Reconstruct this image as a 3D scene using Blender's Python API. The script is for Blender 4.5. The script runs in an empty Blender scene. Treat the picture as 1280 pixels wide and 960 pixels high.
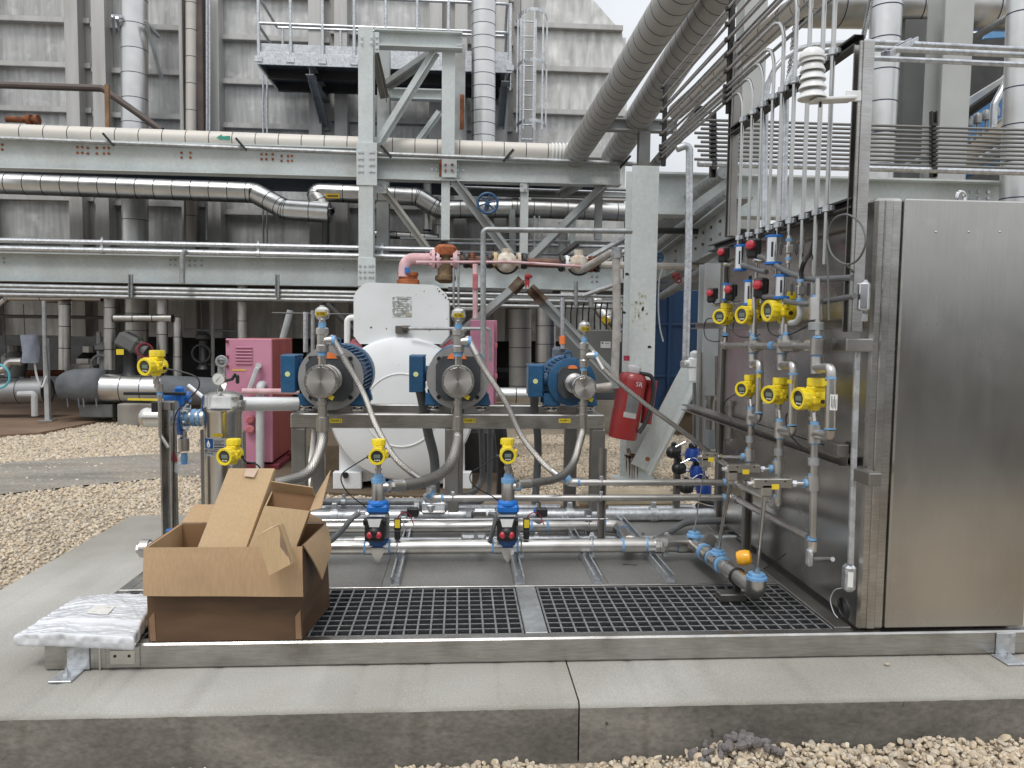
import bpy, bmesh, math, random
import numpy as np
from mathutils import Vector, Matrix
random.seed(7)
SC = bpy.context.scene
C = SC.collection
PI = math.pi
# ------------------------------------------------------------------ camera
F, H = 960.0, 1.3          # focal length in photo pixels (1280 wide), eye height over the pad
YAW, PITCH, ROLL = math.radians(3.9), math.radians(-4.0), math.radians(0.7)
_f = Vector((math.sin(YAW)*math.cos(PITCH), math.cos(YAW)*math.cos(PITCH), math.sin(PITCH)))
_r0 = Vector((math.cos(YAW), -math.sin(YAW), 0)); _u0 = _r0.cross(_f)
CR = _r0*math.cos(ROLL)+_u0*math.sin(ROLL); CU = _u0*math.cos(ROLL)-_r0*math.sin(ROLL)
cam = bpy.data.cameras.new('camera'); cam.sensor_width = 36; cam.lens = 36*F/1280
cam.clip_start = 0.05; cam.clip_end = 3000
co = bpy.data.objects.new('camera', cam); C.objects.link(co)
co.matrix_world = Matrix(((CR.x, CU.x, -_f.x, 0), (CR.y, CU.y, -_f.y, 0), (CR.z, CU.z, -_f.z, H), (0, 0, 0, 1)))
SC.camera = co
def ray(px, py): return _f + CR*((px-640)/F) + CU*((480-py)/F)
def at(px, py, Y):
    d = ray(px, py); t = Y/d.y; return Vector((d.x*t, Y, H+d.z*t))
def atz(px, py, Z):
    d = ray(px, py); t = (Z-H)/d.z; return Vector((d.x*t, d.y*t, Z))
def atx(px, py, X):
    d = ray(px, py); t = X/d.x; return Vector((X, d.y*t, H+d.z*t))
# ------------------------------------------------------------------ world, sun, exposure
SUN_EL, SUN_AZ = math.radians(58), math.radians(200)
w = bpy.data.worlds.new('World'); SC.world = w; w.use_nodes = True
nt = w.node_tree; N = nt.nodes; L = nt.links
bg = N['Background']; bg.inputs['Strength'].default_value = 0.10
sky = N.new('ShaderNodeTexSky'); sky.sky_type = 'NISHITA'; sky.sun_disc = False
sky.sun_elevation = SUN_EL; sky.sun_rotation = SUN_AZ; sky.dust_density = 4; sky.air_density = 1.0; sky.ozone_density = 1
tc = N.new('ShaderNodeTexCoord'); nz = N.new('ShaderNodeTexNoise'); nz.inputs['Scale'].default_value = 2.2
nz.inputs['Detail'].default_value = 5; L.new(tc.outputs['Generated'], nz.inputs['Vector'])
cr = N.new('ShaderNodeValToRGB'); cr.color_ramp.elements[0].position = .3; cr.color_ramp.elements[0].color = (6.9, 7.2, 7.6, 1)
cr.color_ramp.elements[1].position = .7; cr.color_ramp.elements[1].color = (10.0, 10.25, 10.5, 1)
L.new(nz.outputs['Fac'], cr.inputs['Fac'])
mx = N.new('ShaderNodeMix'); mx.data_type = 'RGBA'; mx.inputs['Factor'].default_value = .88
L.new(sky.outputs['Color'], mx.inputs['A']); L.new(cr.outputs['Color'], mx.inputs['B'])
# overcast sky: the zenith is about three times as bright as the horizon (CIE overcast)
sx = N.new('ShaderNodeSeparateXYZ'); L.new(tc.outputs['Generated'], sx.inputs[0])
gr = N.new('ShaderNodeMapRange'); gr.inputs['From Min'].default_value = 0; gr.inputs['From Max'].default_value = 1; gr.inputs['To Min'].default_value = .80; gr.inputs['To Max'].default_value = 1.75
L.new(sx.outputs['Z'], gr.inputs['Value'])
ml = N.new('ShaderNodeVectorMath'); ml.operation = 'SCALE'; L.new(mx.outputs['Result'], ml.inputs[0]); L.new(gr.outputs['Result'], ml.inputs['Scale'])
L.new(ml.outputs['Vector'], bg.inputs['Color'])
sl = bpy.data.lights.new('sun', 'SUN'); sl.energy = 1.3; sl.angle = math.radians(14); sl.color = (1, .98, .95)
so = bpy.data.objects.new('sun', sl); C.objects.link(so)
sd = Vector((math.sin(SUN_AZ)*math.cos(SUN_EL), math.cos(SUN_AZ)*math.cos(SUN_EL), math.sin(SUN_EL)))
so.rotation_euler = sd.to_track_quat('Z', 'Y').to_euler(); so.location = sd*30
vs = SC.view_settings; vs.view_transform = 'Standard'; vs.look = 'None'; vs.exposure = 0.0; vs.gamma = 1
# ------------------------------------------------------------------ materials
MATS = {}
def mat(name, c, r=.5, m=0., var=.15, sc=6., st=(1, 1, 1), dirt=None, damt=.35, dsc=3., dst=(1, 1, 1), bump=0., bsc=80., bst=(1, 1, 1), rv=.08, island=0., coat=0., speck=None, ssc=60., sthr=.68, vor=0., grain=None, ssoft=.03):
    if name in MATS: return MATS[name]
    M = bpy.data.materials.new(name); M.use_nodes = True; MATS[name] = M
    n = M.node_tree.nodes; l = M.node_tree.links; b = n['Principled BSDF']
    b.inputs['Metallic'].default_value = m; b.inputs['Coat Weight'].default_value = coat
    tc = n.new('ShaderNodeTexCoord'); oi = n.new('ShaderNodeObjectInfo')
    off = n.new('ShaderNodeVectorMath'); off.operation = 'MULTIPLY_ADD'
    l.new(oi.outputs['Random'], off.inputs[0]); off.inputs[1].default_value = (7, 5, 3); l.new(tc.outputs['Object'], off.inputs[2])
    def noise(scale, stretch, detail=4):
        mp = n.new('ShaderNodeMapping'); mp.inputs['Scale'].default_value = stretch; l.new(off.outputs[0], mp.inputs['Vector'])
        q = n.new('ShaderNodeTexNoise'); q.inputs['Scale'].default_value = scale; q.inputs['Detail'].default_value = detail
        l.new(mp.outputs['Vector'], q.inputs['Vector']); return q.outputs['Fac']
    def ramp(src, a, bb, c0=(0, 0, 0, 1), c1=(1, 1, 1, 1)):
        q = n.new('ShaderNodeValToRGB'); e = q.color_ramp.elements
        e[0].position = a; e[0].color = c0; e[1].position = bb; e[1].color = c1; l.new(src, q.inputs['Fac']); return q.outputs['Color']
    def mixc(fac, A, B):
        q = n.new('ShaderNodeMix'); q.data_type = 'RGBA'
        if isinstance(fac, float): q.inputs['Factor'].default_value = fac
        else: l.new(fac, q.inputs['Factor'])
        for k, v in (('A', A), ('B', B)):
            if isinstance(v, tuple): q.inputs[k].default_value = v if len(v) == 4 else v+(1,)
            else: l.new(v, q.inputs[k])
        return q.outputs['Result']
    lo = tuple(max(0, x*(1-var)) for x in c)+(1,); hi = tuple(min(1, x*(1+var)) for x in c)+(1,)
    n1 = noise(sc, st)
    col = ramp(n1, .3, .7, lo, hi)
    if vor:
        q = n.new('ShaderNodeTexVoronoi'); q.inputs['Scale'].default_value = vor; l.new(off.outputs[0], q.inputs['Vector'])
        hs = n.new('ShaderNodeHueSaturation'); hs.inputs['Saturation'].default_value = 1
        s2 = n.new('ShaderNodeSeparateColor'); l.new(q.outputs['Color'], s2.inputs[0])
        mr = n.new('ShaderNodeMapRange'); mr.inputs['To Min'].default_value = .82; mr.inputs['To Max'].default_value = 1.15
        l.new(s2.outputs[0], mr.inputs['Value']); l.new(mr.outputs['Result'], hs.inputs['Value']); l.new(col, hs.inputs['Color']); col = hs.outputs['Color']
    if island:
        g = n.new('ShaderNodeNewGeometry'); hs = n.new('ShaderNodeHueSaturation')
        q = n.new('ShaderNodeValToRGB'); q.color_ramp.interpolation = 'LINEAR'; e = q.color_ramp.elements
        cols = [(.50, .40, .28), (.62, .54, .41), (.30, .27, .23), (.55, .44, .30), (.70, .64, .54), (.38, .32, .24), (.56, .50, .41), (.28, .26, .24), (.58, .45, .31)]
        k = len(cols)
        for i, cc in enumerate(cols):
            el = e[0] if i == 0 else (e[1] if i == 1 else e.new(.5))
        for i, cc in enumerate(cols):
            e[i].position = i/(k-1)
        for i, cc in enumerate(cols):
            e[i].color = (cc[0]*1.01*island, cc[1]*.985*island, cc[2]*.95*island, 1)
        l.new(g.outputs['Random Per Island'], q.inputs['Fac']); col = mixc(.22, q.outputs['Color'], col)
    if dirt:
        nd = ramp(noise(dsc, dst, 6), .5-.2*damt, .85-.3*damt)
        mul = n.new('ShaderNodeMath'); mul.operation = 'MULTIPLY'; l.new(nd, mul.inputs[0]); mul.inputs[1].default_value = min(1., damt*1.6)
        col = mixc(mul.outputs[0], col, dirt)
    if speck:
        ns = ramp(noise(ssc, (1, 1, 1), 3 if ssoft < .1 else 7), sthr, sthr+ssoft)
        col = mixc(ns, col, speck)
    if grain:
        gs, ga, gst = grain; mr = n.new('ShaderNodeMapRange'); mr.inputs['From Min'].default_value = .3; mr.inputs['From Max'].default_value = .7
        mr.inputs['To Min'].default_value = 1-ga; mr.inputs['To Max'].default_value = 1+ga; l.new(noise(gs, gst, 3), mr.inputs['Value'])
        vm = n.new('ShaderNodeVectorMath'); vm.operation = 'SCALE'; l.new(col, vm.inputs[0]); l.new(mr.outputs['Result'], vm.inputs['Scale']); col = vm.outputs['Vector']
    l.new(col, b.inputs['Base Color'])
    mr = n.new('ShaderNodeMapRange'); mr.inputs['To Min'].default_value = max(.02, r-rv); mr.inputs['To Max'].default_value = min(1, r+rv)
    l.new(noise(sc*2.3, st), mr.inputs['Value']); l.new(mr.outputs['Result'], b.inputs['Roughness'])
    if bump:
        bp = n.new('ShaderNodeBump'); bp.inputs['Strength'].default_value = 1; bp.inputs['Distance'].default_value = bump
        l.new(noise(bsc, bst, 5), bp.inputs['Height']); l.new(bp.outputs['Normal'], b.inputs['Normal'])
    return M
SS = mat('stainless', (.56, .55, .53), .30, 1, .16, 5, (1, 1, 1), (.25, .235, .21), .55, 5, bump=.0006, bsc=30, bst=(8, 8, .6), grain=(60, .14, (.25, 4, 4)), speck=(.62, .62, .6), ssc=28, sthr=.77)
SSD = mat('stainless_dull', (.36, .345, .325), .40, 1, .15, 5, (1, 1, 1), (.2, .185, .165), .4, 3, bump=.0005, bsc=40)
SSP = mat('stainless_polished', (.62, .60, .56), .22, 1, .08, 4, bump=.0002, bsc=20)
SSPIPE = mat('stainless_pipe', (.56, .545, .52), .33, 1, .12, 9, (1, 1, 1), (.33, .3, .27), .3, 6, bump=.0003, bsc=120)
SSWALL = mat('stainless_wall', (.50, .49, .47), .26, 1, .16, 1.6, (1, 1, .5), (.22, .2, .175), .45, 2.2, bump=.0006, bsc=6)
FRONT = mat('brushed_panel', (.53, .52, .495), .25, 1, .07, 2.2, (1, 1, .5), (.37, .35, .315), .4, 1.8, (1, 1, .8), bump=.00035, bsc=50, bst=(9, 9, .2), rv=.10, speck=(.60, .585, .56), ssc=5.5, sthr=.62, ssoft=.2, grain=(40, .03, (6, 6, .15)))
GALV = mat('galvanised', (.56, .58, .60), .42, .85, .1, 8, vor=45, bump=.0003, bsc=60)
GALVD = mat('galvanised_dull', (.38, .395, .40), .5, .7, .15, 6, dirt=(.22, .2, .18), damt=.3, vor=30)
ALU = mat('cladding_aluminium', (.66, .66, .65), .36, 1, .08, 3, (1, 1, 1), (.55, .54, .51), .25, 4, bump=.0012, bsc=7, rv=.1)
ALUD = mat('cladding_dull', (.56, .555, .54), .38, 1, .1, 3, (1, 1, 1), (.38, .36, .32), .35, 5, bump=.0015, bsc=9)
ALUM = mat('cladding_matt', (.50, .495, .48), .48, .5, .12, 4, (1, 1, 1), (.24, .22, .2), .3, 4, bump=.002, bsc=14)
CREAMP = mat('cladding_cream', (.60, .57, .52), .55, .15, .1, 3, (1, 1, 1), (.38, .28, .18), .22, 3, bump=.002, bsc=12)
BAND = mat('band_dark', (.05, .05, .06), .5, .6, .1)
BANDB = mat('band_navy', (.02, .03, .08), .5, .3, .1)
STEEL = mat('pale_green_paint', (.56, .605, .60), .5, 0, .06, 2.5, (1, 1, 1), (.34, .31, .26), .22, 2.2, (1, 1, .5), speck=(.24, .13, .08), ssc=22, sthr=.77, bump=.0006, bsc=30, grain=(26, .06, (1, 1, 1)))
STEELD = mat('grey_steel_paint', (.36, .385, .385), .55, 0, .1, 2.5, dirt=(.17, .13, .1), damt=.35, dsc=3)
WALLP = mat('wall_cladding', (.49, .495, .485), .48, .4, .14, 1.3, (1, 1, .35), (.31, .31, .30), .35, 1.7, (2.2, 2.2, .35), bump=.004, bsc=2.2, speck=(.64, .64, .63), ssc=4.5, sthr=.52, ssoft=.25, grain=(14, .17, (1, 1, .10)))
WALLP2 = mat('wall_cladding_light', (.58, .58, .56), .5, .45, .14, 2.3, (1, 1, .45), (.34, .33, .31), .4, 2.1, (2.4, 2.4, .4), bump=.004, bsc=2.6, speck=(.72, .72, .70), ssc=3.5, sthr=.48, ssoft=.25, grain=(9, .18, (1, 1, .2)))
PILAST = mat('pilaster_steel', (.50, .495, .48), .55, .3, .08, 2, (1, 1, .3), (.28, .26, .23), .3, 2, (3, 3, .3))
DARKST = mat('dark_steel', (.05, .049, .048), .6, .2, .25, 4)
BLACKV = mat('shade_black', (.03, .03, .032), .8, 0, .3, 3)  # shade colour for the ground under the clad wall
CONC = mat('concrete_top', (.35, .34, .312), .85, 0, .16, 1.4, (1, 1, 1), (.25, .235, .20), .6, 1.1, bump=.0014, bsc=150, bst=(1, .4, 1), speck=(.52, .5, .46), ssc=140, sthr=.71, grain=(230, .13, (1, .5, 1)))
CONCS = mat('concrete_damp_shade', (.155, .142, .121), .75, 0, .32, 2.6, (1, 1, 2.2), (.065, .06, .052), .5, 2.0, (1, 1, 2.6), bump=.003, bsc=45, speck=(.05, .045, .04), ssc=26, sthr=.72, grain=(45, .2, (1, 1, 1.6)))  # pad face: shade of the upright side is in the colour, with damp stains
CONCG = mat('concrete_grey', (.24, .225, .2), .85, 0, .2, 4, dirt=(.12, .1, .08), damt=.4, bump=.003, bsc=30)
RUSTC = mat('rusty_concrete', (.22, .15, .10), .85, 0, .25, 1.2, dirt=(.11, .06, .035), damt=.5, dsc=.8, bump=.003, bsc=30)
SOIL = mat('brown_soil', (.13, .095, .06), .95, 0, .3, 3, dirt=(.07, .05, .03), damt=.5, bump=.01, bsc=12)
TIMBER = mat('timber', (.23, .19, .14), .85, 0, .25, 2, (1, 9, 9), (.12, .09, .06), .4, 3, bump=.002, bsc=30, bst=(1, 10, 10))
GRAV = mat('gravel_base', (.40, .335, .25), .95, 0, .35, 30, dirt=(.17, .14, .105), damt=.55, dsc=30, bump=.02, bsc=38, grain=(28, .4, (1, 1, 1)))
STONE = mat('gravel_stone', (.55, .47, .36), .9, 0, .2, 60, island=1.0, bump=.0008, bsc=150)
ASPH = mat('path_asphalt', (.225, .21, .185), .95, 0, .28, 1.5, (.4, 2.2, 1), (.33, .285, .225), .45, 2.2, (.5, 2, 1), grain=(45, .3, (1, 1, 1)), bump=.006, bsc=90, speck=(.4, .35, .28), ssc=70, sthr=.70)
CARD = mat('cardboard', (.43, .295, .17), .85, 0, .07, 3, (1, 1, 1), (.34, .22, .12), .3, 2.5, bump=.0008, bsc=25, bst=(9, 9, .4), grain=(70, .07, (2, 2, .15)))
CARD2 = mat('cardboard_fresh', (.50, .355, .20), .8, 0, .07, 3, (1, 1, 1), (.40, .275, .15), .3, 2.5, bump=.0008, bsc=25, bst=(9, 9, .4), grain=(70, .06, (2, 2, .15)))
CARDIN = mat('cardboard_inside_shade', (.24, .135, .065), .9, 0, .1, 3)  # shade inside the boxes is put into this darker kraft
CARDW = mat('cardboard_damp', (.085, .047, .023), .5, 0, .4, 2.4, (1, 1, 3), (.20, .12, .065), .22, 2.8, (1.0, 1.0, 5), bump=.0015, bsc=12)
TAPE = mat('packing_tape', (.50, .36, .26), .15, 0, .1, 20, coat=.5)
WRAP = mat('plastic_wrap', (.66, .67, .69), .22, 0, .12, 9, (.5, 4, 1), (.50, .51, .54), .4, 9, (.6, 5, 1), bump=.0018, bsc=34, bst=(.6, 2.2, 1.5), coat=.7)
BLUEM = mat('motor_blue', (.016, .09, .195), .38, 0, .2, 8, dirt=(.02, .03, .04), damt=.25, bump=.0006, bsc=70, grain=(50, .15, (1, 1, 1)))
BLUEV = mat('valve_blue', (.012, .15, .52), .3, 0, .12, 8, bump=.0003, bsc=50)
TAPEB = mat('thread_tape_blue', (.17, .36, .60), .45, 0, .2, 40, bump=.0006, bsc=120)
DBLUE = mat('container_blue', (.012, .055, .15), .5, 0, .2, 2, dirt=(.02, .03, .05), damt=.4, dsc=2)
LBLUE = mat('equipment_blue', (.05, .17, .38), .5, 0, .2, 3)
YEL = mat('yellow_paint', (.84, .65, .02), .36, 0, .09, 9, dirt=(.60, .45, .06), damt=.3, dsc=12, bump=.0004, bsc=120)
YELD = mat('yellow_label', (.72, .55, .03), .5, 0, .08, 20)
ORNG = mat('orange_plastic', (.85, .22, .06), .4, 0, .1, 10)
ORY = mat('amber_cap', (.88, .42, .02), .28, 0, .06, 9, coat=.3)
REDK = mat('red_indicator', (.48, .03, .05), .25, 0, .1, 12, coat=.5)
REDE = mat('extinguisher_red', (.27, .020, .021), .42, 0, .1, 6, dirt=(.2, .03, .03), damt=.25, coat=.2)
REDC = mat('cabinet_red', (.33, .07, .06), .55, 0, .1, 2, (3, 3, .4), (.25, .05, .05), .3, 3)
PINK = mat('pink_paint', (.50, .205, .30), .5, 0, .07, 3, dirt=(.54, .28, .35), damt=.4, speck=(.25, .03, .04), ssc=25, sthr=.78)
PINKL = mat('pink_pipe_paint', (.64, .43, .45), .55, 0, .15, 6, dirt=(.35, .1, .09), damt=.35, dsc=8)
PINKR = mat('faded_red_paint', (.42, .10, .12), .6, 0, .2, 8, dirt=(.5, .25, .25), damt=.4, dsc=9)
RUST = mat('rust', (.22, .075, .03), .85, .1, .4, 12, dirt=(.08, .03, .015), damt=.5, dsc=9, bump=.003, bsc=40)
RUSTO = mat('rust_orange', (.36, .11, .04), .85, 0, .4, 12, bump=.003, bsc=40)
BRONZE = mat('old_bronze', (.22, .16, .09), .6, .5, .35, 14, dirt=(.1, .06, .03), damt=.5, dsc=9, bump=.002, bsc=50)
WHITE = mat('white_paint', (.74, .76, .77), .42, 0, .04, 2, dirt=(.58, .58, .55), damt=.22, dsc=2.5, speck=(.16, .07, .06), ssc=16, sthr=.775, bump=.001, bsc=6)
WHITEC = mat('white_clean', (.76, .77, .76), .4, 0, .05, 5)
WHITEV = mat('old_white_valve', (.62, .58, .5), .7, 0, .2, 18, dirt=(.3, .16, .07), damt=.4, dsc=14, bump=.002, bsc=60)
BLK = mat('black_plastic', (.016, .016, .017), .4, 0, .2, 10)
RUB = mat('black_rubber', (.022, .022, .024), .6, 0, .2, 10)
GREYP = mat('grey_conduit', (.135, .14, .145), .5, 0, .12, 8)
GREYL = mat('light_grey', (.46, .47, .47), .5, 0, .1, 8)
GREYE = mat('grey_enclosure', (.12, .125, .12), .5, 0, .12, 3)
IRON = mat('motor_flange_grey', (.36, .355, .345), .42, .5, .12, 8, bump=.0006, bsc=50)
BRKT = mat('dark_bracket', (.055, .06, .065), .5, .2, .2, 10)
GRAT = mat('grating_dark', (.028, .029, .032), .8, 0, .3, 30, speck=(.2, .2, .2), ssc=260, sthr=.66, bump=.0012, bsc=260)  # dark grating, sides blackened further as shade in the cells
GRATT = mat('grating_dusty_top', (.17, .17, .168), .8, 0, .3, 20, grain=(120, .35, (1, 1, 1)))
PIT = mat('pit_shade', (.008, .008, .009), .8, 0, .3, 6)  # near-black: shade under the gratings put into the colour
FLOORP = mat('floor_plate', (.30, .295, .28), .5, .7, .12, 2.5, (1, 1, 1), (.20, .19, .175), .45, 2.2, bump=.0008, bsc=80, grain=(70, .12, (1, 1, 1)))
BLANK = mat('blanket_grey', (.125, .135, .145), .85, 0, .15, 5, bump=.012, bsc=9)
COVER = mat('cover_blue_grey', (.20, .22, .27), .8, 0, .15, 9, bump=.01, bsc=18)
GLASSD = mat('lcd_window', (.030, .036, .030), .12, 0, .1, 10, coat=.6)
LCD = mat('lcd_panel', (.16, .19, .16), .35, 0, .1, 10)
LABELW = mat('label_white', (.72, .73, .71), .5, 0, .05, 20)
LABELG = mat('label_grey', (.52, .53, .54), .5, 0, .05, 20)
LABELB = mat('label_blue', (.02, .12, .36), .5, 0, .05, 20)
INK = mat('ink', (.02, .02, .02), .6, 0, .1)
GREENT = mat('green_marking', (.03, .28, .20), .6, 0, .2, 20)
REDT = mat('red_marking', (.33, .03, .06), .6, 0, .15, 20)
HWB = mat('handwheel_blue', (.02, .08, .18), .45, 0, .2, 10)
CYANH = mat('cyan_hose', (.08, .38, .45), .5)
CHROME = mat('chrome', (.72, .72, .73), .14, 1, .05, 10)
def braid_mat():
    M = mat('braided_steel', (.50, .475, .44), .30, 1, .1, 9)
    n = M.node_tree.nodes; l = M.node_tree.links; b = n['Principled BSDF']
    uv = n.new('ShaderNodeUVMap'); mp = n.new('ShaderNodeMapping'); mp.inputs['Rotation'].default_value = (0, 0, 1.2)
    l.new(uv.outputs['UV'], mp.inputs['Vector'])
    wv = n.new('ShaderNodeTexWave'); wv.inputs['Scale'].default_value = 30; l.new(mp.outputs['Vector'], wv.inputs['Vector'])
    mp2 = n.new('ShaderNodeMapping'); mp2.inputs['Rotation'].default_value = (0, 0, -1.2); l.new(uv.outputs['UV'], mp2.inputs['Vector'])
    w2 = n.new('ShaderNodeTexWave'); w2.inputs['Scale'].default_value = 30; l.new(mp2.outputs['Vector'], w2.inputs['Vector'])
    ad = n.new('ShaderNodeMath'); ad.operation = 'MULTIPLY'; l.new(wv.outputs['Fac'], ad.inputs[0]); l.new(w2.outputs['Fac'], ad.inputs[1])
    src = b.inputs['Base Color'].links[0].from_socket; mr = n.new('ShaderNodeMapRange'); mr.inputs['To Min'].default_value = .62; mr.inputs['To Max'].default_value = 1.1  # crease shade between the strands is multiplied into the base colour
    l.new(ad.outputs[0], mr.inputs['Value']); vm = n.new('ShaderNodeVectorMath'); vm.operation = 'SCALE'; l.new(src, vm.inputs[0]); l.new(mr.outputs['Result'], vm.inputs['Scale']); l.new(vm.outputs['Vector'], b.inputs['Base Color'])
    bp = n.new('ShaderNodeBump'); bp.inputs['Distance'].default_value = .0018; bp.inputs['Strength'].default_value = .8
    l.new(ad.outputs[0], bp.inputs['Height']); l.new(bp.outputs['Normal'], b.inputs['Normal'])
    return M
BRAID = braid_mat()
def turned_mat():
    M = mat('turned_steel', (.72, .70, .67), .24, 1, .05, 3, rv=.04)
    n = M.node_tree.nodes; b = n['Principled BSDF']; t = n.new('ShaderNodeTangent'); t.direction_type = 'RADIAL'; t.axis = 'Y'
    M.node_tree.links.new(t.outputs['Tangent'], b.inputs['Tangent']); b.inputs['Anisotropic'].default_value = .85
    return M
TURN = turned_mat()
# ------------------------------------------------------------------ mesh builder
def V(*a): return Vector(a)
def basis(d, up=None):
    d = Vector(d).normalized()
    u = Vector(up) if up is not None else (V(0, 0, 1) if abs(d.z) < .95 else V(0, 1, 0))
    s = d.cross(u).normalized(); u = s.cross(d)
    return s, u, d
def catmull(pts, k=8):
    P = [Vector(p) for p in pts]; P = [P[0]*2-P[1]]+P+[P[-1]*2-P[-2]]; out = []
    for i in range(1, len(P)-2):
        a, b, c, d = P[i-1:i+3]
        for j in range(k):
            t = j/k; out.append(.5*((2*b)+(c-a)*t+(2*a-5*b+4*c-d)*t*t+(3*b-a-3*c+d)*t**3))
    out.append(P[-2]); return out
def fillet(pts, rad, k=5):
    P = [Vector(p) for p in pts]; out = [P[0]]
    for i in range(1, len(P)-1):
        a, b, c = P[i-1:i+2]; d1 = (a-b); d2 = (c-b); l1, l2 = d1.length, d2.length
        if l1 < 1e-6 or l2 < 1e-6: continue
        d1 /= l1; d2 /= l2; ang = d1.angle(d2)
        if ang > PI-.03: out.append(b); continue
        t = min(rad/math.tan(ang/2), l1*.49, l2*.49); r = t*math.tan(ang/2)
        cen = b+(d1+d2).normalized()*(r/math.sin(ang/2)); s = b+d1*t; e = b+d2*t
        va, vb = s-cen, e-cen; th = va.angle(vb)
        for j in range(k+1):
            q = j/k; out.append(cen+(va*math.sin((1-q)*th)+vb*math.sin(q*th))/math.sin(th))
    out.append(P[-1]); return out
class MB:
    def __init__(s): s.v = []; s.f = []; s.m = []; s.uv = {}
    def add(s, vs, fs, mi=0):
        o = len(s.v); s.v += [tuple(x) for x in vs]
        for f in fs: s.f.append(tuple(i+o for i in f)); s.m.append(mi)
        return s
    def box(s, c, d, b=0., R=None, mi=0):
        c = Vector(c); hx, hy, hz = d[0]/2, d[1]/2, d[2]/2
        if b <= 0:
            vs = [V(x*hx, y*hy, z*hz) for x in (-1, 1) for y in (-1, 1) for z in (-1, 1)]
            fs = [(0, 1, 3, 2), (4, 6, 7, 5), (0, 4, 5, 1), (2, 3, 7, 6), (0, 2, 6, 4), (1, 5, 7, 3)]
        else:
            b = min(b, hx*.9, hy*.9, hz*.9); h = (hx, hy, hz); idx = {}; vs = []
            for sx in (-1, 1):
                for sy in (-1, 1):
                    for sz in (-1, 1):
                        for a in range(3):
                            p = [sx*(hx-b), sy*(hy-b), sz*(hz-b)]; p[a] = (sx, sy, sz)[a]*h[a]
                            idx[(sx, sy, sz, a)] = len(vs); vs.append(Vector(p))
            fs = []
            for a in range(3):
                o = [i for i in range(3) if i != a]
                for sg in (-1, 1):
                    q = []
                    for p1, p2 in ((-1, -1), (1, -1), (1, 1), (-1, 1)):
                        k = [0, 0, 0]; k[a] = sg; k[o[0]] = p1; k[o[1]] = p2; q.append(idx[tuple(k)+(a,)])
                    fs.append(tuple(q))
            for a in range(3):
                o = [i for i in range(3) if i != a]
                for p1 in (-1, 1):
                    for p2 in (-1, 1):
                        q = []
                        for sg, ax in ((-1, o[0]), (1, o[0]), (1, o[1]), (-1, o[1])):
                            k = [0, 0, 0]; k[a] = sg; k[o[0]] = p1; k[o[1]] = p2; q.append(idx[tuple(k)+(ax,)])
                        fs.append(tuple(q))
            for sx in (-1, 1):
                for sy in (-1, 1):
                    for sz in (-1, 1): fs.append(tuple(idx[(sx, sy, sz, a)] for a in range(3)))
        if R is not None: vs = [R @ q for q in vs]
        return s.add([q+c for q in vs], fs, mi)
    def bar(s, p0, p1, wd, ht, b=0., up=None, mi=0):
        p0, p1 = Vector(p0), Vector(p1); sd, u, d = basis(p1-p0, up)
        R = Matrix((sd, d, u)).transposed(); return s.box((p0+p1)/2, (wd, (p1-p0).length, ht), b, R, mi)
    def rings(s, rr, closed=False, caps=True, mi=0):
        n = len(rr[0]); o = len(s.v); fs = []
        for r in rr: s.v += [tuple(x) for x in r]
        K = len(rr)
        for i in range(K-1 if not closed else K):
            a = o+i*n; b = o+((i+1) % K)*n
            for j in range(n): fs.append((a+j, a+(j+1) % n, b+(j+1) % n, b+j))
        if caps and not closed: fs += [tuple(o+j for j in range(n))[::-1], tuple(o+(K-1)*n+j for j in range(n))]
        for f in fs: s.f.append(f); s.m.append(mi)
        return s
    def tube(s, pts, r, n=10, bend=None, k=5, mi=0, caps=True, uv=False):
        P = [Vector(p) for p in pts]
        if bend: P = fillet(P, bend, k)
        P = [p for i, p in enumerate(P) if i == 0 or (p-P[i-1]).length > 1e-5]
        T = []
        for i in range(len(P)):
            a = P[max(0, i-1)]; b = P[min(len(P)-1, i+1)]; T.append((b-a).normalized())
        sd, u, _ = basis(T[0]); rr = []
        rad = r if callable(r) else (lambda i: r)
        lens = [0.]
        for i in range(len(P)):
            if i:
                ax = T[i-1].cross(T[i])
                if ax.length > 1e-7:
                    q = Matrix.Rotation(T[i-1].angle(T[i]), 3, ax.normalized()); sd = q @ sd; u = q @ u
                lens.append(lens[-1]+(P[i]-P[i-1]).length)
            R_ = rad(i); rr.append([P[i]+(sd*math.cos(2*PI*j/n)+u*math.sin(2*PI*j/n))*R_ for j in range(n)])
        f0 = len(s.f); s.rings(rr, caps=caps, mi=mi)
        if uv:
            q = f0
            for i in range(len(P)-1):
                for j in range(n):
                    s.uv[q] = [(lens[i], j/n*.2), (lens[i], (j+1)/n*.2), (lens[i+1], (j+1)/n*.2), (lens[i+1], j/n*.2)]; q += 1
        return s
    def cyl(s, p0, p1, r0, r1=None, n=14, mi=0):
        r1 = r0 if r1 is None else r1
        p0, p1 = Vector(p0), Vector(p1); sd, u, d = basis(p1-p0)
        rr = [[p+(sd*math.cos(2*PI*j/n)+u*math.sin(2*PI*j/n))*r for j in range(n)] for p, r in ((p0, r0), (p1, r1))]
        return s.rings(rr, mi=mi)
    def lathe(s, prof, o, axis=(0, 0, 1), n=20, mi=0, caps=True, ph=0.):
        o = Vector(o); sd, u, d = basis(axis)
        rr = [[o+d*t+(sd*math.cos(2*PI*j/n+ph)+u*math.sin(2*PI*j/n+ph))*max(r, 1e-4) for j in range(n)] for r, t in prof]
        return s.rings(rr, caps=caps, mi=mi)
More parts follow.
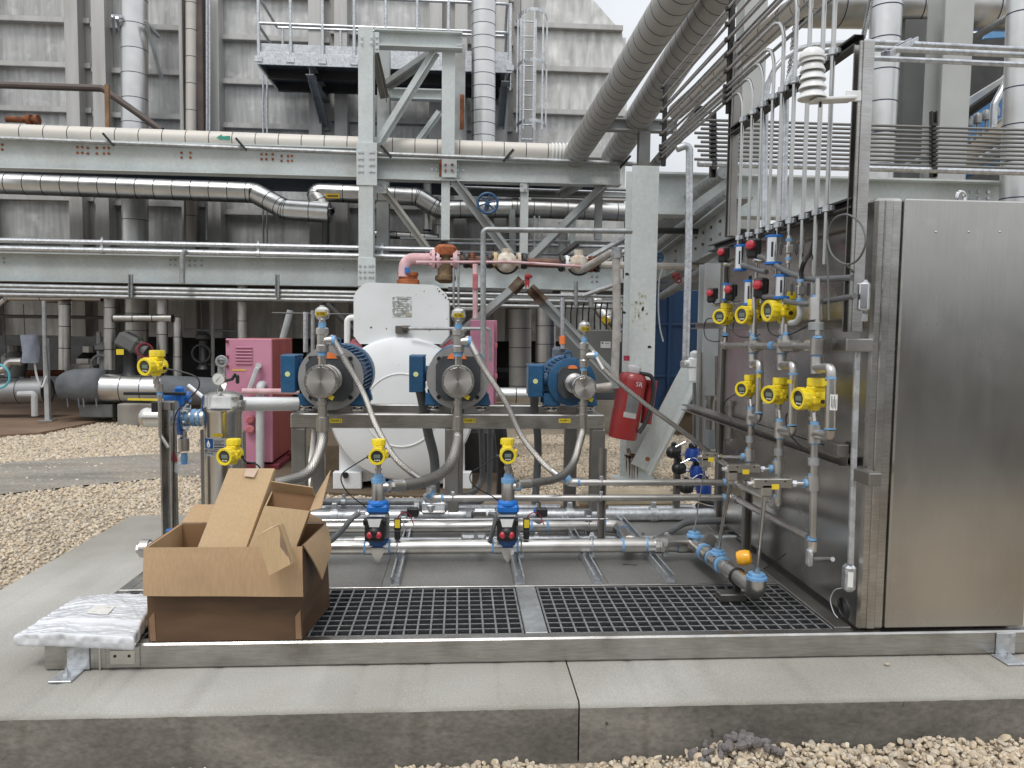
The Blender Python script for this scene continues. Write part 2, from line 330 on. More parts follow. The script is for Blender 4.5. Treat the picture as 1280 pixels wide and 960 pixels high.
    def torus(s, c, axis, R, r, n=24, k=8, mi=0, a0=0., a1=2*PI):
        sd, u, d = basis(axis); c = Vector(c); full = abs(a1-a0-2*PI) < 1e-6
        rr = []
        for i in range(n if full else n+1):
            a = a0+(a1-a0)*i/n; e = sd*math.cos(a)+u*math.sin(a)
            rr.append([c+e*(R+r*math.cos(2*PI*j/k))+d*(r*math.sin(2*PI*j/k)) for j in range(k)])
        return s.rings(rr, closed=full, mi=mi)
    def prism(s, poly, vec, mi=0):
        P = [Vector(p) for p in poly]; vec = Vector(vec); n = len(P)
        fs = [tuple(range(n)), tuple(range(2*n-1, n-1, -1))]+[(i, (i+1) % n, n+(i+1) % n, n+i) for i in range(n)]
        return s.add(P+[p+vec for p in P], fs, mi)
    def ibeam(s, p0, p1, h, wd, tw=.012, tf=.018, up=(0, 0, 1), mi=0):
        p0, p1 = Vector(p0), Vector(p1); sd, u, d = basis(p1-p0, up); a, b, c = wd/2, h/2, tw/2
        pr = [(-a, -b), (a, -b), (a, -b+tf), (c, -b+tf), (c, b-tf), (a, b-tf), (a, b), (-a, b), (-a, b-tf), (-c, b-tf), (-c, -b+tf), (-a, -b+tf)]
        return s.rings([[p+sd*x+u*y for x, y in pr] for p in (p0, p1)], mi=mi)
    def chan(s, p0, p1, wd, ht, t=.003, up=(0, 0, 1), lip=.008, mi=0):
        """open channel, opening to +up"""
        p0, p1 = Vector(p0), Vector(p1); sd, u, d = basis(p1-p0, up); a = wd/2
        pr = [(-a, 0), (a, 0), (a, ht), (a-lip, ht), (a-lip, ht-t), (a-t, ht-t), (a-t, t), (-a+t, t), (-a+t, ht-t), (-a+lip, ht-t), (-a+lip, ht), (-a, ht)]
        return s.rings([[p+sd*x+u*y for x, y in pr] for p in (p0, p1)], mi=mi)
    def ell(s, p0, p1, a, t, up=(0, 0, 1), flip=1, mi=0):
        p0, p1 = Vector(p0), Vector(p1); sd, u, d = basis(p1-p0, up)
        pr = [(0, 0), (a*flip, 0), (a*flip, t), (t*flip, t), (t*flip, a), (0, a)]
        return s.rings([[p+sd*x+u*y for x, y in pr] for p in (p0, p1)], mi=mi)
    def sphere(s, c, r, n=16, k=8, mi=0, sq=(1, 1, 1)):
        pr = [(math.sin(PI*i/k), -math.cos(PI*i/k)) for i in range(k+1)]; c = Vector(c)
        return s.rings([[c+V(max(a, .02)*math.cos(2*PI*j/n)*r*sq[0], max(a, .02)*math.sin(2*PI*j/n)*r*sq[1], b*r*sq[2]) for j in range(n)] for a, b in pr], mi=mi)
    def mesh(s, name, mats, base=(0, 0, 0), ang=35, fix=True):
        base = Vector(base); me = bpy.data.meshes.new(name)
        me.from_pydata([(x-base.x, y-base.y, z-base.z) for x, y, z in s.v], [], s.f)
        mats = mats if isinstance(mats, (list, tuple)) else [mats]
        for m in mats: me.materials.append(m)
        if len(mats) > 1: me.polygons.foreach_set('material_index', s.m)
        if s.uv:
            ul = me.uv_layers.new(name='UVMap')
            for fi, cs in s.uv.items():
                st = me.polygons[fi].loop_start
                for q, c in enumerate(cs): ul.data[st+q].uv = c
        if fix:
            bm = bmesh.new(); bm.from_mesh(me); bmesh.ops.recalc_face_normals(bm, faces=bm.faces); bm.to_mesh(me); bm.free()
        me.shade_smooth(); me.set_sharp_from_angle(angle=math.radians(ang)); me.update()
        return me
    def bounds(s):
        a = np.array(s.v); return a.min(0), a.max(0)
def root_of(o):
    while o.parent: o = o.parent
    return o
def thing(name, label, cat, base, group=None):
    o = bpy.data.objects.new(name, None); C.objects.link(o); o.location = base; o.empty_display_size = .1
    o['label'] = label; o['category'] = cat
    if group: o['group'] = group
    return o
def part(name, mb, mats, parent, ang=35, label=None, kind=None):
    rt = root_of(parent); me = mb.mesh(name, mats, rt.location, ang)
    o = bpy.data.objects.new(name, me); C.objects.link(o); o.parent = parent
    if label: o['label'] = label
    if kind: o['kind'] = kind
    return o
def solo(name, mb, mats, label, cat, group=None, ang=35):
    a, b = mb.bounds(); base = ((a[0]+b[0])/2, (a[1]+b[1])/2, a[2])
    o = bpy.data.objects.new(name, mb.mesh(name, mats, base, ang)); C.objects.link(o); o.location = base
    o['label'] = label; o['category'] = cat
    if group: o['group'] = group
    return o
def struct(name, mb, mats, ang=35, kind='structure', fix=True):
    o = bpy.data.objects.new(name, mb.mesh(name, mats, (0, 0, 0), ang, fix)); C.objects.link(o); o['kind'] = kind
    return o
def dup(rt, loc, label=None, group=None, rz=0., sc=1., name=None):
    def cp(o, par):
        c = o.copy(); C.objects.link(c); c.parent = par
        for ch in o.children: cp(ch, c)
        return c
    c = cp(rt, None); c.location = loc; c.rotation_euler = (0, 0, rz); c.scale = (sc,)*3
    if label: c['label'] = label
    if group: c['group'] = group
    return c
def text(s, size, loc, X, U, m, parent, name='lettering', ext=.0006, align='CENTER'):
    """flat lettering; X = reading direction, U = up of the letters (world)"""
    cu = bpy.data.curves.new('t', 'FONT'); cu.body = s; cu.size = size; cu.extrude = ext; cu.align_x = align; cu.align_y = 'CENTER'; cu.resolution_u = 2
    o = bpy.data.objects.new('t', cu); C.objects.link(o)
    me = bpy.data.meshes.new_from_object(o.evaluated_get(bpy.context.evaluated_depsgraph_get()))
    bpy.data.objects.remove(o); bpy.data.curves.remove(cu)
    X = Vector(X).normalized(); U = Vector(U).normalized(); Z = X.cross(U); base = root_of(parent).location
    M4 = Matrix(((X.x, U.x, Z.x, loc[0]-base.x), (X.y, U.y, Z.y, loc[1]-base.y), (X.z, U.z, Z.z, loc[2]-base.z), (0, 0, 0, 1)))
    me.transform(M4); me.materials.clear(); me.materials.append(m); me.name = name
    q = bpy.data.objects.new(name, me); C.objects.link(q); q.parent = parent
    return q
_sec = {}
def section(parent, p0, p1, r, m, bm, name='cladding_section', lip=.012, n=22):
    p0, p1 = Vector(p0), Vector(p1); ln = (p1-p0).length; key = (round(r, 3), round(ln, 3), m.name, bm.name, lip)
    if key not in _sec:
        mb = MB(); b = min(.012, ln*.1)
        mb.lathe([(r, 0), (r, ln-b)], (0, 0, 0), n=n, caps=False)
        mb.lathe([(r*.97, ln-b), (r*(1+lip), ln-b), (r*(1+lip), ln), (r*.97, ln)], (0, 0, 0), n=n, mi=1, caps=False)
        _sec[key] = mb.mesh(name, [m, bm])
    o = bpy.data.objects.new(name, _sec[key]); C.objects.link(o); o.parent = parent
    o.location = p0-root_of(parent).location; o.rotation_mode = 'QUATERNION'; o.rotation_quaternion = (p1-p0).to_track_quat('Z', 'Y')
    return o
def clad(name, label, pts, r, seg, m=None, bm=None, bend=None, group=None, cat='pipe', n=22, lip=.012):
    """insulated pipe: jacketed sections as parts, gored elbows at the bends"""
    m = m or ALU; bm = bm or BAND
    P = [Vector(p) for p in pts]; base = min(P, key=lambda q: q.z); rt = thing(name, label, cat, base-V(0, 0, r), group)
    bend = bend or r*2.2; cur = P[0]
    for i in range(1, len(P)):
        if i < len(P)-1:
            d1 = P[i-1]-P[i]; d2 = P[i+1]-P[i]; ang = d1.angle(d2); t = min(bend/math.tan(ang/2), d1.length*.48, d2.length*.48)
            end = P[i]+d1.normalized()*t; nxt = P[i]+d2.normalized()*t
        else: end = P[i]; nxt = None
        ln = (end-cur).length
        if ln > .01:
            k = max(1, round(ln/seg))
            for j in range(k): section(rt, cur.lerp(end, j/k), cur.lerp(end, (j+1)/k), r, m, bm, lip=lip, n=n)
        if nxt is not None:
            rad = t*math.tan(ang/2); pp = fillet([end, P[i], nxt], rad, 4)
            mb = MB(); mb.tube(pp, r*1.0, n=n)
            for q in range(2, len(pp)-2):
                tt = (pp[q+1]-pp[q-1]).normalized(); mb.torus(pp[q], tt, r*1.0, r*.03, n=n, k=6, mi=1)
            part('elbow', mb, [m, bm], rt, ang=20); cur = nxt
    return rt
def run(name, label, pts, r, m, bend=None, cat='pipe', group=None, n=10, clamps=None, fit=None):
    """plain pipe, conduit or hose; clamps / fit: fractions along the first-last straight line get collars"""
    mb = MB(); mb.tube(pts, r, n=n, bend=bend)
    if not clamps and not fit: return solo(name, mb, m, label, cat, group)
    P = [Vector(p) for p in pts]; rt = thing(name, label, cat, min(P, key=lambda q: q.z)-V(0, 0, r), group)
    part('pipe', mb, m, rt)
    for kind, lst, mm, rr, ln in (('clamp', clamps or [], GALV, 1.25, r*1.2), ('coupling', fit or [], SSPIPE, 1.35, r*3)):
        for fr in lst:
            tot = sum((P[i+1]-P[i]).length for i in range(len(P)-1)); s = fr*tot
            for i in range(len(P)-1):
                l = (P[i+1]-P[i]).length
                if s <= l or i == len(P)-2: d = (P[i+1]-P[i]).normalized(); p = P[i]+d*s; break
                s -= l
            q = MB(); q.cyl(p-d*ln/2, p+d*ln/2, r*rr, n=max(8, n))
            if kind == 'clamp': q.box(p+V(0, 0, r*1.5), (r*.8, r*.8, r*1.2), r*.1)
            part(kind, q, mm, rt)
    return rt
# ------------------------------------------------------------------ ground, path, pad
GZ = -.22
def sheet(name, poly, z, m, thick=0., kind='structure'):
    mb = MB()
    if thick: mb.prism([(p[0], p[1], z-thick) for p in poly], (0, 0, thick))
    else: mb.add([(p[0], p[1], z) for p in poly], [tuple(range(len(poly)))])
    return struct(name, mb, m, kind=kind)
sheet('ground', [(-1500, -1500), (1500, -1500), (1500, 1500), (-1500, 1500)], GZ, GRAV)
ICO = np.array([(0, .526, .851), (0, -.526, .851), (.526, .851, 0), (-.526, .851, 0), (.851, 0, .526), (-.851, 0, .526),
                (0, .526, -.851), (0, -.526, -.851), (.526, -.851, 0), (-.526, -.851, 0), (.851, 0, -.526), (-.851, 0, -.526)])
def _icof():
    e = np.linalg.norm(ICO[:, None]-ICO[None], axis=2); f = []
    for i in range(12):
        for j in range(i+1, 12):
            for k in range(j+1, 12):
                if e[i, j] < 1.1 and e[j, k] < 1.1 and e[i, k] < 1.1:
                    n = np.cross(ICO[j]-ICO[i], ICO[k]-ICO[i]); f.append((i, j, k) if n @ ICO[i] > 0 else (i, k, j))
    return np.array(f)
ICOF = _icof()
def ico2():
    vs = list(ICO); cache = {}; fs = []
    def mid(a, b):
        k = (min(a, b), max(a, b))
        if k not in cache: q = vs[a]+vs[b]; vs.append(q/np.linalg.norm(q)); cache[k] = len(vs)-1
        return cache[k]
    for a, b, c in ICOF:
        x, y, z = mid(a, b), mid(b, c), mid(c, a); fs += [(a, x, z), (b, y, x), (c, z, y), (x, y, z)]
    return np.array(vs), np.array(fs)
def stones(name, pos, size, seed, fine=False, m=None):
    rg = np.random.default_rng(seed); n = len(pos); T, Fc = ico2() if fine else (ICO, ICOF); k = len(T)
    sc = size[:, None]*rg.uniform(.62, 1.25, (n, 3)); sc[:, 2] *= .75
    jit = 1+rg.uniform(-.22, .22, (n, k)) if not fine else 1+rg.uniform(-.10, .10, (n, k))
    v = T[None]*jit[..., None]
    if fine:   # chip the stones with a few cutting planes so they read angular
        for _ in range(5):
            d = rg.normal(size=(n, 3)); d /= np.linalg.norm(d, axis=1)[:, None]; h = rg.uniform(.55, .85, n)
            t = np.einsum('nkc,nc->nk', v, d)-h[:, None]; v = v-np.where(t > 0, t, 0)[..., None]*d[:, None]
    v = v*sc[:, None]
    q = rg.normal(size=(n, 4)); q /= np.linalg.norm(q, axis=1)[:, None]; a, b, c, d = q.T
    b *= .5; c *= .5; nn = np.sqrt(a*a+b*b+c*c+d*d); a, b, c, d = a/nn, b/nn, c/nn, d/nn
    R = np.stack([1-2*(c*c+d*d), 2*(b*c-a*d), 2*(b*d+a*c), 2*(b*c+a*d), 1-2*(b*b+d*d), 2*(c*d-a*b), 2*(b*d-a*c), 2*(c*d+a*b), 1-2*(b*b+c*c)], 1).reshape(n, 3, 3)
    v = np.einsum('nij,nkj->nki', R, v)+pos[:, None]
    f = (Fc[None]+(np.arange(n)*k)[:, None, None]).reshape(-1, 3)
    me = bpy.data.meshes.new(name); me.vertices.add(n*k); me.vertices.foreach_set('co', v.reshape(-1).astype(np.float32))
    me.loops.add(f.size); me.loops.foreach_set('vertex_index', f.reshape(-1).astype(np.int32))
    me.polygons.add(len(f)); me.polygons.foreach_set('loop_start', np.arange(0, f.size, 3, dtype=np.int32))
    me.update(calc_edges=True); me.validate(); me.materials.append(m or STONE)
    if fine: me.shade_smooth(); me.set_sharp_from_angle(angle=math.radians(28))
    o = bpy.data.objects.new(name, me); C.objects.link(o); o['kind'] = 'stuff'; return o
def scatter(poly, dens, seed):
    P = np.array(poly); rg = np.random.default_rng(seed); lo, hi = P.min(0), P.max(0); n = int(np.prod(hi-lo)*dens)
    q = rg.uniform(lo, hi, (n, 2)); ins = np.zeros(n, bool); j = len(P)-1
    for i in range(len(P)):
        a, b = P[i], P[j]; c = ((a[1] > q[:, 1]) != (b[1] > q[:, 1])) & (q[:, 0] < (b[0]-a[0])*(q[:, 1]-a[1])/(b[1]-a[1]+1e-12)+a[0]); ins ^= c; j = i
    return q[ins]
# gravel bank against the pad in front (rises to the right)
def bank(x, y):
    return -.238+.058*np.clip((x+.45)/1.5, 0, 1)-.05*np.clip((2.58-y)/.5, 0, 1.2)+.014*np.sin(x*7+1)+.010*np.sin(x*17+y*9)+.012*np.sin(x*3.1-y*6)
gx = np.linspace(-3.2, 4.2, 75); gy = np.linspace(1.3, 2.6, 15)
mb = MB(); mb.add([(x, y, float(bank(x, y))-.012 if 1.31 < y else GZ-.02) for y in gy for x in gx], [(j*75+i, j*75+i+1, (j+1)*75+i+1, (j+1)*75+i) for j in range(14) for i in range(74)])
struct('gravel_bank', mb, GRAV)
q = scatter([(-1.9, 2.15), (2.6, 2.15), (2.6, 2.578), (-1.9, 2.578)], 5600, 3)
rg = np.random.default_rng(5); sz = np.clip(np.exp(rg.normal(-4.65, .38, len(q))), .0045, .020)
stones('gravel', np.column_stack([q, bank(q[:, 0], q[:, 1])+rg.uniform(-.006, .012, len(q))]), sz, 11, fine=True)
# a lump of spilt dark grout among the stones
rg = np.random.default_rng(9); n = 46; c0 = np.array([1.02, 2.52]); qq = c0+rg.normal(size=(n, 2))*np.array([.095, .022])
stones('grout_lump', np.column_stack([qq, bank(qq[:, 0], qq[:, 1])+.014+.03*np.exp(-((qq[:, 0]-c0[0])/.1)**2)]), rg.uniform(.012, .024, n), 4, fine=True,
       m=mat('grout', (.16, .145, .14), .9, 0, .25, 40, bump=.002, bsc=120))
path = [atz(*p, GZ) for p in ((-90, 628), (0, 620), (100, 609), (200, 600), (300, 593), (400, 588))]+[atz(*p, GZ) for p in ((420, 556), (300, 565), (200, 569), (100, 574), (0, 580), (-90, 586))]
sheet('path', [(p.x, p.y) for p in path], GZ+.016, ASPH)
PX = -2.24
fld = [(PX-.02, 3.6), (PX-.02, 5.42), (2.4, 5.42), (3.2, 8.6), (3.4, 11), (1.0, 11), (-1.2, 8.2), (-3.2, 10.4), (-3.9, 12.6), (-7.2, 12.6), (-5.2, 8.2), (-4.4, 6.6), (-2.9, 3.6)]
def inpath(qs):
    P = np.array([(p.x, p.y) for p in path]); ins = np.zeros(len(qs), bool); j = len(P)-1
    for i in range(len(P)):
        a, b = P[i], P[j]; c = ((a[1] > qs[:, 1]) != (b[1] > qs[:, 1])) & (qs[:, 0] < (b[0]-a[0])*(qs[:, 1]-a[1])/(b[1]-a[1]+1e-12)+a[0]); ins ^= c; j = i
    return ins
q = scatter(fld, 1500, 21); rg = np.random.default_rng(22)
keep = ~inpath(q) | (rg.uniform(size=len(q)) < .03); keep &= rg.uniform(size=len(q)) < np.clip(1.25-.055*q[:, 1], .3, 1); q = q[keep]
sz = rg.uniform(.010, .019, len(q))*np.clip(q[:, 1]/6, .9, 1.7)
stones('gravel', np.column_stack([q, np.full(len(q), GZ)+rg.uniform(-.002, .010, len(q))]), sz, 23)
# concrete pad in two pours with an open joint
jx = atz(708, 828, 0).x
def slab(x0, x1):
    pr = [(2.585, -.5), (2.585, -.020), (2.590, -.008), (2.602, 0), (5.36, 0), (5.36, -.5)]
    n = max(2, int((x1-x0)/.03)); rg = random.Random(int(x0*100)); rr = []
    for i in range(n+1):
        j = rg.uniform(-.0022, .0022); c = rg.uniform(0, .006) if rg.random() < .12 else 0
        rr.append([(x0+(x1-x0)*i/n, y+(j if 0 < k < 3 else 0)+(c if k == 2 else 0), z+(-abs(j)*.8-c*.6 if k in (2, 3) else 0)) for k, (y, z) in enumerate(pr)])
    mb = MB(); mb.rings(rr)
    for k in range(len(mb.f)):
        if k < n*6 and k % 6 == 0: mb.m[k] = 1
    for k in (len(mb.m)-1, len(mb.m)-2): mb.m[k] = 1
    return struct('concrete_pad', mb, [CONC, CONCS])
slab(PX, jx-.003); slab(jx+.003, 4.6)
mb = MB(); mb.box((jx, 3.9, -.27), (.0061, 2.56, .5)); struct('joint_filler', mb, BLK)
sheet('concrete_slab', [(p.x, p.y) for p in [atz(*p, GZ) for p in ((-120, 553), (0, 548), (50, 545), (95, 536), (145, 525), (215, 517), (400, 508))]]+[(-1, 17), (-16, 17)], GZ+.05, RUSTC, .08)
sheet('brown_ground', [(-1.75, 7.1), (.3, 6.7), (.55, 7.2), (.6, 9.5), (-.5, 12), (-2.6, 12), (-2.4, 9.2)], GZ+.03, SOIL, .05)
sheet('shade_ground', [(-16, 16.9), (9, 16.9), (9, 30), (-16, 30)], GZ+.012, BLACKV)  # near-black sheet for the deep shade under the raised wall
mb = MB(); mb.bar(atz(384, 628, -.12)+V(0, 0, -.06), atz(732, 628, -.12)+V(0, 0, -.06), .12, .13, .02)
solo('timber_sill', mb, TIMBER, 'long brown timber sill lying on the gravel behind the skid', 'timber')
mb = MB(); mb.bar(at(722, 624, 6.0), at(842, 622, 6.0), .2, .15, .05)
solo('concrete_kerb', mb, mat('kerb_tan', (.33, .28, .2), .9, 0, .15, 6, bump=.002, bsc=40), 'short tan rounded concrete kerb behind the rows of conduit', 'kerb')
mb = MB(); a = atz(1109, 832, 0); mb.sphere(a+V(0, 0, .006), .009, 8, 5, sq=(1.3, 1, .7)); solo('pebble', mb, STONE, 'single tan pebble lying on the bare concrete pad', 'pebble')
# ------------------------------------------------------------------ skid base
RY0, RY1, ZT = 2.915, 2.968, .1
SXL, SXR = -1.551, 3.3
sk = thing('skid_base', 'low stainless steel skid base lying on the concrete pad', 'skid', (.4, 3.9, 0))
mb = MB(); mb.box(((SXL+SXR)/2, (RY0+RY1)/2, ZT/2+.001), (SXR-SXL, RY1-RY0, ZT-.002), .007); part('front_rail', mb, SS, sk)
mb = MB(); mb.box((SXL+.03, 3.97, ZT/2), (.06, 2.0, ZT-.004), .006); part('side_rail', mb, SS, sk)
mb = MB(); mb.box(((SXL+SXR)/2, 5.0, ZT/2), (SXR-SXL, .05, ZT-.004), .006); part('back_rail', mb, SS, sk)
gl0, gl1 = -1.485, atz(652, 765, ZT).x-.004; gr0, gr1 = atz(675, 765, ZT).x+.012, 1.535
GY0, GY1 = RY1+.004, 3.52
mb = MB(); mb.box(((gl1+gr0)/2, (GY0+GY1)/2, ZT/2), (gr0-gl1-.004, GY1-GY0, ZT), .003); part('divider_plate', mb, GALVD, sk)
mb = MB(); mb.box((0, GY1+.012, ZT/2+.002), (3.08, .016, ZT), .002); part('grating_ledge', mb, SS, sk)
mb = MB(); mb.box((.02, (GY0+GY1)/2, .008), (3.05, GY1-GY0, .012)); part('pit_shade_sheet', mb, PIT, sk)  # dark sheet in place of the shaded depth below the bars
mb = MB(); mb.box((1.575, 3.96, ZT/2+.004), (.072, 1.98, ZT), .004); part('cabinet_sill', mb, SSD, sk)
fx = [SXL+.062, atz(480, 722, ZT).x, atz(641, 722, ZT).x, atz(756, 722, ZT).x, 1.537]
for a, b in zip(fx[:-1], fx[1:]):
    mb = MB(); mb.box(((a+b)/2, 4.252, ZT-.006), (b-a-.0016, 1.44, .012), .0012); part('floor_plate', mb, FLOORP, sk)
for px, tilt in ((98, 0), (1252, 0)):
    a = at(px-13 if px < 200 else px-5, 800, RY0-.004)
    mb = MB(); xx = a.x
    mb.box((xx+.035, RY0-.004, .05), (.082, .006, .088), .002); mb.box((xx+.035-.02, RY0-.055, .004), (.082, .098, .008), .002, Matrix.Rotation(.0, 3, 'Z'))
    mb.lathe([(.014, 0), (.014, .010)], (xx+.015, RY0-.05, .008), n=6); mb.lathe([(.006, 0), (.006, .024)], (xx+.015, RY0-.05, .008), n=8)
    part('hold_down_clip', mb, GALV, sk)
a = at(154, 822, RY0).x
for dx, sx in ((-.06, .006), (.06, .006)):
    pass
mb = MB(); mb.box((a, RY0-.003, .052), (.125, .008, .082), .003); s0 = part('end_plate', mb, SS, sk)
mb = MB(); mb.box((a, RY0-.008, .052), (.092, .004, .056), .002)
for dx in (-.026, .026): mb.cyl((a+dx, RY0-.0105, .058), (a+dx, RY0-.007, .058), .006, mi=1)
part('cover_plate', mb, [SSP, BLK], s0)
mb = MB(); mb.bar((SXL+.1, RY0-.002, .05), (SXL+.104, RY0-.002, .05), .004, .09); mb.box((a-.085, RY0-.002, .05), (.008, .004, .092), .001); part('weld_seam', mb, SSP, s0)
def grating(x0, x1, label):
    g = thing('floor_grating', label, 'grating', ((x0+x1)/2, (GY0+GY1)/2, ZT-.042))
    nx = round((x1-x0)/.0535); ny = round((GY1-GY0)/.0535); h = .036; zc = ZT-.004-h/2
    mb = MB(); mb.box((0, 0, 0), (.0095, GY1-GY0-.004, h), .0025); mb.box((0, 0, h/2), (.0075, GY1-GY0-.006, .0012), mi=1); me = mb.mesh('bar', [GRAT, GRATT])
    for i in range(nx+1):
        o = bpy.data.objects.new('bar', me); C.objects.link(o); o.parent = g; o.location = (x0+.004+(x1-x0-.008)*i/nx-g.location.x, 0, zc-g.location.z)
    mb = MB(); mb.box((0, 0, 0), (x1-x0-.004, .0088, h-.002), .0025); mb.box((0, 0, h/2-.001), (x1-x0-.006, .007, .0012), mi=1); me = mb.mesh('cross_bar', [GRAT, GRATT])
    for j in range(ny+1):
        o = bpy.data.objects.new('cross_bar', me); C.objects.link(o); o.parent = g; o.location = (0, GY0+.004+(GY1-GY0-.008)*j/ny-g.location.y, zc-.0006-g.location.z)
    return g
grating(gl0, gl1-.003, 'dark square-mesh floor grating that runs under the big cardboard box')
grating(gr0+.003, gr1, 'dark square-mesh floor grating beside the steel cabinet')
for px in (493, 651, 750, 843):
    p = atz(px, 735, ZT); mb = MB(); mb.chan((p.x, 3.545, ZT+.001), (p.x, 4.93, ZT+.001), .041, .041)
    solo('strut_channel', mb, GALV, {493: 'floor strut channel under the left valve of the header pipe', 651: 'floor strut channel ending at the plate between the two gratings',
         750: 'floor strut channel next right of the plate between the gratings', 843: 'floor strut channel under the slanting strainer'}[px], 'strut')
mb = MB(); p = atz(787, 706, ZT); mb.tube(catmull([p+V(-.035, 0, .004), p+V(0, -.004, .004), p+V(.035, -.016, .004)]), .0025, 6)
solo('cable_tie', mb, BLK, 'cut black cable tie lying on the floor plate', 'cable tie')
# ------------------------------------------------------------------ steel cabinet
cb = thing('steel_cabinet', 'tall brushed stainless steel equipment cabinet standing on the skid', 'cabinet', (2.0, 3.8, ZT))
CX0, CX1, CY0, CY1, CZ = 1.615, 2.55, 2.93, 4.62, 1.835
mb = MB(); mb.box((1.672, 2.977, (ZT+CZ)/2+.001), (.114, .085, CZ-ZT-.004), .012); mb.box((1.668, 2.933, (ZT+CZ)/2), (.034, .010, CZ-ZT-.02), .004); part('corner_post', mb, SS, cb)
mb = MB(); mb.box((2.0255, 2.948, (.110+1.832)/2), (.591, .036, 1.832-.110), .006); pn = part('front_panel', mb, FRONT, cb)
for px in (1170, 1211, 1250):
    p = at(px, 290, 2.93); q = MB(); q.sphere((p.x, 2.929, p.z), .0045, 10, 5, sq=(1, .5, 1)); part('rivet', q, SSP, pn)
mb = MB(); mb.box((1.633, (3.02+CY1)/2, .935), (.012, CY1-3.02, 1.62), .002); part('side_panel', mb, SSWALL, cb)
mb = MB(); mb.box((1.625, (3.02+CY1)/2, 1.78), (.055, CY1-3.02, .085), .004); mb.box((1.60, (3.02+CY1)/2, 1.828), (.085, CY1-3.02+.02, .008), .002); part('top_rail', mb, SSD, cb)
mb = MB(); mb.box((1.628, 4.66, .95), (.05, .05, 1.7), .005); part('rear_post', mb, SSD, cb)
mb = MB(); mb.box((2.0, 3.79, 1.826), (.70, 1.62, .006)); part('roof', mb, SSD, cb)
mb = MB(); mb.box((2.3, 3.8, .95), (.012, 1.62, 1.7)); part('far_side_panel', mb, SSWALL, cb)
mb = MB(); mb.box((2.0, 4.6, .95), (.6, .012, 1.7)); part('back_panel', mb, SSWALL, cb)
p = at(1201, 241, 3.12); mb = MB(); mb.torus((p.x, 3.12, 1.875), (.35, -1, 0), .024, .008, 20, 8); mb.cyl((p.x, 3.12, 1.826), (p.x, 3.12, 1.853), .011, n=12); mb.cyl((p.x, 3.12, 1.828), (p.x, 3.12, 1.835), .02, n=6); part('lifting_eye', mb, CHROME, cb)
mb = MB(); mb.cyl((2.335, 2.955, .32), (2.335, 2.955, .95), .004, n=8); part('hinge_rod', mb, BLK, cb)
p = atx(1073, 296, 1.61); mb = MB(); mb.box((1.624, p.y, p.z), (.006, .16, .062)); wl = part('warning_label', mb, YELD, cb)
mb = MB(); mb.prism([(1.6195, p.y-.035, p.z-.02), (1.6195, p.y-.005, p.z-.02), (1.6195, p.y-.02, p.z+.012)], (.001, 0, 0)); part('warning_mark', mb, INK, wl)
# ------------------------------------------------------------------ pump frame
FY = 4.72
pf = thing('pump_table', 'welded stainless steel tube table carrying the three pumps', 'frame', (-.05, 5.0, ZT))
FXL, FXR = at(363, 560, FY).x, at(757, 560, FY).x-.01
FZ0, FZ1 = .690, .780
for nm, y in (('front_beam', FY+.035), ('rear_beam', 5.34)):
    mb = MB(); mb.box(((FXL+FXR)/2, y, (FZ0+FZ1)/2), (FXR-FXL, .07, FZ1-FZ0), .007); part(nm, mb, SS, pf)
for x in (FXL+.045, (FXL+FXR)/2+.05, FXR-.045):
    mb = MB(); mb.box((x, (FY+.07+5.305)/2, (FZ0+FZ1)/2-.002), (.085, 5.305-FY-.07, FZ1-FZ0-.006), .006); part('cross_beam', mb, SS, pf)
lx = [at(373, 560, FY).x, at(565, 560, FY).x, at(748, 560, FY).x]
for x in lx:
    mb = MB(); mb.box((x, FY+.045, (ZT+FZ0)/2), (.088, .085, FZ0-ZT-.002), .007); part('leg', mb, SSD, pf)
for x in (at(398, 560, 5.34).x, at(571, 560, 5.34).x, at(713, 560, 5.34).x):
    mb = MB(); mb.box((x, 5.34, (ZT+FZ0)/2-.05), (.088, .068, FZ0-ZT+.098), .007); part('leg', mb, SSD, pf)
mb = MB(); mb.bar((FXL+.045, FY+.2, .12), (FXL+.045, 5.28, .62), .03, .03); part('brace', mb, SSD, pf)
for px, s in ((420, 'PUMP 3'), (587, 'PUMP 2'), (706, 'PUMP 1')):
    p = at(px, 526, FY-.003); mb = MB(); mb.box((p.x, FY-.0012, p.z), (.074, .0024, .026)); lb = part('name_label', mb, YELD, pf)
    text(s, .019, (p.x, FY-.0030, p.z), (1, 0, 0), (0, 0, 1), INK, lb)
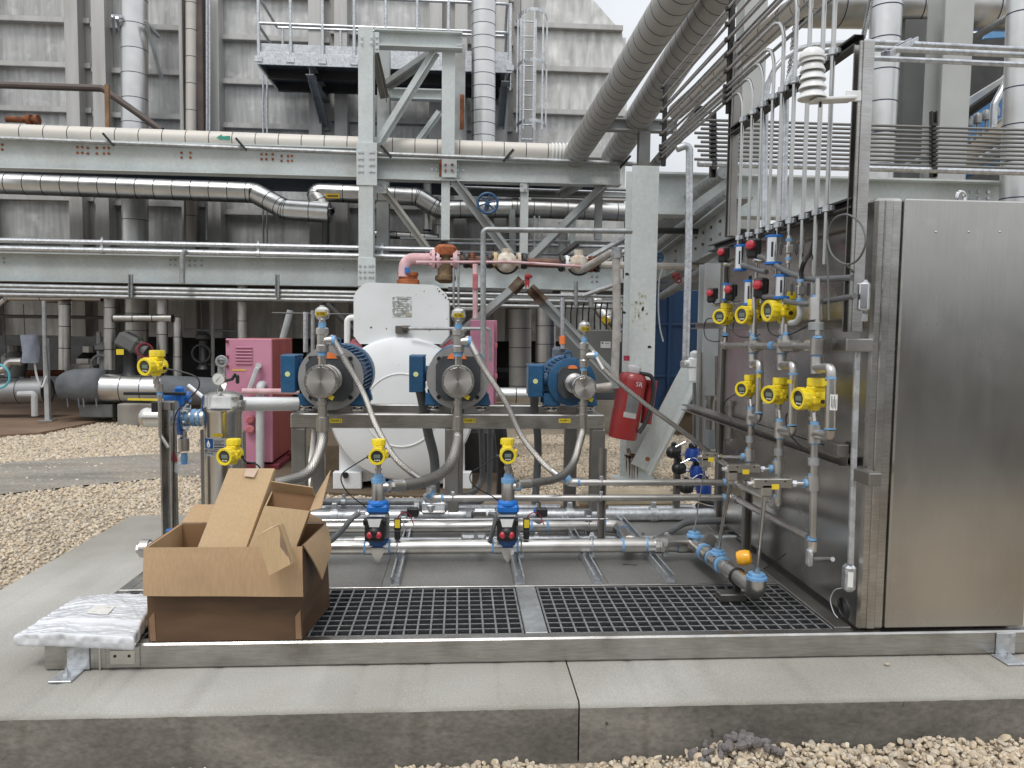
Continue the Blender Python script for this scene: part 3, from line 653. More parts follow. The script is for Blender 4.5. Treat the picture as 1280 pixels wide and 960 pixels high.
# ------------------------------------------------------------------ pumps
def pump(px, py, Yp, s, label, orange=True):
    a = at(px, py, Yp); X, Z = a.x, a.z; r = .205 if s == 0 else .158; rp = .097 if s == 0 else .069
    t = thing('pump', label, 'pump', (X, Yp+.6, FZ1+.002))
    Yf = Yp+(.34 if s == 0 else .50); L0 = .56 if s == 0 else .42
    mb = MB(); mb.lathe([(r*.86, 0), (r*.88, .02), (r*.88, L0-.06), (r*.8, L0-.01), (r*.3, L0)], (X, Yf+.02, Z), (0, 1, 0), 32); part('motor_body', mb, BLUEM, t)
    mb = MB(); nf = 44 if s == 0 else 34
    for i in range(nf):
        an = 2*PI*i/nf
        if abs(((an-PI) % (2*PI)))*r < .06 and s == 0: pass
        R = Matrix.Rotation(-an, 3, 'Y'); mb.box(V(X, Yf+.06+L0*.42, Z)+R @ V(r*.91, 0, 0), (r*.12, L0*.74, .0065), 0, R)
    part('cooling_fins', mb, BLUEM, t)
    mb = MB(); mb.lathe([(r*.90, L0*.84), (r*1.0, L0*.86), (r*1.0, L0*1.10), (r*.92, L0*1.16), (r*.3, L0*1.17)], (X, Yf, Z), (0, 1, 0), 36); part('fan_cowl', mb, BLUEM, t)
    mb = MB(); mb.torus((X, Yf+L0*.45, Z+r*1.06), (0, 1, 0), .022, .007, 14, 6); part('lifting_eye', mb, BLUEM, t)
    fl = MB(); rf = r*.97
    fl.lathe([(rf, 0), (rf, .022), (rf*.9, .024), (rf*.88, .05)] if s == 0 else [(rf*.86, .006), (rf*1.0, .012), (rf*1.0, .05), (rf*.9, .07)], (X, Yf, Z), (0, 1, 0), 40); part('end_bell', fl, IRON if s == 0 else BLUEM, t)
    if s: fl = MB(); fl.lathe([(rf*.62, -.008), (rf*.64, .010)], (X, Yf, Z), (0, 1, 0), 32); part('face_plate', fl, IRON, t)
    bo = MB()
    for i in range(4):
        an = PI/4+i*PI/2; q = V(X+math.cos(an)*rf*(.86 if s == 0 else .52), Yf-.004, Z+math.sin(an)*rf*(.86 if s == 0 else .52)); bo.cyl(q-V(0, .004, 0), q+V(0, .006, 0), .014 if s == 0 else .007, n=10)
    part('bolts', bo, BLK if s == 0 else SSP, t, kind='stuff')
    # bracket between motor and pump head
    br = MB(); rb = rp*1.42; yb = Yp+.12
    poly = [(X+rb*c, Yf-.075, Z+rb*d) for c, d in ((-1, -.55), (-.62, -1), (.62, -1), (1, -.55), (1, .62), (.7, 1), (-.7, 1), (-1, .62))]
    br.prism(poly, (0, .073, 0)); part('bracket', br, BRKT, t)
    br = MB(); br.lathe([(rp*.62, Yp+.13), (rp*.62, Yf-.14), (rp*.9, Yf-.12), (rp*.95, Yf-.076)], (X, 0, Z), (0, 1, 0), 28); part('coupling_housing', br, SSPIPE, t)
    hd = MB(); hd.lathe([(rp*.72, .0), (rp*.985, .001), (rp, .004), (rp, .016), (rp*.93, .018), (rp*.93, .034), (rp, .036), (rp, .075), (rp*.8, .078), (rp*.72, .13), (rp*.55, .135)], (X, Yp, Z), (0, 1, 0), 44)
    h = part('pump_head', hd, SSP, t)
    fc = MB(); fc.lathe([(.001, -.001), (rp*.84, -.0012), (rp*.86, .002)], (X, Yp, Z), (0, 1, 0), 40); part('turned_face', fc, TURN, h)
    bo = MB()
    for i in range(10):
        an = 2*PI*(i+.5)/10; q = V(X+math.cos(an)*rp*.9, Yp, Z+math.sin(an)*rp*.9); bo.lathe([(.0078*rp/.1, -.009), (.0078*rp/.1, 0.002)], q, (0, 1, 0), 8)
    part('head_bolts', bo, SSP, h, kind='stuff')
    if orange:
        q = MB(); q.prism([(X-.01+.085*c*(1 if s == 0 else .5), Yf-.08, Z+rp*1.44+.034*d*(1 if s == 0 else .6)) for c, d in ((-.7, -.5), (-.5, .4), (0, .6), (.5, .4), (.75, -.5))], (0, .004, 0)); part('warning_sticker', q, ORNG, t)
    # terminal box
    if s == 0: bx, by, bw, bh, bz, bd = X-r-.055, Yf+.13, .095, .225, Z-.005+.025, .20
    else: bx, by, bw, bh, bz, bd = X-r-.065, Yf+.14, .10, .20, Z-.0, .16
    q = MB(); q.box((bx, by, bz), (bw, bd, bh), .012); q.box((bx-.004, by-bd/2-.004, bz), (bw*.94, .012, bh*1.02), .004); q.box((bx, by, bz+bh/2), (bw*1.04, bd*1.04, .012), .003); tb = part('terminal_box', q, BLUEM, t)
    q = MB(); q.cyl((bx, by, bz), (X-r*.7, by, bz), .05, n=14); part('box_neck', q, BLUEM, tb)
    q = MB(); q.lathe([(.016, 0), (.016, .0015)], (bx-.006, by-bd/2-.0118, bz), (0, 1, 0), 16); part('sticker', q, mat('sticker_pale', (.62, .66, .3), .5), tb)
    # feet on isolators
    for sx in (-1, 1):
        for yy in (Yf+.07, Yf+L0*.72):
            q = MB(); fxp = X+sx*r*.76; zt = Z-r*.50
            q.prism([(fxp-.052, yy-.035, FZ1+.042), (fxp+.052, yy-.035, FZ1+.042), (fxp+.05, yy-.035, FZ1+.066), (fxp+sx*.012+.032, yy-.035, FZ1+.08), (fxp+sx*.012+.026, yy-.035, zt), (fxp+sx*.012-.04, yy-.035, zt), (fxp-.05, yy-.035, FZ1+.066)], (0, .07, 0)); ft = part('foot', q, BLUEM, t)
            q = MB(); q.lathe([(.030, 0), (.044, .006), (.044, .014), (.026, .020), (.046, .028), (.046, .034), (.014, .040), (.014, .046)], (fxp, yy, FZ1+.003), n=20); part('isolator', q, CHROME, ft)
    # vent riser
    zt = Z+rp; Yv = Yp+.055; rr = .0235 if s == 0 else .0175; hv = .125 if s == 0 else .075
    q = MB(); q.cyl((X, Yv, Z+rp*.8), (X, Yv, zt+hv*.45), rr, n=16); rs = part('riser', q, SSP, t)
    q = MB(); q.lathe([(rr*1.1, 0), (rr*1.55, .006), (rr*1.55, .04), (rr*1.3, .046), (rr*1.3, .1), (rr*1.6, .106), (rr*1.6, .138), (rr*1.1, .145)], (X, Yv, zt+hv*.45+.012), n=18); q.cyl((X, Yv, zt+hv*.45+.078), (X+.058, Yv-.004, zt+hv*.45+.082), rr*1.2, n=14); tee = part('tee', q, SSPIPE, rs)
    for pa, pb, r_ in (((X, Yv, zt+hv*.45-.006), (X, Yv, zt+hv*.45+.014), rr*1.16), ((X, Yv, zt+hv*.45+.153), (X, Yv, zt+hv*.45+.186), rr*.95), ((X+.056, Yv-.004, zt+hv*.45+.082), (X+.075, Yv-.005, zt+hv*.45+.080), rr*1.28)):
        q = MB(); q.cyl(pa, pb, r_, n=16); part('thread_tape', q, TAPEB, rs)
    zb = zt+hv*.45+.185; rb = .043 if s == 0 else .036
    q = MB(); q.lathe([(rr*.8, 0), (rr*.8, .012), (rb*.75, .022), (rb*.97, .038), (rb*.97, .041), (rb*1.03, .043), (rb*1.03, .052), (rb*.97, .054), (rb*.93, .074), (rb*.6, .088), (rb*.34, .090), (rb*.33, .098), (rb*.05, .099)], (X, Yv, zb), n=24); vb = part('air_vent', q, SSP if s == 0 else SSPIPE, t)
    q = MB(); n = 8
    q.rings([[V(X+math.sin(-.75+1.5*i/n)*rb*1.045, Yv-math.cos(-.75+1.5*i/n)*rb*1.045, zb+z) for z in (.036, .062)] for i in range(n+1)], caps=False); part('vent_label', q, YELD, vb)
    text('C150', .019, (X, Yv-rb*1.06, zb+.049), (1, 0, 0), (0, 0, 1), INK, vb)
    # outlet below
    q = MB(); q.lathe([(.023, 0), (.023, .03), (.032, .032), (.032, .05), (.027, .052), (.027, .12), (.033, .122), (.033, .14)] if s == 0 else [(.018, 0), (.018, .02), (.026, .022), (.026, .04), (.022, .042), (.022, .09), (.028, .092), (.028, .105)], (X, Yp+.05, Z-rp*.9), (0, 0, -1), 18); part('outlet', q, SSPIPE, t)
    q = MB(); q.box((X+rp*.55, Yp+.02, Z-rp*.95), (.03, .004, .025), 0, Matrix.Rotation(.5, 3, 'Y')); part('warning_tag', q, YELD, t)
    return V(X, Yp+.05, Z-rp*.9-(.14 if s == 0 else .105)), V(X+.075, Yv-.005, zt+hv*.45+.08)
o1, v1 = pump(401, 477, 4.45, 0, 'large blue motor pump nearest the pink cabinet, on the steel table')
o2, v2 = pump(572.5, 477, 4.5, 0, 'large blue motor pump in the middle of the steel table')
o3, v3 = pump(731, 485, 4.33, 1, 'smaller blue motor pump beside the red fire extinguisher')
# ------------------------------------------------------------------ hoses
def hose(label, pts, r, ferr=.055, m=None, group=None):
    P = catmull(pts, 9); t = thing('braided_hose', label, 'hose', min(P, key=lambda q: q.z)-V(0, 0, r), group)
    mb = MB(); mb.tube(P, r, 14, uv=True); part('braid', mb, m or BRAID, t)
    for a, b in ((P[0], P[2]), (P[-1], P[-3])):
        d = (b-a).normalized(); q = MB(); q.cyl(a-d*.012, a+d*ferr, r*1.12, n=16); q.cyl(a-d*.03, a-d*.012, r*.85, n=6); q.cyl(a+d*ferr*.9, a+d*(ferr+.008), r*1.16, n=16); part('ferrule', q, SSPIPE, t)
    return t
MY = 3.92
hose('thick braided steel hose hanging from the left pump, disappearing behind the cardboard boxes', [o1+V(0, 0, .0), o1+V(0, -.002, -.08), at(401, 560, 4.46), at(386, 590, 4.38), at(352, 603, 4.25), at(330, 605, 4.2), at(312, 607, 4.18)], .0325)
hose('thick braided steel hose looping from the middle pump to the left valve', [o2, o2+V(0, -.002, -.09), at(571, 555, 4.5), at(562, 582, 4.35), at(540, 599, 4.15), at(512, 606, 4.0), at(491, 607.5, MY)], .0305)
hose('braided steel hose looping from the small pump to the right valve', [o3, o3+V(0, -.002, -.08), at(724, 555, 4.33), at(716, 580, 4.25), at(698, 597, 4.1), at(672, 603, 3.98), at(650, 605.5, MY)], .0215)
hose('thin braided hose arching down from the left pump vent', [v1+V(-.01,0,.004), at(433, 453, 4.48), at(455, 493, 4.42), at(470, 532, 4.3), at(492, 570, 4.2), at(513, 590, 4.16), at(532, 604, 4.15)], .0165, .09)
hose('thin braided hose arching down from the middle pump vent', [v2+V(-.01,0,.004), at(604, 459, 4.5), at(632, 503, 4.42), at(652, 545, 4.35), at(680, 580, 4.25), at(706, 601, 4.15)], .0165, .09)
hose('thin braided hose from the small pump running past the fire extinguisher', [v3+V(-.01,0,.003), at(757, 464, 4.34), at(800, 500, 4.28), at(850, 537, 4.22), at(890, 568, 4.2), at(914, 586, 4.2)], .0135, .09)
def flex(label, pts, r, m=GREYP, name='flexible_conduit', cat='conduit', group=None, n=10):
    mb = MB(); mb.tube(catmull(pts, 8), r, n); return solo(name, mb, m, label, cat, group)
flex('grey flexible conduit dropping from the middle pump terminal box behind the frame', [at(524, 482, 4.98), at(529, 505, 5.05), at(535, 540, 5.15), at(543, 575, 5.2), at(544, 620, 5.25), at(543, 650, 5.3)], .033)
flex('grey flexible conduit dropping from the small pump terminal box behind the frame', [at(667, 492, 4.98), at(668, 510, 5.1), at(672, 545, 5.2), at(672, 580, 5.3), at(668, 640, 5.35)], .026)
flex('bent grey conduit rising between the frame legs in front of the brown sill', [at(601, 520, 5.5), at(603, 580, 5.5), at(602, 600, 5.5), at(592, 615, 5.4), at(570, 622, 5.3)], .02)
flex('second bent grey conduit beside the frame legs', [at(613, 525, 5.55), at(612, 590, 5.55), at(610, 615, 5.5), at(598, 628, 5.4), at(572, 632, 5.3)], .02)
flex('dark thick duct hose behind the middle of the pump frame', [at(622, 520, 5.8), at(626, 545, 5.8), at(629, 580, 5.85), at(628, 625, 5.9)], .05, RUB, 'duct_hose', 'hose')
# ------------------------------------------------------------------ cardboard boxes and wrapped parcel
def panelprism(P, thick, m, name, parent):
    a, b, c = Vector(P[0]), Vector(P[1]), Vector(P[2]); n = (b-a).cross(c-a).normalized()*thick; mb = MB(); mb.prism(P, n); return part(name, mb, m, parent)
bb = thing('cardboard_box', 'big open brown cardboard box with damp lower half on the grating', 'box', (-.75, 3.1, ZT))
BY = 2.925; bl0, br0 = at(186, 800, BY), at(378, 798, BY); zt = at(280, 684, BY).z; zb = ZT+.003; bk = .36
x0, x1 = bl0.x, br0.x; W = x1-x0
def quadgrid(P, nx, nz, f, thick, m, name, parent):
    a, b, c, d = [Vector(p) for p in P]; nrm = (b-a).cross(d-a).normalized(); mb = MB(); vs = []
    for s in (0, 1):
        for j in range(nz+1):
            for i in range(nx+1):
                u, v = i/nx, j/nz; p = a.lerp(b, u).lerp(d.lerp(c, u), v); vs.append(p+nrm*(f(u, v)+s*thick))
    fs = []; K = (nx+1)*(nz+1)
    for s in (0, 1):
        for j in range(nz):
            for i in range(nx): fs.append(tuple(s*K+q for q in (j*(nx+1)+i, j*(nx+1)+i+1, (j+1)*(nx+1)+i+1, (j+1)*(nx+1)+i)))
    bd = [i for i in range(nx+1)]+[j*(nx+1)+nx for j in range(1, nz+1)]+[nz*(nx+1)+i for i in range(nx-1, -1, -1)]+[j*(nx+1) for j in range(nz-1, 0, -1)]
    for q in range(len(bd)): fs.append((bd[q], bd[(q+1) % len(bd)], K+bd[(q+1) % len(bd)], K+bd[q]))
    mb.add(vs, fs); return part(name, mb, m, parent, 50)
T4 = .005
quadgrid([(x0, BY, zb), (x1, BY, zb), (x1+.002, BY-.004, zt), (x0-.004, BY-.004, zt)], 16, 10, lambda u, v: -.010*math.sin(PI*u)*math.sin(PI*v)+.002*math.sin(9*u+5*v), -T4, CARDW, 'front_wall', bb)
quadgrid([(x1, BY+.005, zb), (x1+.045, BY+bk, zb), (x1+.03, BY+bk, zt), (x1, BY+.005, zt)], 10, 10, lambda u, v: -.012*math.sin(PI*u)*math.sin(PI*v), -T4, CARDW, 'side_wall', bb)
quadgrid([(x0, BY+.005, zb), (x0, BY+bk, zb), (x0, BY+bk, zt), (x0-.004, BY+.005, zt)], 6, 6, lambda u, v: .006*math.sin(PI*u)*math.sin(PI*v), T4, CARD, 'side_wall', bb)
quadgrid([(x0, BY+bk, zb), (x1+.04, BY+bk, zb), (x1+.03, BY+bk, zt), (x0, BY+bk, zt)], 6, 6, lambda u, v: 0, T4, CARDIN, 'back_wall', bb)
mb = MB(); mb.prism([(x0+.004, BY+.008, zb), (x1-.004, BY+.008, zb), (x1+.036, BY+bk-.008, zb), (x0+.004, BY+bk-.008, zb)], (0, 0, .012)); part('bottom', mb, CARDIN, bb)
f0, f1 = at(179, 745, BY-.05), at(379, 746, BY-.035)
quadgrid([f0, f1, (x1+.004, BY-.012, zt+.004), (x0-.006, BY-.012, zt+.004)], 14, 6, lambda u, v: .004*math.sin(3*PI*u)*(1-v)+.006*math.sin(PI*v), -.005, CARD, 'front_flap', bb)
quadgrid([(x1+.004, BY+.02, zt), (x1+.032, BY+bk-.01, zt), (x1+.085, BY+bk-.08, zt-.085), (x1+.075, BY+.12, zt-.16)], 6, 6, lambda u, v: .02*v*v, .005, CARD, 'side_flap', bb)
quadgrid([(x0-.004, BY+.02, zt), (x0, BY+bk-.01, zt), (x0-.05, BY+bk-.02, zt-.12), (x0-.075, BY+.1, zt-.15)], 6, 6, lambda u, v: -.03*v*v, .005, CARDIN, 'side_flap', bb)
quadgrid([(x0, BY+bk+.004, zt), (x1+.03, BY+bk+.004, zt), (x1-.1, BY+bk+.06, zt+.05), (x0+.03, BY+bk+.08, zt+.055)], 6, 6, lambda u, v: .01*v, .005, CARD, 'back_flap', bb)
for u in (.0, 1.):
    p = V(x0+.006+(W-.03)*u, BY-.003, zb+.004); mb = MB(); mb.add([p, p+V(.022, 0, 0), p+V(.018, -.0012, .115), p+V(-.002, -.0012, .09)], [(0, 1, 2, 3)]); part('tape_strip', mb, mat('tape_damp', (.24, .14, .08), .12, 0, .1, 12, coat=.6), bb)
def boxgeo(O, A, B_, D, m, name_open=None): pass
def cardbox(label, O, A, Bv, D, open_top=False, m=CARD2, tape=None):
    """O corner, A width vector, Bv height vector, D depth vector"""
    O, A, Bv, D = map(Vector, (O, A, Bv, D)); vs = [O, O+A, O+A+Bv, O+Bv]; low = min([p.z for p in vs]+[(p+D).z for p in vs])
    t = thing('cardboard_box', label, 'box', V((O+A/2+Bv/2+D/2).x, (O+A/2+Bv/2+D/2).y, low))
    nA, nB, nD = A.normalized(), Bv.normalized(), D.normalized(); th = .0045
    def pan(nm, a, e1, e2, th_dir, mm=m):
        quadgrid([a, a+e1, a+e1+e2, a+e2], 6, 6, lambda u, v: .003*math.sin(PI*u)*math.sin(PI*v), th, mm, nm, t)
    pan('front_wall', O, A, Bv, -nD); pan('back_wall', O+D, A, Bv, nD, CARDIN if open_top else m); pan('side_wall', O+nD*th, D-nD*2*th, Bv, nA); pan('side_wall', O+A+nD*th, D-nD*2*th, Bv, nA, CARDIN if open_top else m)
    pan('bottom', O+nD*th+nA*th, A-nA*2*th, D-nD*2*th, nB)
    if not open_top: pan('top', O+Bv-nB*th*0+nD*th, A, D-nD*2*th, nB)
    return t, O, A, Bv, D
# tall closed box leaning
Yb = 3.06; p_bl, p_br, p_tl, p_tr = at(245, 690, Yb), at(303, 692, Yb), at(286, 586, Yb+.22), at(335.5, 592, Yb+.22)
A = p_br-p_bl; A.y = .04; Bv = p_tl-p_bl; D = Bv.cross(A).normalized()*-.13
if D.y < 0: D = -D
low = .45
t, O, A_, B2, D_ = cardbox('tall closed cardboard box leaning out of the big open box', p_bl-Bv*low, A, Bv*(1+low), D)
q = p_tl+A_*.38; mb = MB(); nn = -D_.normalized()*.0085; nB = B2.normalized()
mb.add([q+nn-nB*.003, q+A_*.27+nn-nB*.003, q+A_*.25+nn*2-nB*.048, q+A_*.02+nn*2-nB*.042], [(0, 1, 2, 3)]); part('tape_strip', mb, TAPE, t)
# open smaller box beside it
Yb = 3.10; ol, orr = at(331, 632, Yb+.03), at(386, 640, Yb); bl_, br_ = at(309, 692, Yb), at(370, 692, Yb-.02)
A = orr-ol; A.y = -.01; Bv = ol-bl_; Bv.y = .05; D = V(.0, .12, .035)
t, O, A_, B2, D_ = cardbox('open cardboard carton with shade painted inside, tilted in the big box', ol-Bv*1.6, A, Bv*1.6, D, True)
top = O+B2; mb = MB()
quadgrid([top+D_, top+D_+A_, top+D_+A_*.98+V(0, -.035, .045), top+D_+A_*.03+V(0, -.035, .05)], 4, 4, lambda u, v: 0, .004, CARD, 'back_flap', t)
quadgrid([top+A_, top+A_+D_, top+A_+D_+V(.055, .02, .115), top+A_+V(.040, .0, .02)], 4, 4, lambda u, v: .01*v, .004, CARD, 'side_flap', t)
# small box
s1, s2, s3 = at(321, 671, 2.79), at(348, 657, 2.79), at(337, 719, 2.775)
A = s2-s1; Bv = s1-s3; O = s3; D = A.cross(Bv).normalized()*.055
if D.y < 0: D = -D
t, O, A_, B2, D_ = cardbox('small taped cardboard box hanging over the big box front edge', O, A, Bv, D)
n_ = -D_.normalized(); mb = MB(); pr = [O+A_*.80, O+A_*1.03, O+A_*1.03+B2*1.02, O+A_*.80+B2*1.02]
mb.rings([[p+n_*.0035 for p in (pr[0], pr[1])], [p+n_*(.0035+.004*math.sin(7)) for p in (pr[0].lerp(pr[3], .5), pr[1].lerp(pr[2], .5))], [p+n_*.0035 for p in (pr[3], pr[2])]], caps=False); part('tape_strip', mb, TAPE, t)
# wrapped parcel
from mathutils import noise as NZ
def parcel():
    base = ZT+.004; zt = base+.060; nx, ny = 110, 110
    c = [V(*atz(14, 795, zt-.02).xy, 0), V(*atz(170, 800, zt-.01).xy, 0), V(*atz(204, 741, zt).xy, 0), V(*atz(96, 741, zt).xy, 0)]
    c[0] = c[0]+V(-.0, 0, 0)
    rg = random.Random(3); vs = []; fs = []
    def h(u, v):
        e = min(u, 1-u, v, 1-v); k = min(1, e/.055); b = (1-(1-k)**2.4)
        w_ = .0022*(1-2*abs(NZ.noise(Vector((u*2.4, v*9+1.3*NZ.noise(Vector((u*3, v*3, 5))), 1)))))+.0020*(1-2*abs(NZ.noise(Vector((u*5, v*21, 3)))))+.003*NZ.noise(Vector((u*3, v*3, 7)))+.0016*(1-2*abs(NZ.noise(Vector((u*16+v*9, v*13, 9)))))
        step = -.010*(1/(1+math.exp((v-.30)*60)))
        sag = -.045*max(0, .35-u)**1.5*2
        return b, w_*k+step*k+sag*k
    for s in (1, 0):
        for j in range(ny+1):
            for i in range(nx+1):
                u, v = i/nx, j/ny; p = c[0].lerp(c[1], u).lerp(c[3].lerp(c[2], u), v); b, d = h(u, v)
                cen = (c[0]+c[2])/2; wob = .006*math.sin(23*u+2)+.004*math.sin(61*u)+.004*math.sin(37*v)
                out = (1-b); p = p+(p-cen).normalized()*(-.012*out+wob*out)
                z = base+(zt-base)*(.5+.5*b if s else .5-.5*b)+(d if s else -.0*b)
                if not s: z = max(z, base-.0)-(.016*max(0, .42-u) if v < .4 else 0)
                vs.append(V(p.x, p.y, z))
    K = (nx+1)*(ny+1)
    for s in (0, 1):
        for j in range(ny):
            for i in range(nx): fs.append(tuple(s*K+q for q in (j*(nx+1)+i, j*(nx+1)+i+1, (j+1)*(nx+1)+i+1, (j+1)*(nx+1)+i)))
    bd = [i for i in range(nx+1)]+[j*(nx+1)+nx for j in range(1, ny+1)]+[ny*(nx+1)+i for i in range(nx-1, -1, -1)]+[j*(nx+1) for j in range(ny-1, 0, -1)]
    for q in range(len(bd)): fs.append((bd[q], bd[(q+1) % len(bd)], K+bd[(q+1) % len(bd)], K+bd[q]))
    mb = MB(); mb.add(vs, fs); rt = thing('wrapped_parcel', 'flat parcel wrapped in crinkled clear white plastic film on the skid corner', 'parcel', V((c[0].x+c[2].x)/2, (c[0].y+c[2].y)/2, base))
    part('film', mb, WRAP, rt, 60)
    def pt(u, v, e=.0025): b, d = h(u, v); p = c[0].lerp(c[1], u).lerp(c[3].lerp(c[2], u), v); return V(p.x, p.y, zt+d+e)
    lm = MB(); lm.rings([[pt(.42+.2*i/6, .42+.2*j/6) for j in range(7)] for i in range(7)], caps=False)
    part('label', lm, mat('parcel_label', (.74, .72, .68), .3, 0, .04, 9, coat=.4), rt)
    lm = MB()
    for j in range(4): lm.rings([[pt(.45+.14*i/5, .46+.038*j+k, .0033) for k in (0, .012)] for i in range(6)], caps=False)
    part('label_print', lm, mat('faded_print', (.60, .56, .49), .4), rt)
parcel()
# ------------------------------------------------------------------ yellow transmitters
def transmitter(loc, rz, label, s=1.0, first=[None]):
    if first[0] is None:
        t = thing('flow_transmitter', label, 'transmitter', (0, 0, 0), 'yellow transmitters with round display windows')
        q = MB(); q.lathe([(.036, -.030), (.036, .062), (.030, .068)], (0, 0, 0), (0, 1, 0), 28); q.box((.022, .01, -.005), (.045, .05, .035), .008); q.box((0, .025, .036), (.052, .062, .03), .01)
        q.lathe([(.020, -.046), (.026, -.030), (.03, 0)], (0, .02, 0), n=16); part('housing', q, YEL, t)
        q = MB(); n = 48; rr = []
        for rad, y in ((.0395, -.026), (.0435, -.028), (.0435, -.052), (.041, -.056), (.031, -.056), (.0295, -.050)):
            rr.append([V(math.cos(2*PI*j/n)*(rad*(1-(.045 if (j % 4) >= 2 and rad > .042 else 0))), y, math.sin(2*PI*j/n)*(rad*(1-(.045 if (j % 4) >= 2 and rad > .042 else 0)))) for j in range(n)])
        q.rings(rr, caps=False); part('front_ring', q, YEL, t, ang=50)
        q = MB(); q.lathe([(.001, -.0505), (.030, -.0500), (.030, -.045)], (0, 0, 0), (0, 1, 0), 28); wn = part('window', q, GLASSD, t)
        q = MB(); q.box((0, -.0508, .001), (.033, .0012, .018), .0004); part('display', q, LCD, wn)
        q = MB()
        for i in range(4): q.box((-.011+.0075*i, -.0508, -.019), (.0045, .0014, .006), .0004)
        part('key_pad', q, LABELW, wn, kind='stuff')
        q = MB(); n = 40; rr = []
        for rad, z in ((.030, .046), (.036, .048), (.036, .072), (.033, .077), (.002, .078)):
            rr.append([V(math.cos(2*PI*j/n)*(rad*(1-(.06 if (j % 4) >= 2 and rad > .035 else 0))), .03+math.sin(2*PI*j/n)*(rad*(1-(.06 if (j % 4) >= 2 and rad > .035 else 0))), z) for j in range(n)])
        q.rings(rr); part('cap', q, YEL, t, ang=50)
        q = MB(); q.cyl((.036, .015, -.008), (.052, .015, -.008), .011, n=12); q.box((.044, .004, .017), (.014, .02, .018), .004); part('cable_hub', q, YEL, t)
        q = MB(); q.cyl((.052, .015, -.008), (.06, .015, -.008), .008, n=8); part('gland_plug', q, BLK, t)
        q = MB(); q.cyl((-.034, .01, -.012), (-.058, .01, -.012), .0085, n=8); part('cable_gland', q, BLK, t)
        q = MB(); q.lathe([(.011, -.105), (.011, -.086), (.0165, -.084), (.0165, -.070), (.013, -.068), (.013, -.058), (.020, -.044)], (0, .02, 0), n=14); part('neck', q, SSPIPE, t)
        first[0] = t; t.location = loc; t.rotation_euler = (0, 0, rz); t.scale = (s,)*3; return t
    return dup(first[0], loc, label, rz=rz, sc=s)
def cable(label, pts, r=.0032, m=BLK, cat='cable', name='cable'):
    mb = MB(); mb.tube(catmull(pts, 8), r, 7); return solo(name, mb, m, label, cat)
MY = 3.92
tA = at(473, 568, MY-.0); tB = at(634, 567, MY)
transmitter(tA-V(0, .02, 0), 0, 'yellow transmitter above the left blue-capped valve')
transmitter(tB-V(0, .02, 0), 0, 'yellow transmitter above the right blue-capped valve')
YL = 4.25
tC = at(191, 458, YL); tD = at(288, 569, 4.02)
transmitter(tC, -.38, 'yellow transmitter on top of the thin stem beside the square steel post', 1.12)
transmitter(tD, -.28, 'yellow transmitter in front of the polished filter vessel', 1.05)
cable('black cable looping from the left valve transmitter down to the pipes', [tA+V(-.06, 0, -.015), at(440, 583, MY), at(428, 592, MY+.02), at(427, 603, MY+.05), at(436, 617, MY+.1), at(455, 632, MY+.15), at(466, 640, MY+.2)])
cable('black cable looping from the right valve transmitter down to the pipes', [tB+V(-.06, 0, -.015), at(604, 582, MY), at(590, 590, MY+.02), at(588, 601, MY+.05), at(598, 611, MY+.1), at(618, 622, MY+.15), at(630, 634, MY+.2)])
cable('black cable arching from the stem transmitter down the square post', [tC+V(.06, 0, -.01), at(232, 466, YL), at(247, 473, YL), at(248, 485, YL), at(233, 502, YL), at(219, 520, YL), at(217, 560, YL), at(217, 640, YL), at(216, 680, YL)], .004)
cable('black cable trailing from the vessel transmitter behind the carton', [tD+V(.06, 0, -.01), at(307, 577, 4.05), at(320, 580, 4.06), at(328, 590, 4.08), at(332, 604, 4.1)], .004)
# ------------------------------------------------------------------ header pipe with its two valves
HZ = .18
def seg(parent, kind, pts, r, m, bend=None, n=12): mb = MB(); mb.tube(pts, r, n, bend); return part(kind, mb, m, parent)
hd = thing('header_pipe', 'long stainless header pipe with blue thread tape low along the skid', 'pipe', (0, MY, ZT))
rH = .0365; hl, hr = at(172, 697, MY), at(846, 692, MY)
hy = lambda px: at(px, 691, MY).x
seg(hd, 'pipe', [(hl.x+.03, MY, HZ), (hr.x, MY, HZ)], rH, SSPIPE, n=20)
mb = MB(); mb.cyl((hl.x+.02, MY, HZ), (hl.x+.06, MY, HZ), rH*1.25, n=18); mb.cyl((hl.x, MY, HZ), (hl.x+.02, MY, HZ), .026, n=6); part('end_plug', mb, SSPIPE, hd)
for px in (457, 487, 616, 646, 778, 807, 846): seg(hd, 'thread_tape', [(hy(px)-.007, MY, HZ), (hy(px)+.007, MY, HZ)], rH*1.05, TAPEB, n=20)
for a, b in ((459, 485), (618, 644), (780, 805)): seg(hd, 'tee', [(hy(a)-.004, MY, HZ), (hy(b)+.004, MY, HZ)], rH*1.12, SSPIPE, n=20)
for px in (497, 651, 739, 832):
    x = hy(px); mb = MB(); mb.torus((x, MY, HZ), (1, 0, 0), rH+.003, .0045, 20, 6); mb.box((x, MY, HZ-rH-.012), (.034, .018, .03), .002); mb.box((x, MY-.008, HZ+rH+.017), (.02, .01, .032), .002); mb.cyl((x-.012, MY-.008, HZ+rH+.02), (x+.012, MY-.008, HZ+rH+.02), .006, n=6)
    part('clamp', mb, GALV, hd)
for px in (820, 826): seg(hd, 'union', [(hy(px)-.012, MY, HZ), (hy(px)+.012, MY, HZ)], rH*1.22, SSPIPE, n=10)
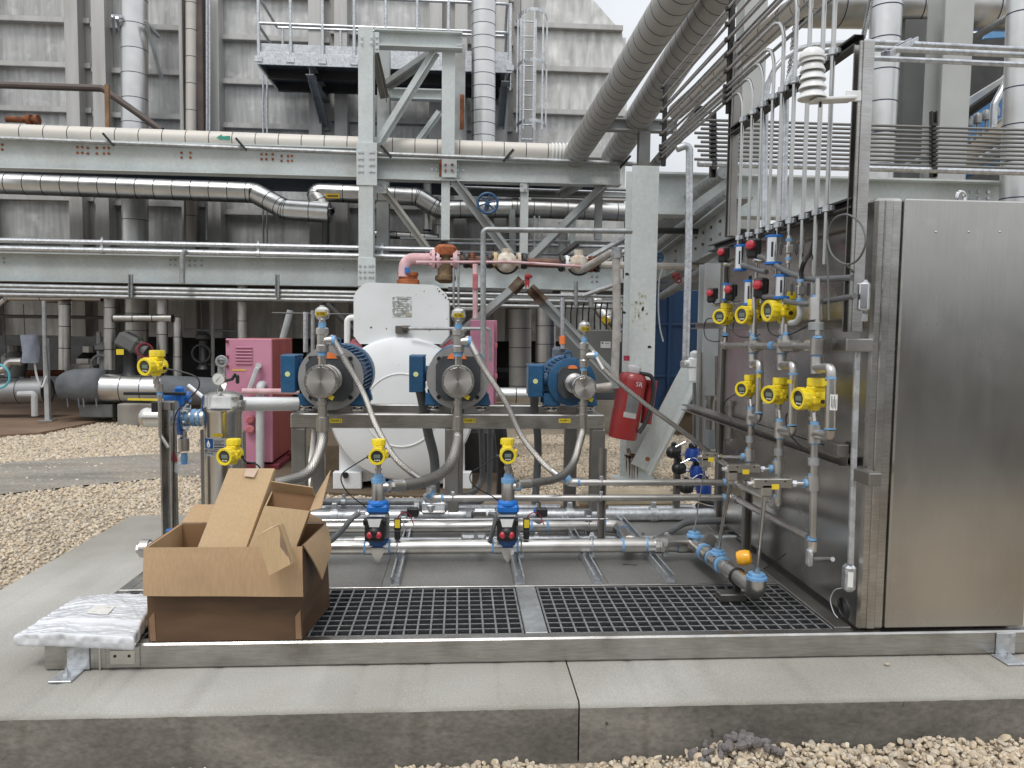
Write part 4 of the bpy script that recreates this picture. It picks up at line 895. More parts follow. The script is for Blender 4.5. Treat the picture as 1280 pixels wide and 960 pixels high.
def valve(px, label):
    x = hy(px); t = thing('actuated_valve', label, 'valve', (x, MY, HZ+rH)); zt = at(px, 596, MY).z; z = lambda py: at(px, py, MY).z
    mb = MB(); mb.lathe([(.002, z(704)), (.054, z(684)), (.054, z(681))], (x, MY-.02, 0), n=4, ph=PI/4); part('cone', mb, SSPIPE, t)
    mb = MB(); mb.lathe([(.045, z(682)), (.054, z(678)), (.054, z(672)), (.045, z(670))], (x, MY, 0), n=24); part('lower_cap', mb, mat('valve_dark_blue', (.02, .09, .28), .35), t)
    mb = MB(); mb.box((x, MY, (z(672)+z(640))/2), (.105, .095, z(640)-z(672)), .014)
    for i in range(5): mb.box((x+.028+i*.008, MY-.048, (z(672)+z(640))/2), (.003, .006, z(642)-z(670)), .001)
    ac = part('actuator_body', mb, GALVD, t)
    mb = MB(); mb.box((x, MY, (z(640)+z(629))/2), (.112, .10, z(629)-z(640)), .012); mb.lathe([(.054, 0), (.052, .012), (.04, .022), (.012, .026)], (x, MY, z(630)), n=24); part('upper_cap', mb, BLUEV, t)
    bx = at(px-2, 655, MY).x; zc = (z(672)+z(640))/2; mb = MB()
    mb.box((bx, MY-.085, zc), (.098, .06, .118), .010)
    for sx in (-1, 1):
        mb.box((bx+sx*.05, MY-.085, zc+.038), (.014, .05, .03), .003)
        for sz in (-1, 1): mb.cyl((bx+sx*.04, MY-.118, zc+sz*.048), (bx+sx*.04, MY-.114, zc+sz*.048), .007, n=8)
    sw = part('switch_box', mb, BLK, t)
    mb = MB(); mb.prism([(bx-.034, MY-.1165, zc+.058), (bx+.034, MY-.1165, zc+.058), (bx+.024, MY-.1165, zc+.018), (bx-.024, MY-.1165, zc+.018)], (0, .002, 0)); part('white_plate', mb, LABELW, sw)
    mb = MB(); mb.sphere((bx, MY-.108, zc-.012), .032, 18, 8, sq=(1.1, .8, .95)); part('dome', mb, BLK, sw)
    for sx in (-1, 1): mb = MB(); mb.sphere((bx+sx*.022, MY-.122, zc-.022), .016, 12, 6, sq=(1, .8, 1.2)); part('red_indicator', mb, REDK, sw)
    mb = MB(); p = at(px+24, 655, MY-.02); mb.box((p.x, p.y, p.z), (.034, .03, .06), .003); mb.box((p.x, p.y, p.z-.055), (.03, .03, .05), .004); so = part('solenoid', mb, BLK, t)
    mb = MB(); mb.box((p.x, p.y-.0165, p.z+.005), (.026, .002, .042)); part('rating_label', mb, YELD, so)
    mb = MB(); p2 = at(px+43, 640, MY+.1); mb.box((p2.x, p2.y, p2.z), (.06, .05, .045), .006); part('pilot_block', mb, BLK, t)
    mb = MB(); mb.tube(catmull([p+V(.0, -.01, .03), p+V(.02, -.02, .06), p2+V(-.02, -.03, 0), p2+V(.01, -.05, -.06)], 5), .003, 6); part('red_wire', mb, mat('wire_red', (.3, .02, .05), .4), t)
    gl = at(px-24, 641, MY-.085); mb = MB(); mb.tube([gl+V(.03, 0, 0), gl+V(-.01, 0, .0)], .012, 10); mb.tube([gl+V(.0, 0, 0), gl+V(-.006, 0, 0)], .017, 8); part('conduit_fitting', mb, CHROME, t)
    # spool above the actuator
    mb = MB(); mb.lathe([(.040, z(630)), (.040, z(626)), (.034, z(625)), (.034, z(604)), (.030, z(602))], (x, MY, 0), n=24); sp = part('spool', mb, SSPIPE, t)
    mb = MB(); mb.lathe([(.036, z(603)), (.036, z(598))], (x, MY, 0), n=24); mb.lathe([(.026, z(598)), (.020, z(592))], (x, MY, 0), n=20); part('thread_tape', mb, TAPEB, sp)
    mb = MB(); mb.lathe([(.013, z(593)), (.013, z(583))], (x, MY, 0), n=14); part('nipple', mb, SSPIPE, sp)
    pz = z(608); mb = MB(); mb.cyl((x+.02, MY, pz), (x+.055, MY, pz), .024, n=16); part('side_port', mb, SSPIPE, sp)
    mb = MB(); mb.cyl((x+.055, MY, pz), (x+.068, MY, pz), .0235, n=16); part('thread_tape', mb, TAPEB, sp)
    return gl
g1 = valve(473, 'left blue-capped actuated valve with black switch box on the header pipe')
g2 = valve(634, 'right blue-capped actuated valve with black switch box on the header pipe')
flex('grey flexible conduit sagging left from the left valve switch box', [g1, at(440, 648, 3.80), at(428, 662, 3.80), at(412, 677, 3.82), at(396, 684, 3.9), at(380, 688, 3.95)], .0145)
flex('grey flexible conduit curling from the right valve to a small conduit body', [g2, at(619, 645, 3.82), at(617, 660, 3.83), at(612, 676, 3.9), at(604, 681, 4.0), at(597, 676, 4.12), at(594, 668, 4.2)], .0115)
# ------------------------------------------------------------------ pipes and conduits behind the header
def hrun(name, label, px0, px1, py, Y, rpx, m, mm=None, bends=None, group=None, cat='conduit', clamps=None, fit=None):
    z = at((px0+px1)/2, py, Y).z; a, b = at(px0, py, Y).x, at(px1, py, Y).x
    return run(name, label, [(a, Y, z), (b, Y, z)], rpx*Y/960, m, None, cat, group, 14, clamps, fit)
hrun('conduit', 'thick shiny galvanised conduit with pull boxes behind the valves', 372, 930, 644, 4.75, 8, GALV, clamps=[.08, .32, .60, .79])
c2y, c2z = 4.43, at(560, 658, 4.43).z
p2 = thing('process_pipe', 'stainless pipe behind the valves that slants down into the header pipe', 'pipe', (at(500, 658, c2y).x, c2y, ZT))
e1 = V(at(757, 652, c2y).x, c2y, c2z); e2 = V(at(789, 690, MY).x, MY+.03, HZ+.01)
seg(p2, 'pipe', [(at(380, 658, c2y).x, c2y, c2z), e1], .034, SSPIPE, n=18)
seg(p2, 'elbow', [e1, e1+V(.07, -.03, 0), e1+V(.085, -.11, -.008)], .040, SSPIPE, .06, 16)
seg(p2, 'pipe', [e1+V(.085, -.11, -.008), e2], .034, SSPIPE, n=18)
for p, d in ((e1, V(1, 0, 0)), (e1+V(.086, -.12, -.01), (e2-e1-V(.085, -.11, 0)).normalized())): seg(p2, 'thread_tape', [p-d*.008, p+d*.008], .0415, TAPEB, n=18)
for px in (664, 684): seg(p2, 'thread_tape', [(at(px, 657, c2y).x-.007, c2y, c2z), (at(px, 657, c2y).x+.007, c2y, c2z)], .0355, TAPEB, n=18)
for px in (505, 735):
    x = at(px, 657, c2y).x; mb = MB(); mb.chan((x, c2y+.02, ZT+.002), (x, c2y+.02, c2z+.09), .041, .04, up=(0, -1, 0)); part('stand', mb, GALVD, p2)
    mb = MB(); mb.torus((x, c2y, c2z), (1, 0, 0), .037, .005, 18, 6); mb.box((x, c2y-.01, c2z+.05), (.03, .03, .03), .003); part('clamp', mb, GALV, p2)
x = at(673, 650, c2y).x; sv = thing('sample_valve', 'small blue-handled sample valve on the pipe between the small pump and header', 'valve', (x, c2y, c2z+.03))
mb = MB(); mb.lathe([(.03, c2z+.02), (.03, c2z+.055), (.018, c2z+.06), (.018, c2z+.075)], (x, c2y, 0), n=14); part('body', mb, SSPIPE, sv)
mb = MB(); mb.lathe([(.024, c2z+.075), (.03, c2z+.08), (.03, c2z+.10), (.018, c2z+.112)], (x, c2y, 0), n=16); part('blue_cap', mb, BLUEV, sv)
mb = MB(); mb.cyl((x, c2y, c2z+.11), (x, c2y, c2z+.14), .014, n=8); part('stem', mb, CHROME, sv)
hrun('conduit', 'thin galvanised conduit low behind the valves', 372, 596, 677, 4.2, 5, GALV, fit=[.35])
hrun('conduit', 'thin galvanised conduit running right from the conduit body to the cabinet', 606, 922, 674, 4.35, 4.5, GALV, clamps=[.2, .62])
p = at(592, 668, 4.2); mb = MB(); mb.box((p.x, 4.2, at(592, 677, 4.2).z+.012), (.135, .055, .06), .006); cbd = thing('conduit_box', 'small grey conduit body between the two valves', 'conduit body', (p.x, 4.2, .1)); part('box', mb, GALVD, cbd)
mb = MB(); mb.box((p.x, 4.17, at(592, 677, 4.2).z+.012), (.12, .006, .045), .002); part('cover', mb, GALV, cbd)
for px, py, Y, lab in ((542, 634, 4.6, 'shiny cast conduit body between the left valve and the frame leg'), (606, 644, 4.66, 'shiny flat-covered conduit body left of the right valve')):
    p = at(px, py, Y); mb = MB(); mb.box(p, (.17, .07, .085), .025); lb = thing('conduit_box', lab, 'conduit body', p-V(0, 0, .09)); part('body', mb, GALV, lb)
    mb = MB(); mb.box(p+V(0, -.038, .004), (.14, .008, .06), .003); part('cover', mb, CHROME, lb); mb = MB(); mb.cyl(p+V(-.085, 0, 0), p+V(-.115, 0, 0), .045, n=8); part('hub', mb, GALVD, lb)
p = at(539, 620, 4.6); mb = MB(); mb.lathe([(.045, -.09), (.05, -.05), (.04, -.045), (.048, -.02), (.048, .01), (.03, .02), (.03, .06)], p, n=12); solo('conduit_fitting', mb, GALV, 'ribbed galvanised fitting standing where the grey flexible conduit ends', 'fitting')
rows = [(760, 934, 637, 5.15, 5.5, 'topmost of the conduit rows right of the frame'), (756, 934, 644.5, 5.0, 4.2, 'second conduit of the rows right of the frame'), (778, 934, 651.5, 4.85, 5.5, 'third and thickest conduit of the rows right of the frame'),
        (780, 934, 660, 4.7, 3.6, 'thin fourth conduit of the rows right of the frame'), (640, 934, 668.5, 4.58, 4.4, 'fifth conduit of the rows right of the frame'), (640, 934, 680, 4.45, 4.0, 'lowest conduit of the rows, just behind the header pipe')]
for a, b, y, Y, r, lab in rows: hrun('conduit', lab, a, b, y, Y, r, GALV, fit=[.55 if r > 4 else .8])
mb = MB(); mb.chan(at(790, 633, 5.25)+V(0, 0, -.03), at(812, 690, 4.4)+V(0, 0, -.05), .041, .025); solo('strut_channel', mb, GALV, 'slanted strut holding the conduit rows right of the frame', 'strut')
flex('grey plastic conduit sloping up from the header pipe to the cabinet', [at(793, 690, 4.1), at(806, 683, 4.15), at(835, 667, 4.35), at(850, 657, 4.45), at(862, 652.5, 4.5), at(890, 651, 4.55), at(932, 650, 4.6)], .021)
hrun('conduit', 'slim galvanised pipe just in front of the brown timber sill', 404, 545, 627, 5.1, 4.5, GALVD, clamps=[.18])
hrun('conduit', 'shiny flat conduit behind the left valve', 380, 700, 635, 5.15, 4, GALV)
hrun('tube', 'thin bright instrument tube across the front of the two valves', 395, 760, 649.5, 4.15, 1.3, CHROME, cat='tube')
hrun('conduit', 'conduit lying on the floor plate behind the header pipe', 430, 770, 683, 4.1, 4, GALV, cat='conduit')
# stainless lines that feed the cabinet manifold
LY = 4.15; MX = 1.42
za, zb_ = at(820, 603, LY).z, at(820, 622, LY).z
def feed(name, label, px0, z, bends, clampx):
    xa = at(px0, 610, LY).x; t = thing('process_pipe', label, 'pipe', (xa, LY, z-.02)); xb = at(905, 610, LY).x
    seg(t, 'pipe', [(xa, LY, z), (xb, LY, z)], .0185, SSPIPE, n=16)
    seg(t, 'thread_tape', [(xa, LY, z), (xa+.012, LY, z)], .0205, TAPEB, n=16); seg(t, 'thread_tape', [(xb-.008, LY, z), (xb+.006, LY, z)], .0205, TAPEB, n=16)
    seg(t, 'elbow', [(xa-.002, LY, z), (xa-.045, LY, z), (xa-.07, LY, z+.03)], .024, SSPIPE, .03, 14)
    seg(t, 'thread_tape', [(xa-.055, LY, z+.012), (xa-.068, LY, z+.028)], .0262, TAPEB, n=14)
    seg(t, 'elbow', [(xb+.004, LY, z), (xb+.05, LY, z), (xb+.06, LY-.06, z)], .024, SSPIPE, .04, 14)
    seg(t, 'pipe', [(xb+.06, LY-.06, z), bends], .018, SSPIPE, n=14)
    for px in clampx:
        x = at(px, 610, LY).x; mb = MB(); mb.torus((x, LY, z), (1, 0, 0), .021, .005, 16, 6); mb.box((x, LY-.005, z+.028), (.02, .02, .02), .002); part('clamp', mb, GALV, t)
    return t
k2, k3 = atx(971, 628, MX), atx(1012, 672, MX)
feed('a', 'upper stainless feed pipe running to the cabinet manifold', 722, za, k2, (751,))
feed('b', 'lower stainless feed pipe running to the cabinet manifold', 552, zb_, k3, (566, 751))
for px, y0, Y, lab in ((751, 560, LY+.03, 'strut post clamping the two feed pipes beside the frame leg'), (932, 600, 3.98, 'strut stand near the cabinet holding the two feed pipes')):
    mb = MB(); x = at(px, 640, Y).x; mb.chan((x, Y, ZT+.002), (x, Y, at(px, y0, Y).z), .042, .04, up=(0, -1, 0)); solo('strut_post', mb, SSD, lab, 'strut')
# lower right assembly: strainer, tees running toward the camera, amber cap
lr = thing('drain_assembly', 'stainless tee assembly with blue tape curving forward over the right grating', 'pipe fitting', (at(900, 710, 3.7).x, 3.7, ZT+.02))
A0 = V(hr.x, MY, HZ); x1_ = at(880, 672, 3.98).x
seg(lr, 'strainer_body', [A0, A0+V(.13, 0, 0)], .043, SSPIPE, n=18)
p = A0+V(.075, -.03, .03); seg(lr, 'strainer_leg', [p, at(838, 676, 3.86)], .027, SSPIPE, n=16); q = at(838, 676, 3.86); d = (q-p).normalized(); seg(lr, 'strainer_cap', [q, q+d*.03], .033, SSPIPE, n=8)
B0 = atz(866, 679, .20); B1 = atz(945, 738, .20)
dd = (B1-B0).normalized(); Ln = (B1-B0).length
seg(lr, 'thread_tape', [A0+V(.128, 0, 0), A0+V(.142, 0, 0)], .046, TAPEB, n=18)
seg(lr, 'elbow', [A0+V(.14, 0, 0), A0+V(.18, 0, .02), B0+dd*.13], .040, SSPIPE, .05, 16)
seg(lr, 'pipe', [B0, B0+dd*(Ln-.05)], .034, SSPIPE, n=18)
for f, rr_, ln in ((.30, .041, .05), (.44, .041, .08), (.58, .038, .02)): seg(lr, 'tee', [B0+dd*(Ln*f-ln/2), B0+dd*(Ln*f+ln/2)], rr_, SSPIPE, n=18)
for f in (.22, .37, .52): seg(lr, 'thread_tape', [B0+dd*(Ln*f-.007), B0+dd*(Ln*f+.007)], .0425, TAPEB, n=18)
seg(lr, 'elbow', [B0+dd*(Ln-.06), B1, B1+V(0, 0, .05)], .042, SSPIPE, .045, 18)
for P_, rr_ in ((B1+V(0, 0, .05), .045), (B0+dd*Ln*.44+V(0, 0, .035), .036), (B0+V(.005, 0, .035), .038)):
    mb = MB(); mb.lathe([(rr_, 0), (rr_, .012), (rr_*.8, .014), (rr_*.8, .026)], P_, n=10); part('bushing', mb, TAPEB, lr)
q = B0+dd*(Ln*.74); mb = MB(); mb.torus(q, dd, .036, .006, 18, 6, mi=0); mb.box(q+V(0, 0, -.06), (.03, .03, .06), .003); part('clamp', mb, BLK, lr)
mb = MB(); mb.box(q+V(-.03, -.01, -.085), (.12, .08, .035), .004); part('foot_block', mb, SSD, lr)
am = at(930, 697, 3.36); mb = MB(); n = 10
mb.lathe([(.018, -.034), (.030, -.030), (.036, -.010), (.036, .010), (.030, .028), (.014, .034)], am, (1, -.45, .25), 12); mb.lathe([(.018, 0), (.018, .03)], am, (0, 0, -1), 10); solo('amber_cap', mb, ORY, 'amber plastic cap of a small detector beside the drain assembly', 'cap')
# ------------------------------------------------------------------ manifold on the cabinet wall
def W(px, py, X=MX): return atx(px, py, X)
strut = []
for y0, y1, X, Ya, Yb2, lab in ((None, None, 1.575, 2.99, 5.2, 'lower'), (None, None, 1.575, 2.99, 5.2, 'upper')):
    z = .785 if lab == 'lower' else 1.345
    mb = MB(); mb.chan((1.618, Ya, z), (1.618, Yb2, z), .041, .042, up=(-1, 0, 0)); mb.chan((1.574, Ya, z), (1.574, Yb2, z), .041, .041, up=(-1, 0, 0)) if lab == 'lower' else None
    solo('wall_strut', mb, SSD, lab+' horizontal strut channel fixed along the cabinet side', 'strut')
for px, py in ((1040, 555), (1078, 590)):
    p = W(px, py, 1.56); mb = MB(); mb.box((1.58, p.y, p.z-.02), (.05, .12, .05), .003); solo('strut_bracket', mb, SSD, 'slotted bracket under the lower wall strut, '+('nearer the corner post' if px > 1060 else 'behind the front manifold column'), 'bracket')
def col(label, segs, X=MX):
    pts = [W(a[1][0][0], a[1][0][1], X) for a in segs]; t = thing('manifold_column', label, 'pipework', min(pts, key=lambda q: q.z))
    for kind, pp, r, m, *o in segs: seg(t, kind, [W(*q) if len(q) == 3 else W(q[0], q[1], X) for q in pp], r, m, o[0] if o else None, 14)
    return t
P_, F_, T_, D_2 = SSPIPE, SSPIPE, TAPEB, SSD
def column(label, x, ytop, dx, yt, s, bot):
    """x: px of the main riser, yt: dict of heights, s: size factor"""
    y = yt; X2 = MX-.02
    sg = [('pipe', [(x+3*s, ytop), (x+2*s, y['tee']-14)], .012, P_), ('thread_tape', [(x+2, y['tee']-13*s), (x+2, y['tee']-10*s)], .0185, T_), ('tee', [(x+2, y['tee']-10*s), (x+1, y['tee']+10*s)], .0275, F_),
          ('thread_tape', [(x+1, y['tee']+10*s), (x+1, y['tee']+13*s)], .0185, T_), ('ball_valve', [(x, y['tee']+13*s), (x, y['tee']+34*s)], .021, F_),
          ('elbow', [(x, y['tee']+27*s), (x+dx, y['tee']+27*s, X2), (x+dx, y['tee']+38*s, X2)], .0185, F_, .02), ('thread_tape', [(x+dx, y['tee']+38*s, X2), (x+dx, y['tee']+41*s, X2)], .0195, T_),
          ('rotameter', [(x+dx, y['tee']+41*s, X2), (x+dx-1, y['bot']-5*s, X2)], .0195, SSP), ('thread_tape', [(x+dx-1, y['bot']-5*s, X2), (x+dx-1, y['bot']-3*s, X2)], .021, T_),
          ('elbow', [(x+dx-1, y['bot']-3*s, X2), (x+dx-2, y['bot']+6*s, X2), (x-2, y['bot']+3*s)], .0185, F_, .02), ('thread_tape', [(x+4*s, y['bot']+3*s), (x+7*s, y['bot']+3*s)], .018, T_),
          ('tee', [(x-2, y['bot']-9*s), (x-2, y['bot']+14*s)], .0255, F_), ('thread_tape', [(x-2, y['bot']-13*s), (x-2, y['bot']-9*s)], .017, T_), ('nipple', [(x-3, y['bot']-24*s), (x-2, y['bot']-13*s)], .0085, P_),
          ('thread_tape', [(x-2, y['bot']+14*s), (x-2, y['bot']+16*s)], .0165, T_), ('pipe', [(x-2, y['bot']+15*s), (x-4, y['end'])], .0145, P_), ('clamp', [(x-3, y['clamp']-5*s), (x-3, y['clamp']+5*s)], .022, GALVD),
          ('thread_tape', [(x-4, y['ej']-12*s), (x-4, y['ej']-9*s)], .0175, T_), ('tee', [(x-4, y['ej']-9*s), (x-4, y['ej']+9*s)], .0255, F_), ('thread_tape', [(x-5, y['ej']+9*s), (x-5, y['ej']+11*s)], .0165, T_)]+bot
    return col(label, sg)
column('front manifold column nearest the corner post', 1020, 348, 18.5, dict(tee=433, bot=540, end=672, clamp=577, ej=604), 1.0,
       [('thread_tape', [(1015, 671), (1015, 675)], .018, T_), ('union', [(1015, 675), (1014, 688)], .024, F_), ('sight_block', [(1012, 688), (1011, 705)], .014, GALV), ('outlet', [(1016, 699), (1030, 699), (1041, 699)], .009, F_), ('coupling', [(1020, 400), (1020, 372)], .027, F_), ('thread_tape', [(1021, 369), (1021, 372)], .020, T_), ('clamp', [(1020, 403), (1020, 413)], .030, GALVD)])
column('middle manifold column on the cabinet side', 977, 350, 14.5, dict(tee=432, bot=535, end=626, clamp=565, ej=584), .9,
       [('thread_tape', [(972, 618), (972, 621)], .017, T_), ('elbow', [(972, 621), (972, 632), (966, 630)], .021, F_, .02)])
column('rear manifold column on the cabinet side', 941, 350, 8.5, dict(tee=432, bot=519, end=570, clamp=549, ej=569), .82, [])
hm = thing('manifold_pipe', 'horizontal manifold pipe joining the three columns below the upper transmitters', 'pipe', W(965, 438))
for a, b, r, k, m in ((906, 1020, .0165, 'pipe', P_), (964, 969, .0205, 'thread_tape', T_), (1009, 1013, .0205, 'thread_tape', T_), (1011, 1023, .027, 'tee', F_), (979, 996, .027, 'tee', F_), (935, 949, .026, 'tee', F_)):
    seg(hm, k, [W(a, 432, MX), W(b, 432.5, MX)], r, m, n=14)
seg(hm, 'elbow', [W(910, 432), W(904, 432), W(906, 420)], .0205, F_, .02); seg(hm, 'thread_tape', [W(906.5, 420), W(906.5, 416)], .0165, T_); seg(hm, 'nipple', [W(907, 417), W(907, 408)], .0085, P_)
for x in (942, 983): seg(hm, 'bushing', [W(x, 428), W(x, 420)], .022, F_); seg(hm, 'thread_tape', [W(x, 420), W(x, 415)], .0165, T_); seg(hm, 'nipple', [W(x, 416), W(x, 405)], .0095, P_)
mts = []
for x, y, s, rz, lab in ((905, 396, .95, -.85, 'rearmost upper yellow transmitter beside the cabinet'), (937, 394, 1.02, -1.12, 'middle one of the three upper yellow transmitters by the cabinet'), (974, 389, 1.12, -1.38, 'front upper yellow transmitter, largest, by the strut post'),
                         (934, 486, .88, -.98, 'rearmost lower yellow transmitter beside its rotameter'), (970, 493, .96, -1.08, 'middle one of the three lower yellow transmitters by the cabinet'), (1012, 498, 1.06, -1.32, 'front lower yellow transmitter beside the rotameter with white tag')):
    p = W(x, y, MX-.01); transmitter(p, rz, lab, s); mts.append(p)
for (a, b), lab in zip(((0, [(884, 399), (880, 412), (884, 424), (897, 427), (905, 424)]), (1, [(918, 402), (917, 415), (926, 421), (940, 421), (950, 418)]), (2, [(960, 404), (962, 415), (972, 420), (990, 417), (1012, 406)]),
                   (3, [(915, 495), (906, 503), (907, 515), (915, 527), (924, 533)]), (4, [(950, 503), (938, 510), (936, 523), (941, 535), (952, 544)]), (5, [(990, 510), (983, 520), (984, 534), (992, 549), (1008, 563)])),
                  ('under the rearmost upper transmitter', 'under the middle upper transmitter', 'under the front upper transmitter', 'looping down from the rearmost lower transmitter', 'looping down from the middle lower transmitter', 'looping down from the front lower transmitter')):
    cable('black cable loop '+lab, [mts[a]+V(-.035, -.03, -.012)]+[W(q[0], q[1], MX) for q in b], .0032)
for x, y, lab in ((1035.5, 490, ''), (990, 472, ''), (948, 471, '')): pass
# rotameter labels and tags
def tag_on(px, py, w_, h_, m, X, label, rz=-.6, lines=0):
    p = W(px, py, X); mb = MB(); R = Matrix.Rotation(rz, 3, 'Z'); mb.box(p, (w_, .002, h_), 0, R); t = thing('tag', label, 'tag', p-V(0, 0, h_/2)); b = part('plate', mb, m, t)
    for i in range(lines):
        q = MB(); q.box(p+R @ V(-w_*.28+w_*.19*i, -.0016, (-.1 if i % 2 else .05)*h_), (w_*.07, .001, h_*(.6 if i % 2 else .72)), 0, R); part('print', q, INK, b)
tag_on(1042, 503, .026, .058, LABELW, MX-.045, 'white printed paper tag on the front rotameter tube', -.2, 4)
tag_on(956, 497, .016, .06, LABELW, MX-.04, 'narrow white printed tag beside the rear rotameter tube', -.2, 2)
for x, y in ((1031, 479), (987, 477), (948, 470)): tag_on(x, y, .018, .016, YELD, MX-.045, {1031: 'small yellow tag at the top of the front rotameter', 987: 'small yellow tag at the top of the middle rotameter', 948: 'small yellow tag at the top of the rear rotameter'}[x], -.2)
# chemical ejectors reaching left from the columns with drop tubes
def ejector(label, cx, cy, bx0, bx1, tx, drop, dl):
    c = W(cx, cy); Y = c.y; z = c.z; x = lambda px: at(px, cy, Y).x; s = Y/3.05
    t = thing('ejector', label, 'ejector', (x(tx), Y, z-.05))
    mb = MB(); mb.box(((x(bx0)+x(bx1))/2, Y, z+.002), (x(bx1)-x(bx0), .044, .040), .004); b = part('block', mb, SSP, t)
    mb = MB(); mb.box((x(tx)+.005, Y, z-.026), (.044, .044, .048), .004); part('inlet_block', mb, SSPIPE, t)
    mb = MB(); mb.cyl((x(bx0)-.018, Y, z), (x(bx0), Y, z), .010, n=8); part('plug', mb, CHROME, t)
    seg(t, 'nipple', [(x(bx1), Y, z), (c.x-.03, Y, z)], .009, CHROME); seg(t, 'hex_union', [(x(bx1)+.006, Y, z), (x(bx1)+.022, Y, z)], .0145, CHROME, n=6); seg(t, 'thread_tape', [(c.x-.034, Y, z), (c.x-.022, Y, z)], .018, TAPEB)
    mb = MB(); mb.box(((x(bx0)*.45+x(bx1)*.55), Y-.0232, z-.010), (.030, .0024, .020)); part('name_tag', mb, YELD, b)
    for k in (.3, .8): mb = MB(); mb.cyl((x(bx0)+(x(bx1)-x(bx0))*k, Y-.0228, z+.012), (x(bx0)+(x(bx1)-x(bx0))*k, Y-.02, z+.012), .004, n=8); part('port', mb, BLK, b)
    if drop:
        e = drop; top = V(x(tx)+.005, Y, z-.05); seg(t, 'compression_nut', [top, top-V(0, 0, .018)], .013, SSPIPE, n=6); seg(t, 'drop_tube', [top, e], .0085 if dl else .0035, SSPIPE); seg(t, 'compression_nut', [e, e+V(0, 0, .03)], .0155 if dl else .008, SSPIPE, n=6)
ejector('front ejector block with yellow tag and long drop tube', 1015, 604, 940, 988, 955, V(B1.x, B1.y, B1.z+.074), 1)
ejector('middle ejector block with yellow tag above the feed pipes', 971, 586, 907, 949, 913, B0+dd*Ln*.44+V(0, 0, .06), 1)
ejector('rear ejector block, smallest, with a hair-thin drop tube', 935, 571, 876, 896, 880, B0+V(.005, 0, .06), 0)
# solenoid cylinders, black indicators
def cylinder(label, px, y0, y1, r, X=MX):
    a, b = W(px, y1, X), W(px, y0, X); a.y = b.y = (a.y+b.y)/2; h = b.z-a.z; t = thing('pneumatic_cylinder', label, 'cylinder', a)
    mb = MB(); mb.lathe([(r*.98, .012), (r*.98, h-.012)], a, n=22); part('barrel', mb, CHROME, t)
    for z in (0, h-.014): mb = MB(); mb.lathe([(r*.8, 0), (r*1.14, .002), (r*1.14, .012), (r*.9, .014)], a+V(0, 0, z), n=22); part('end_cap', mb, BLUEV, t)
    mb = MB(); mb.box(a+V(-r*.55, -r*.86, h*.5), (r*.28, .002, h*.5), 0, Matrix.Rotation(-.55, 3, 'Z')); part('label', mb, INK, t)
    mb = MB(); mb.cyl(a+V(0, 0, h), a+V(0, 0, h+.02), r*.3, n=10); part('top_plug', mb, BLK, t)
cylinder('chrome blue-ended cylinder, upper rear one by the cabinet', 926, 306, 339, .030); cylinder('chrome blue-ended cylinder, upper front one, tallest', 967, 294, 331, .034)
cylinder('chrome blue-ended cylinder, lower middle one', 937, 350, 382, .028); cylinder('chrome blue-ended cylinder, lower front one behind the largest transmitter', 978, 343, 374, .032); cylinder('chrome blue-ended cylinder, small lower rear one', 909, 354, 376, .024)
def indicator(label, px, py, s, X=MX-.02):
    p = W(px, py, X); t = thing('position_indicator', label, 'indicator', p-V(0, 0, .05*s)); R = Matrix.Rotation(-.7, 3, 'Z')
    mb = MB(); mb.box(p+R @ V(0, .018*s, 0), (.052*s, .03*s, .088*s), .01*s, R); mb.box(p+R @ V(0, .04*s, .01), (.062*s, .02*s, .07*s), .008*s, R); b = part('switch_box', mb, BLK, t)
    mb = MB(); mb.lathe([(.02*s, -.002), (.0215*s, -.014*s), (.017*s, -.024*s), (.006*s, -.028*s)], p+V(0, 0, .012*s), R @ V(0, 1, 0), 16); part('red_dome', mb, REDK, b)
    mb = MB(); q = p+V(.012, 0, -.052*s); mb.tube([q, q+V(.022*s, -.004, -.006), q+V(.05*s, -.006, -.002)], .0105*s, 10); part('fitting', mb, WHITEC if False else CHROME, t)
    return q
i1 = indicator('black position indicator with red dome, upper rear', 902, 318, .95); i2 = indicator('black position indicator with red dome, highest and foremost of the upper pair', 939, 310, 1.1)
i3 = indicator('black position indicator with red dome, lower rearmost', 888, 369, .95); i4 = indicator('black position indicator with red dome, lower second from the rear', 911, 365, 1.0); i5 = indicator('black position indicator with red dome, lower front beside the largest transmitter', 948, 360, 1.12)
flex('grey flexible conduit from the upper front indicator to the strut post', [W(949, 321), W(958, 324), W(975, 335), W(995, 344), W(1020, 349, 1.46), W(1066, 347, 1.50)], .0125)
flex('grey flexible conduit from the lower front indicator to the strut post', [W(955, 371), W(970, 372), W(990, 378), W(1012, 380), W(1035, 376, 1.48), W(1068, 370, 1.50)], .0115)
flex('grey flexible conduit behind the upper rear cylinder', [W(922, 330), W(935, 333), W(946, 337), W(958, 340)], .012)
def smallvalve(px, py, label):
    p = W(px, py); t = thing('needle_valve', label, 'valve', p-V(0, 0, .07)); mb = MB(); mb.box(p, (.034, .034, .04), .005); mb.cyl(p+V(0, 0, -.06), p+V(0, 0, .06), .011, n=12); part('body', mb, SSPIPE, t)
    for z in (-.045, .035): mb = MB(); mb.cyl(p+V(0, 0, z), p+V(0, 0, z+.012), .0145, n=12); part('thread_tape', mb, TAPEB, t)
    for sx in (-1, 1): mb = MB(); mb.box(p+V(sx*.03, sx*-.012, .004), (.009, .014, .052), .004); part('handle', mb, BRKT, t)
smallvalve(986, 312, 'small valve with two dark handles right of the tall chrome cylinder'); smallvalve(1000, 363, 'small valve with two dark handles right of the lower front cylinder')
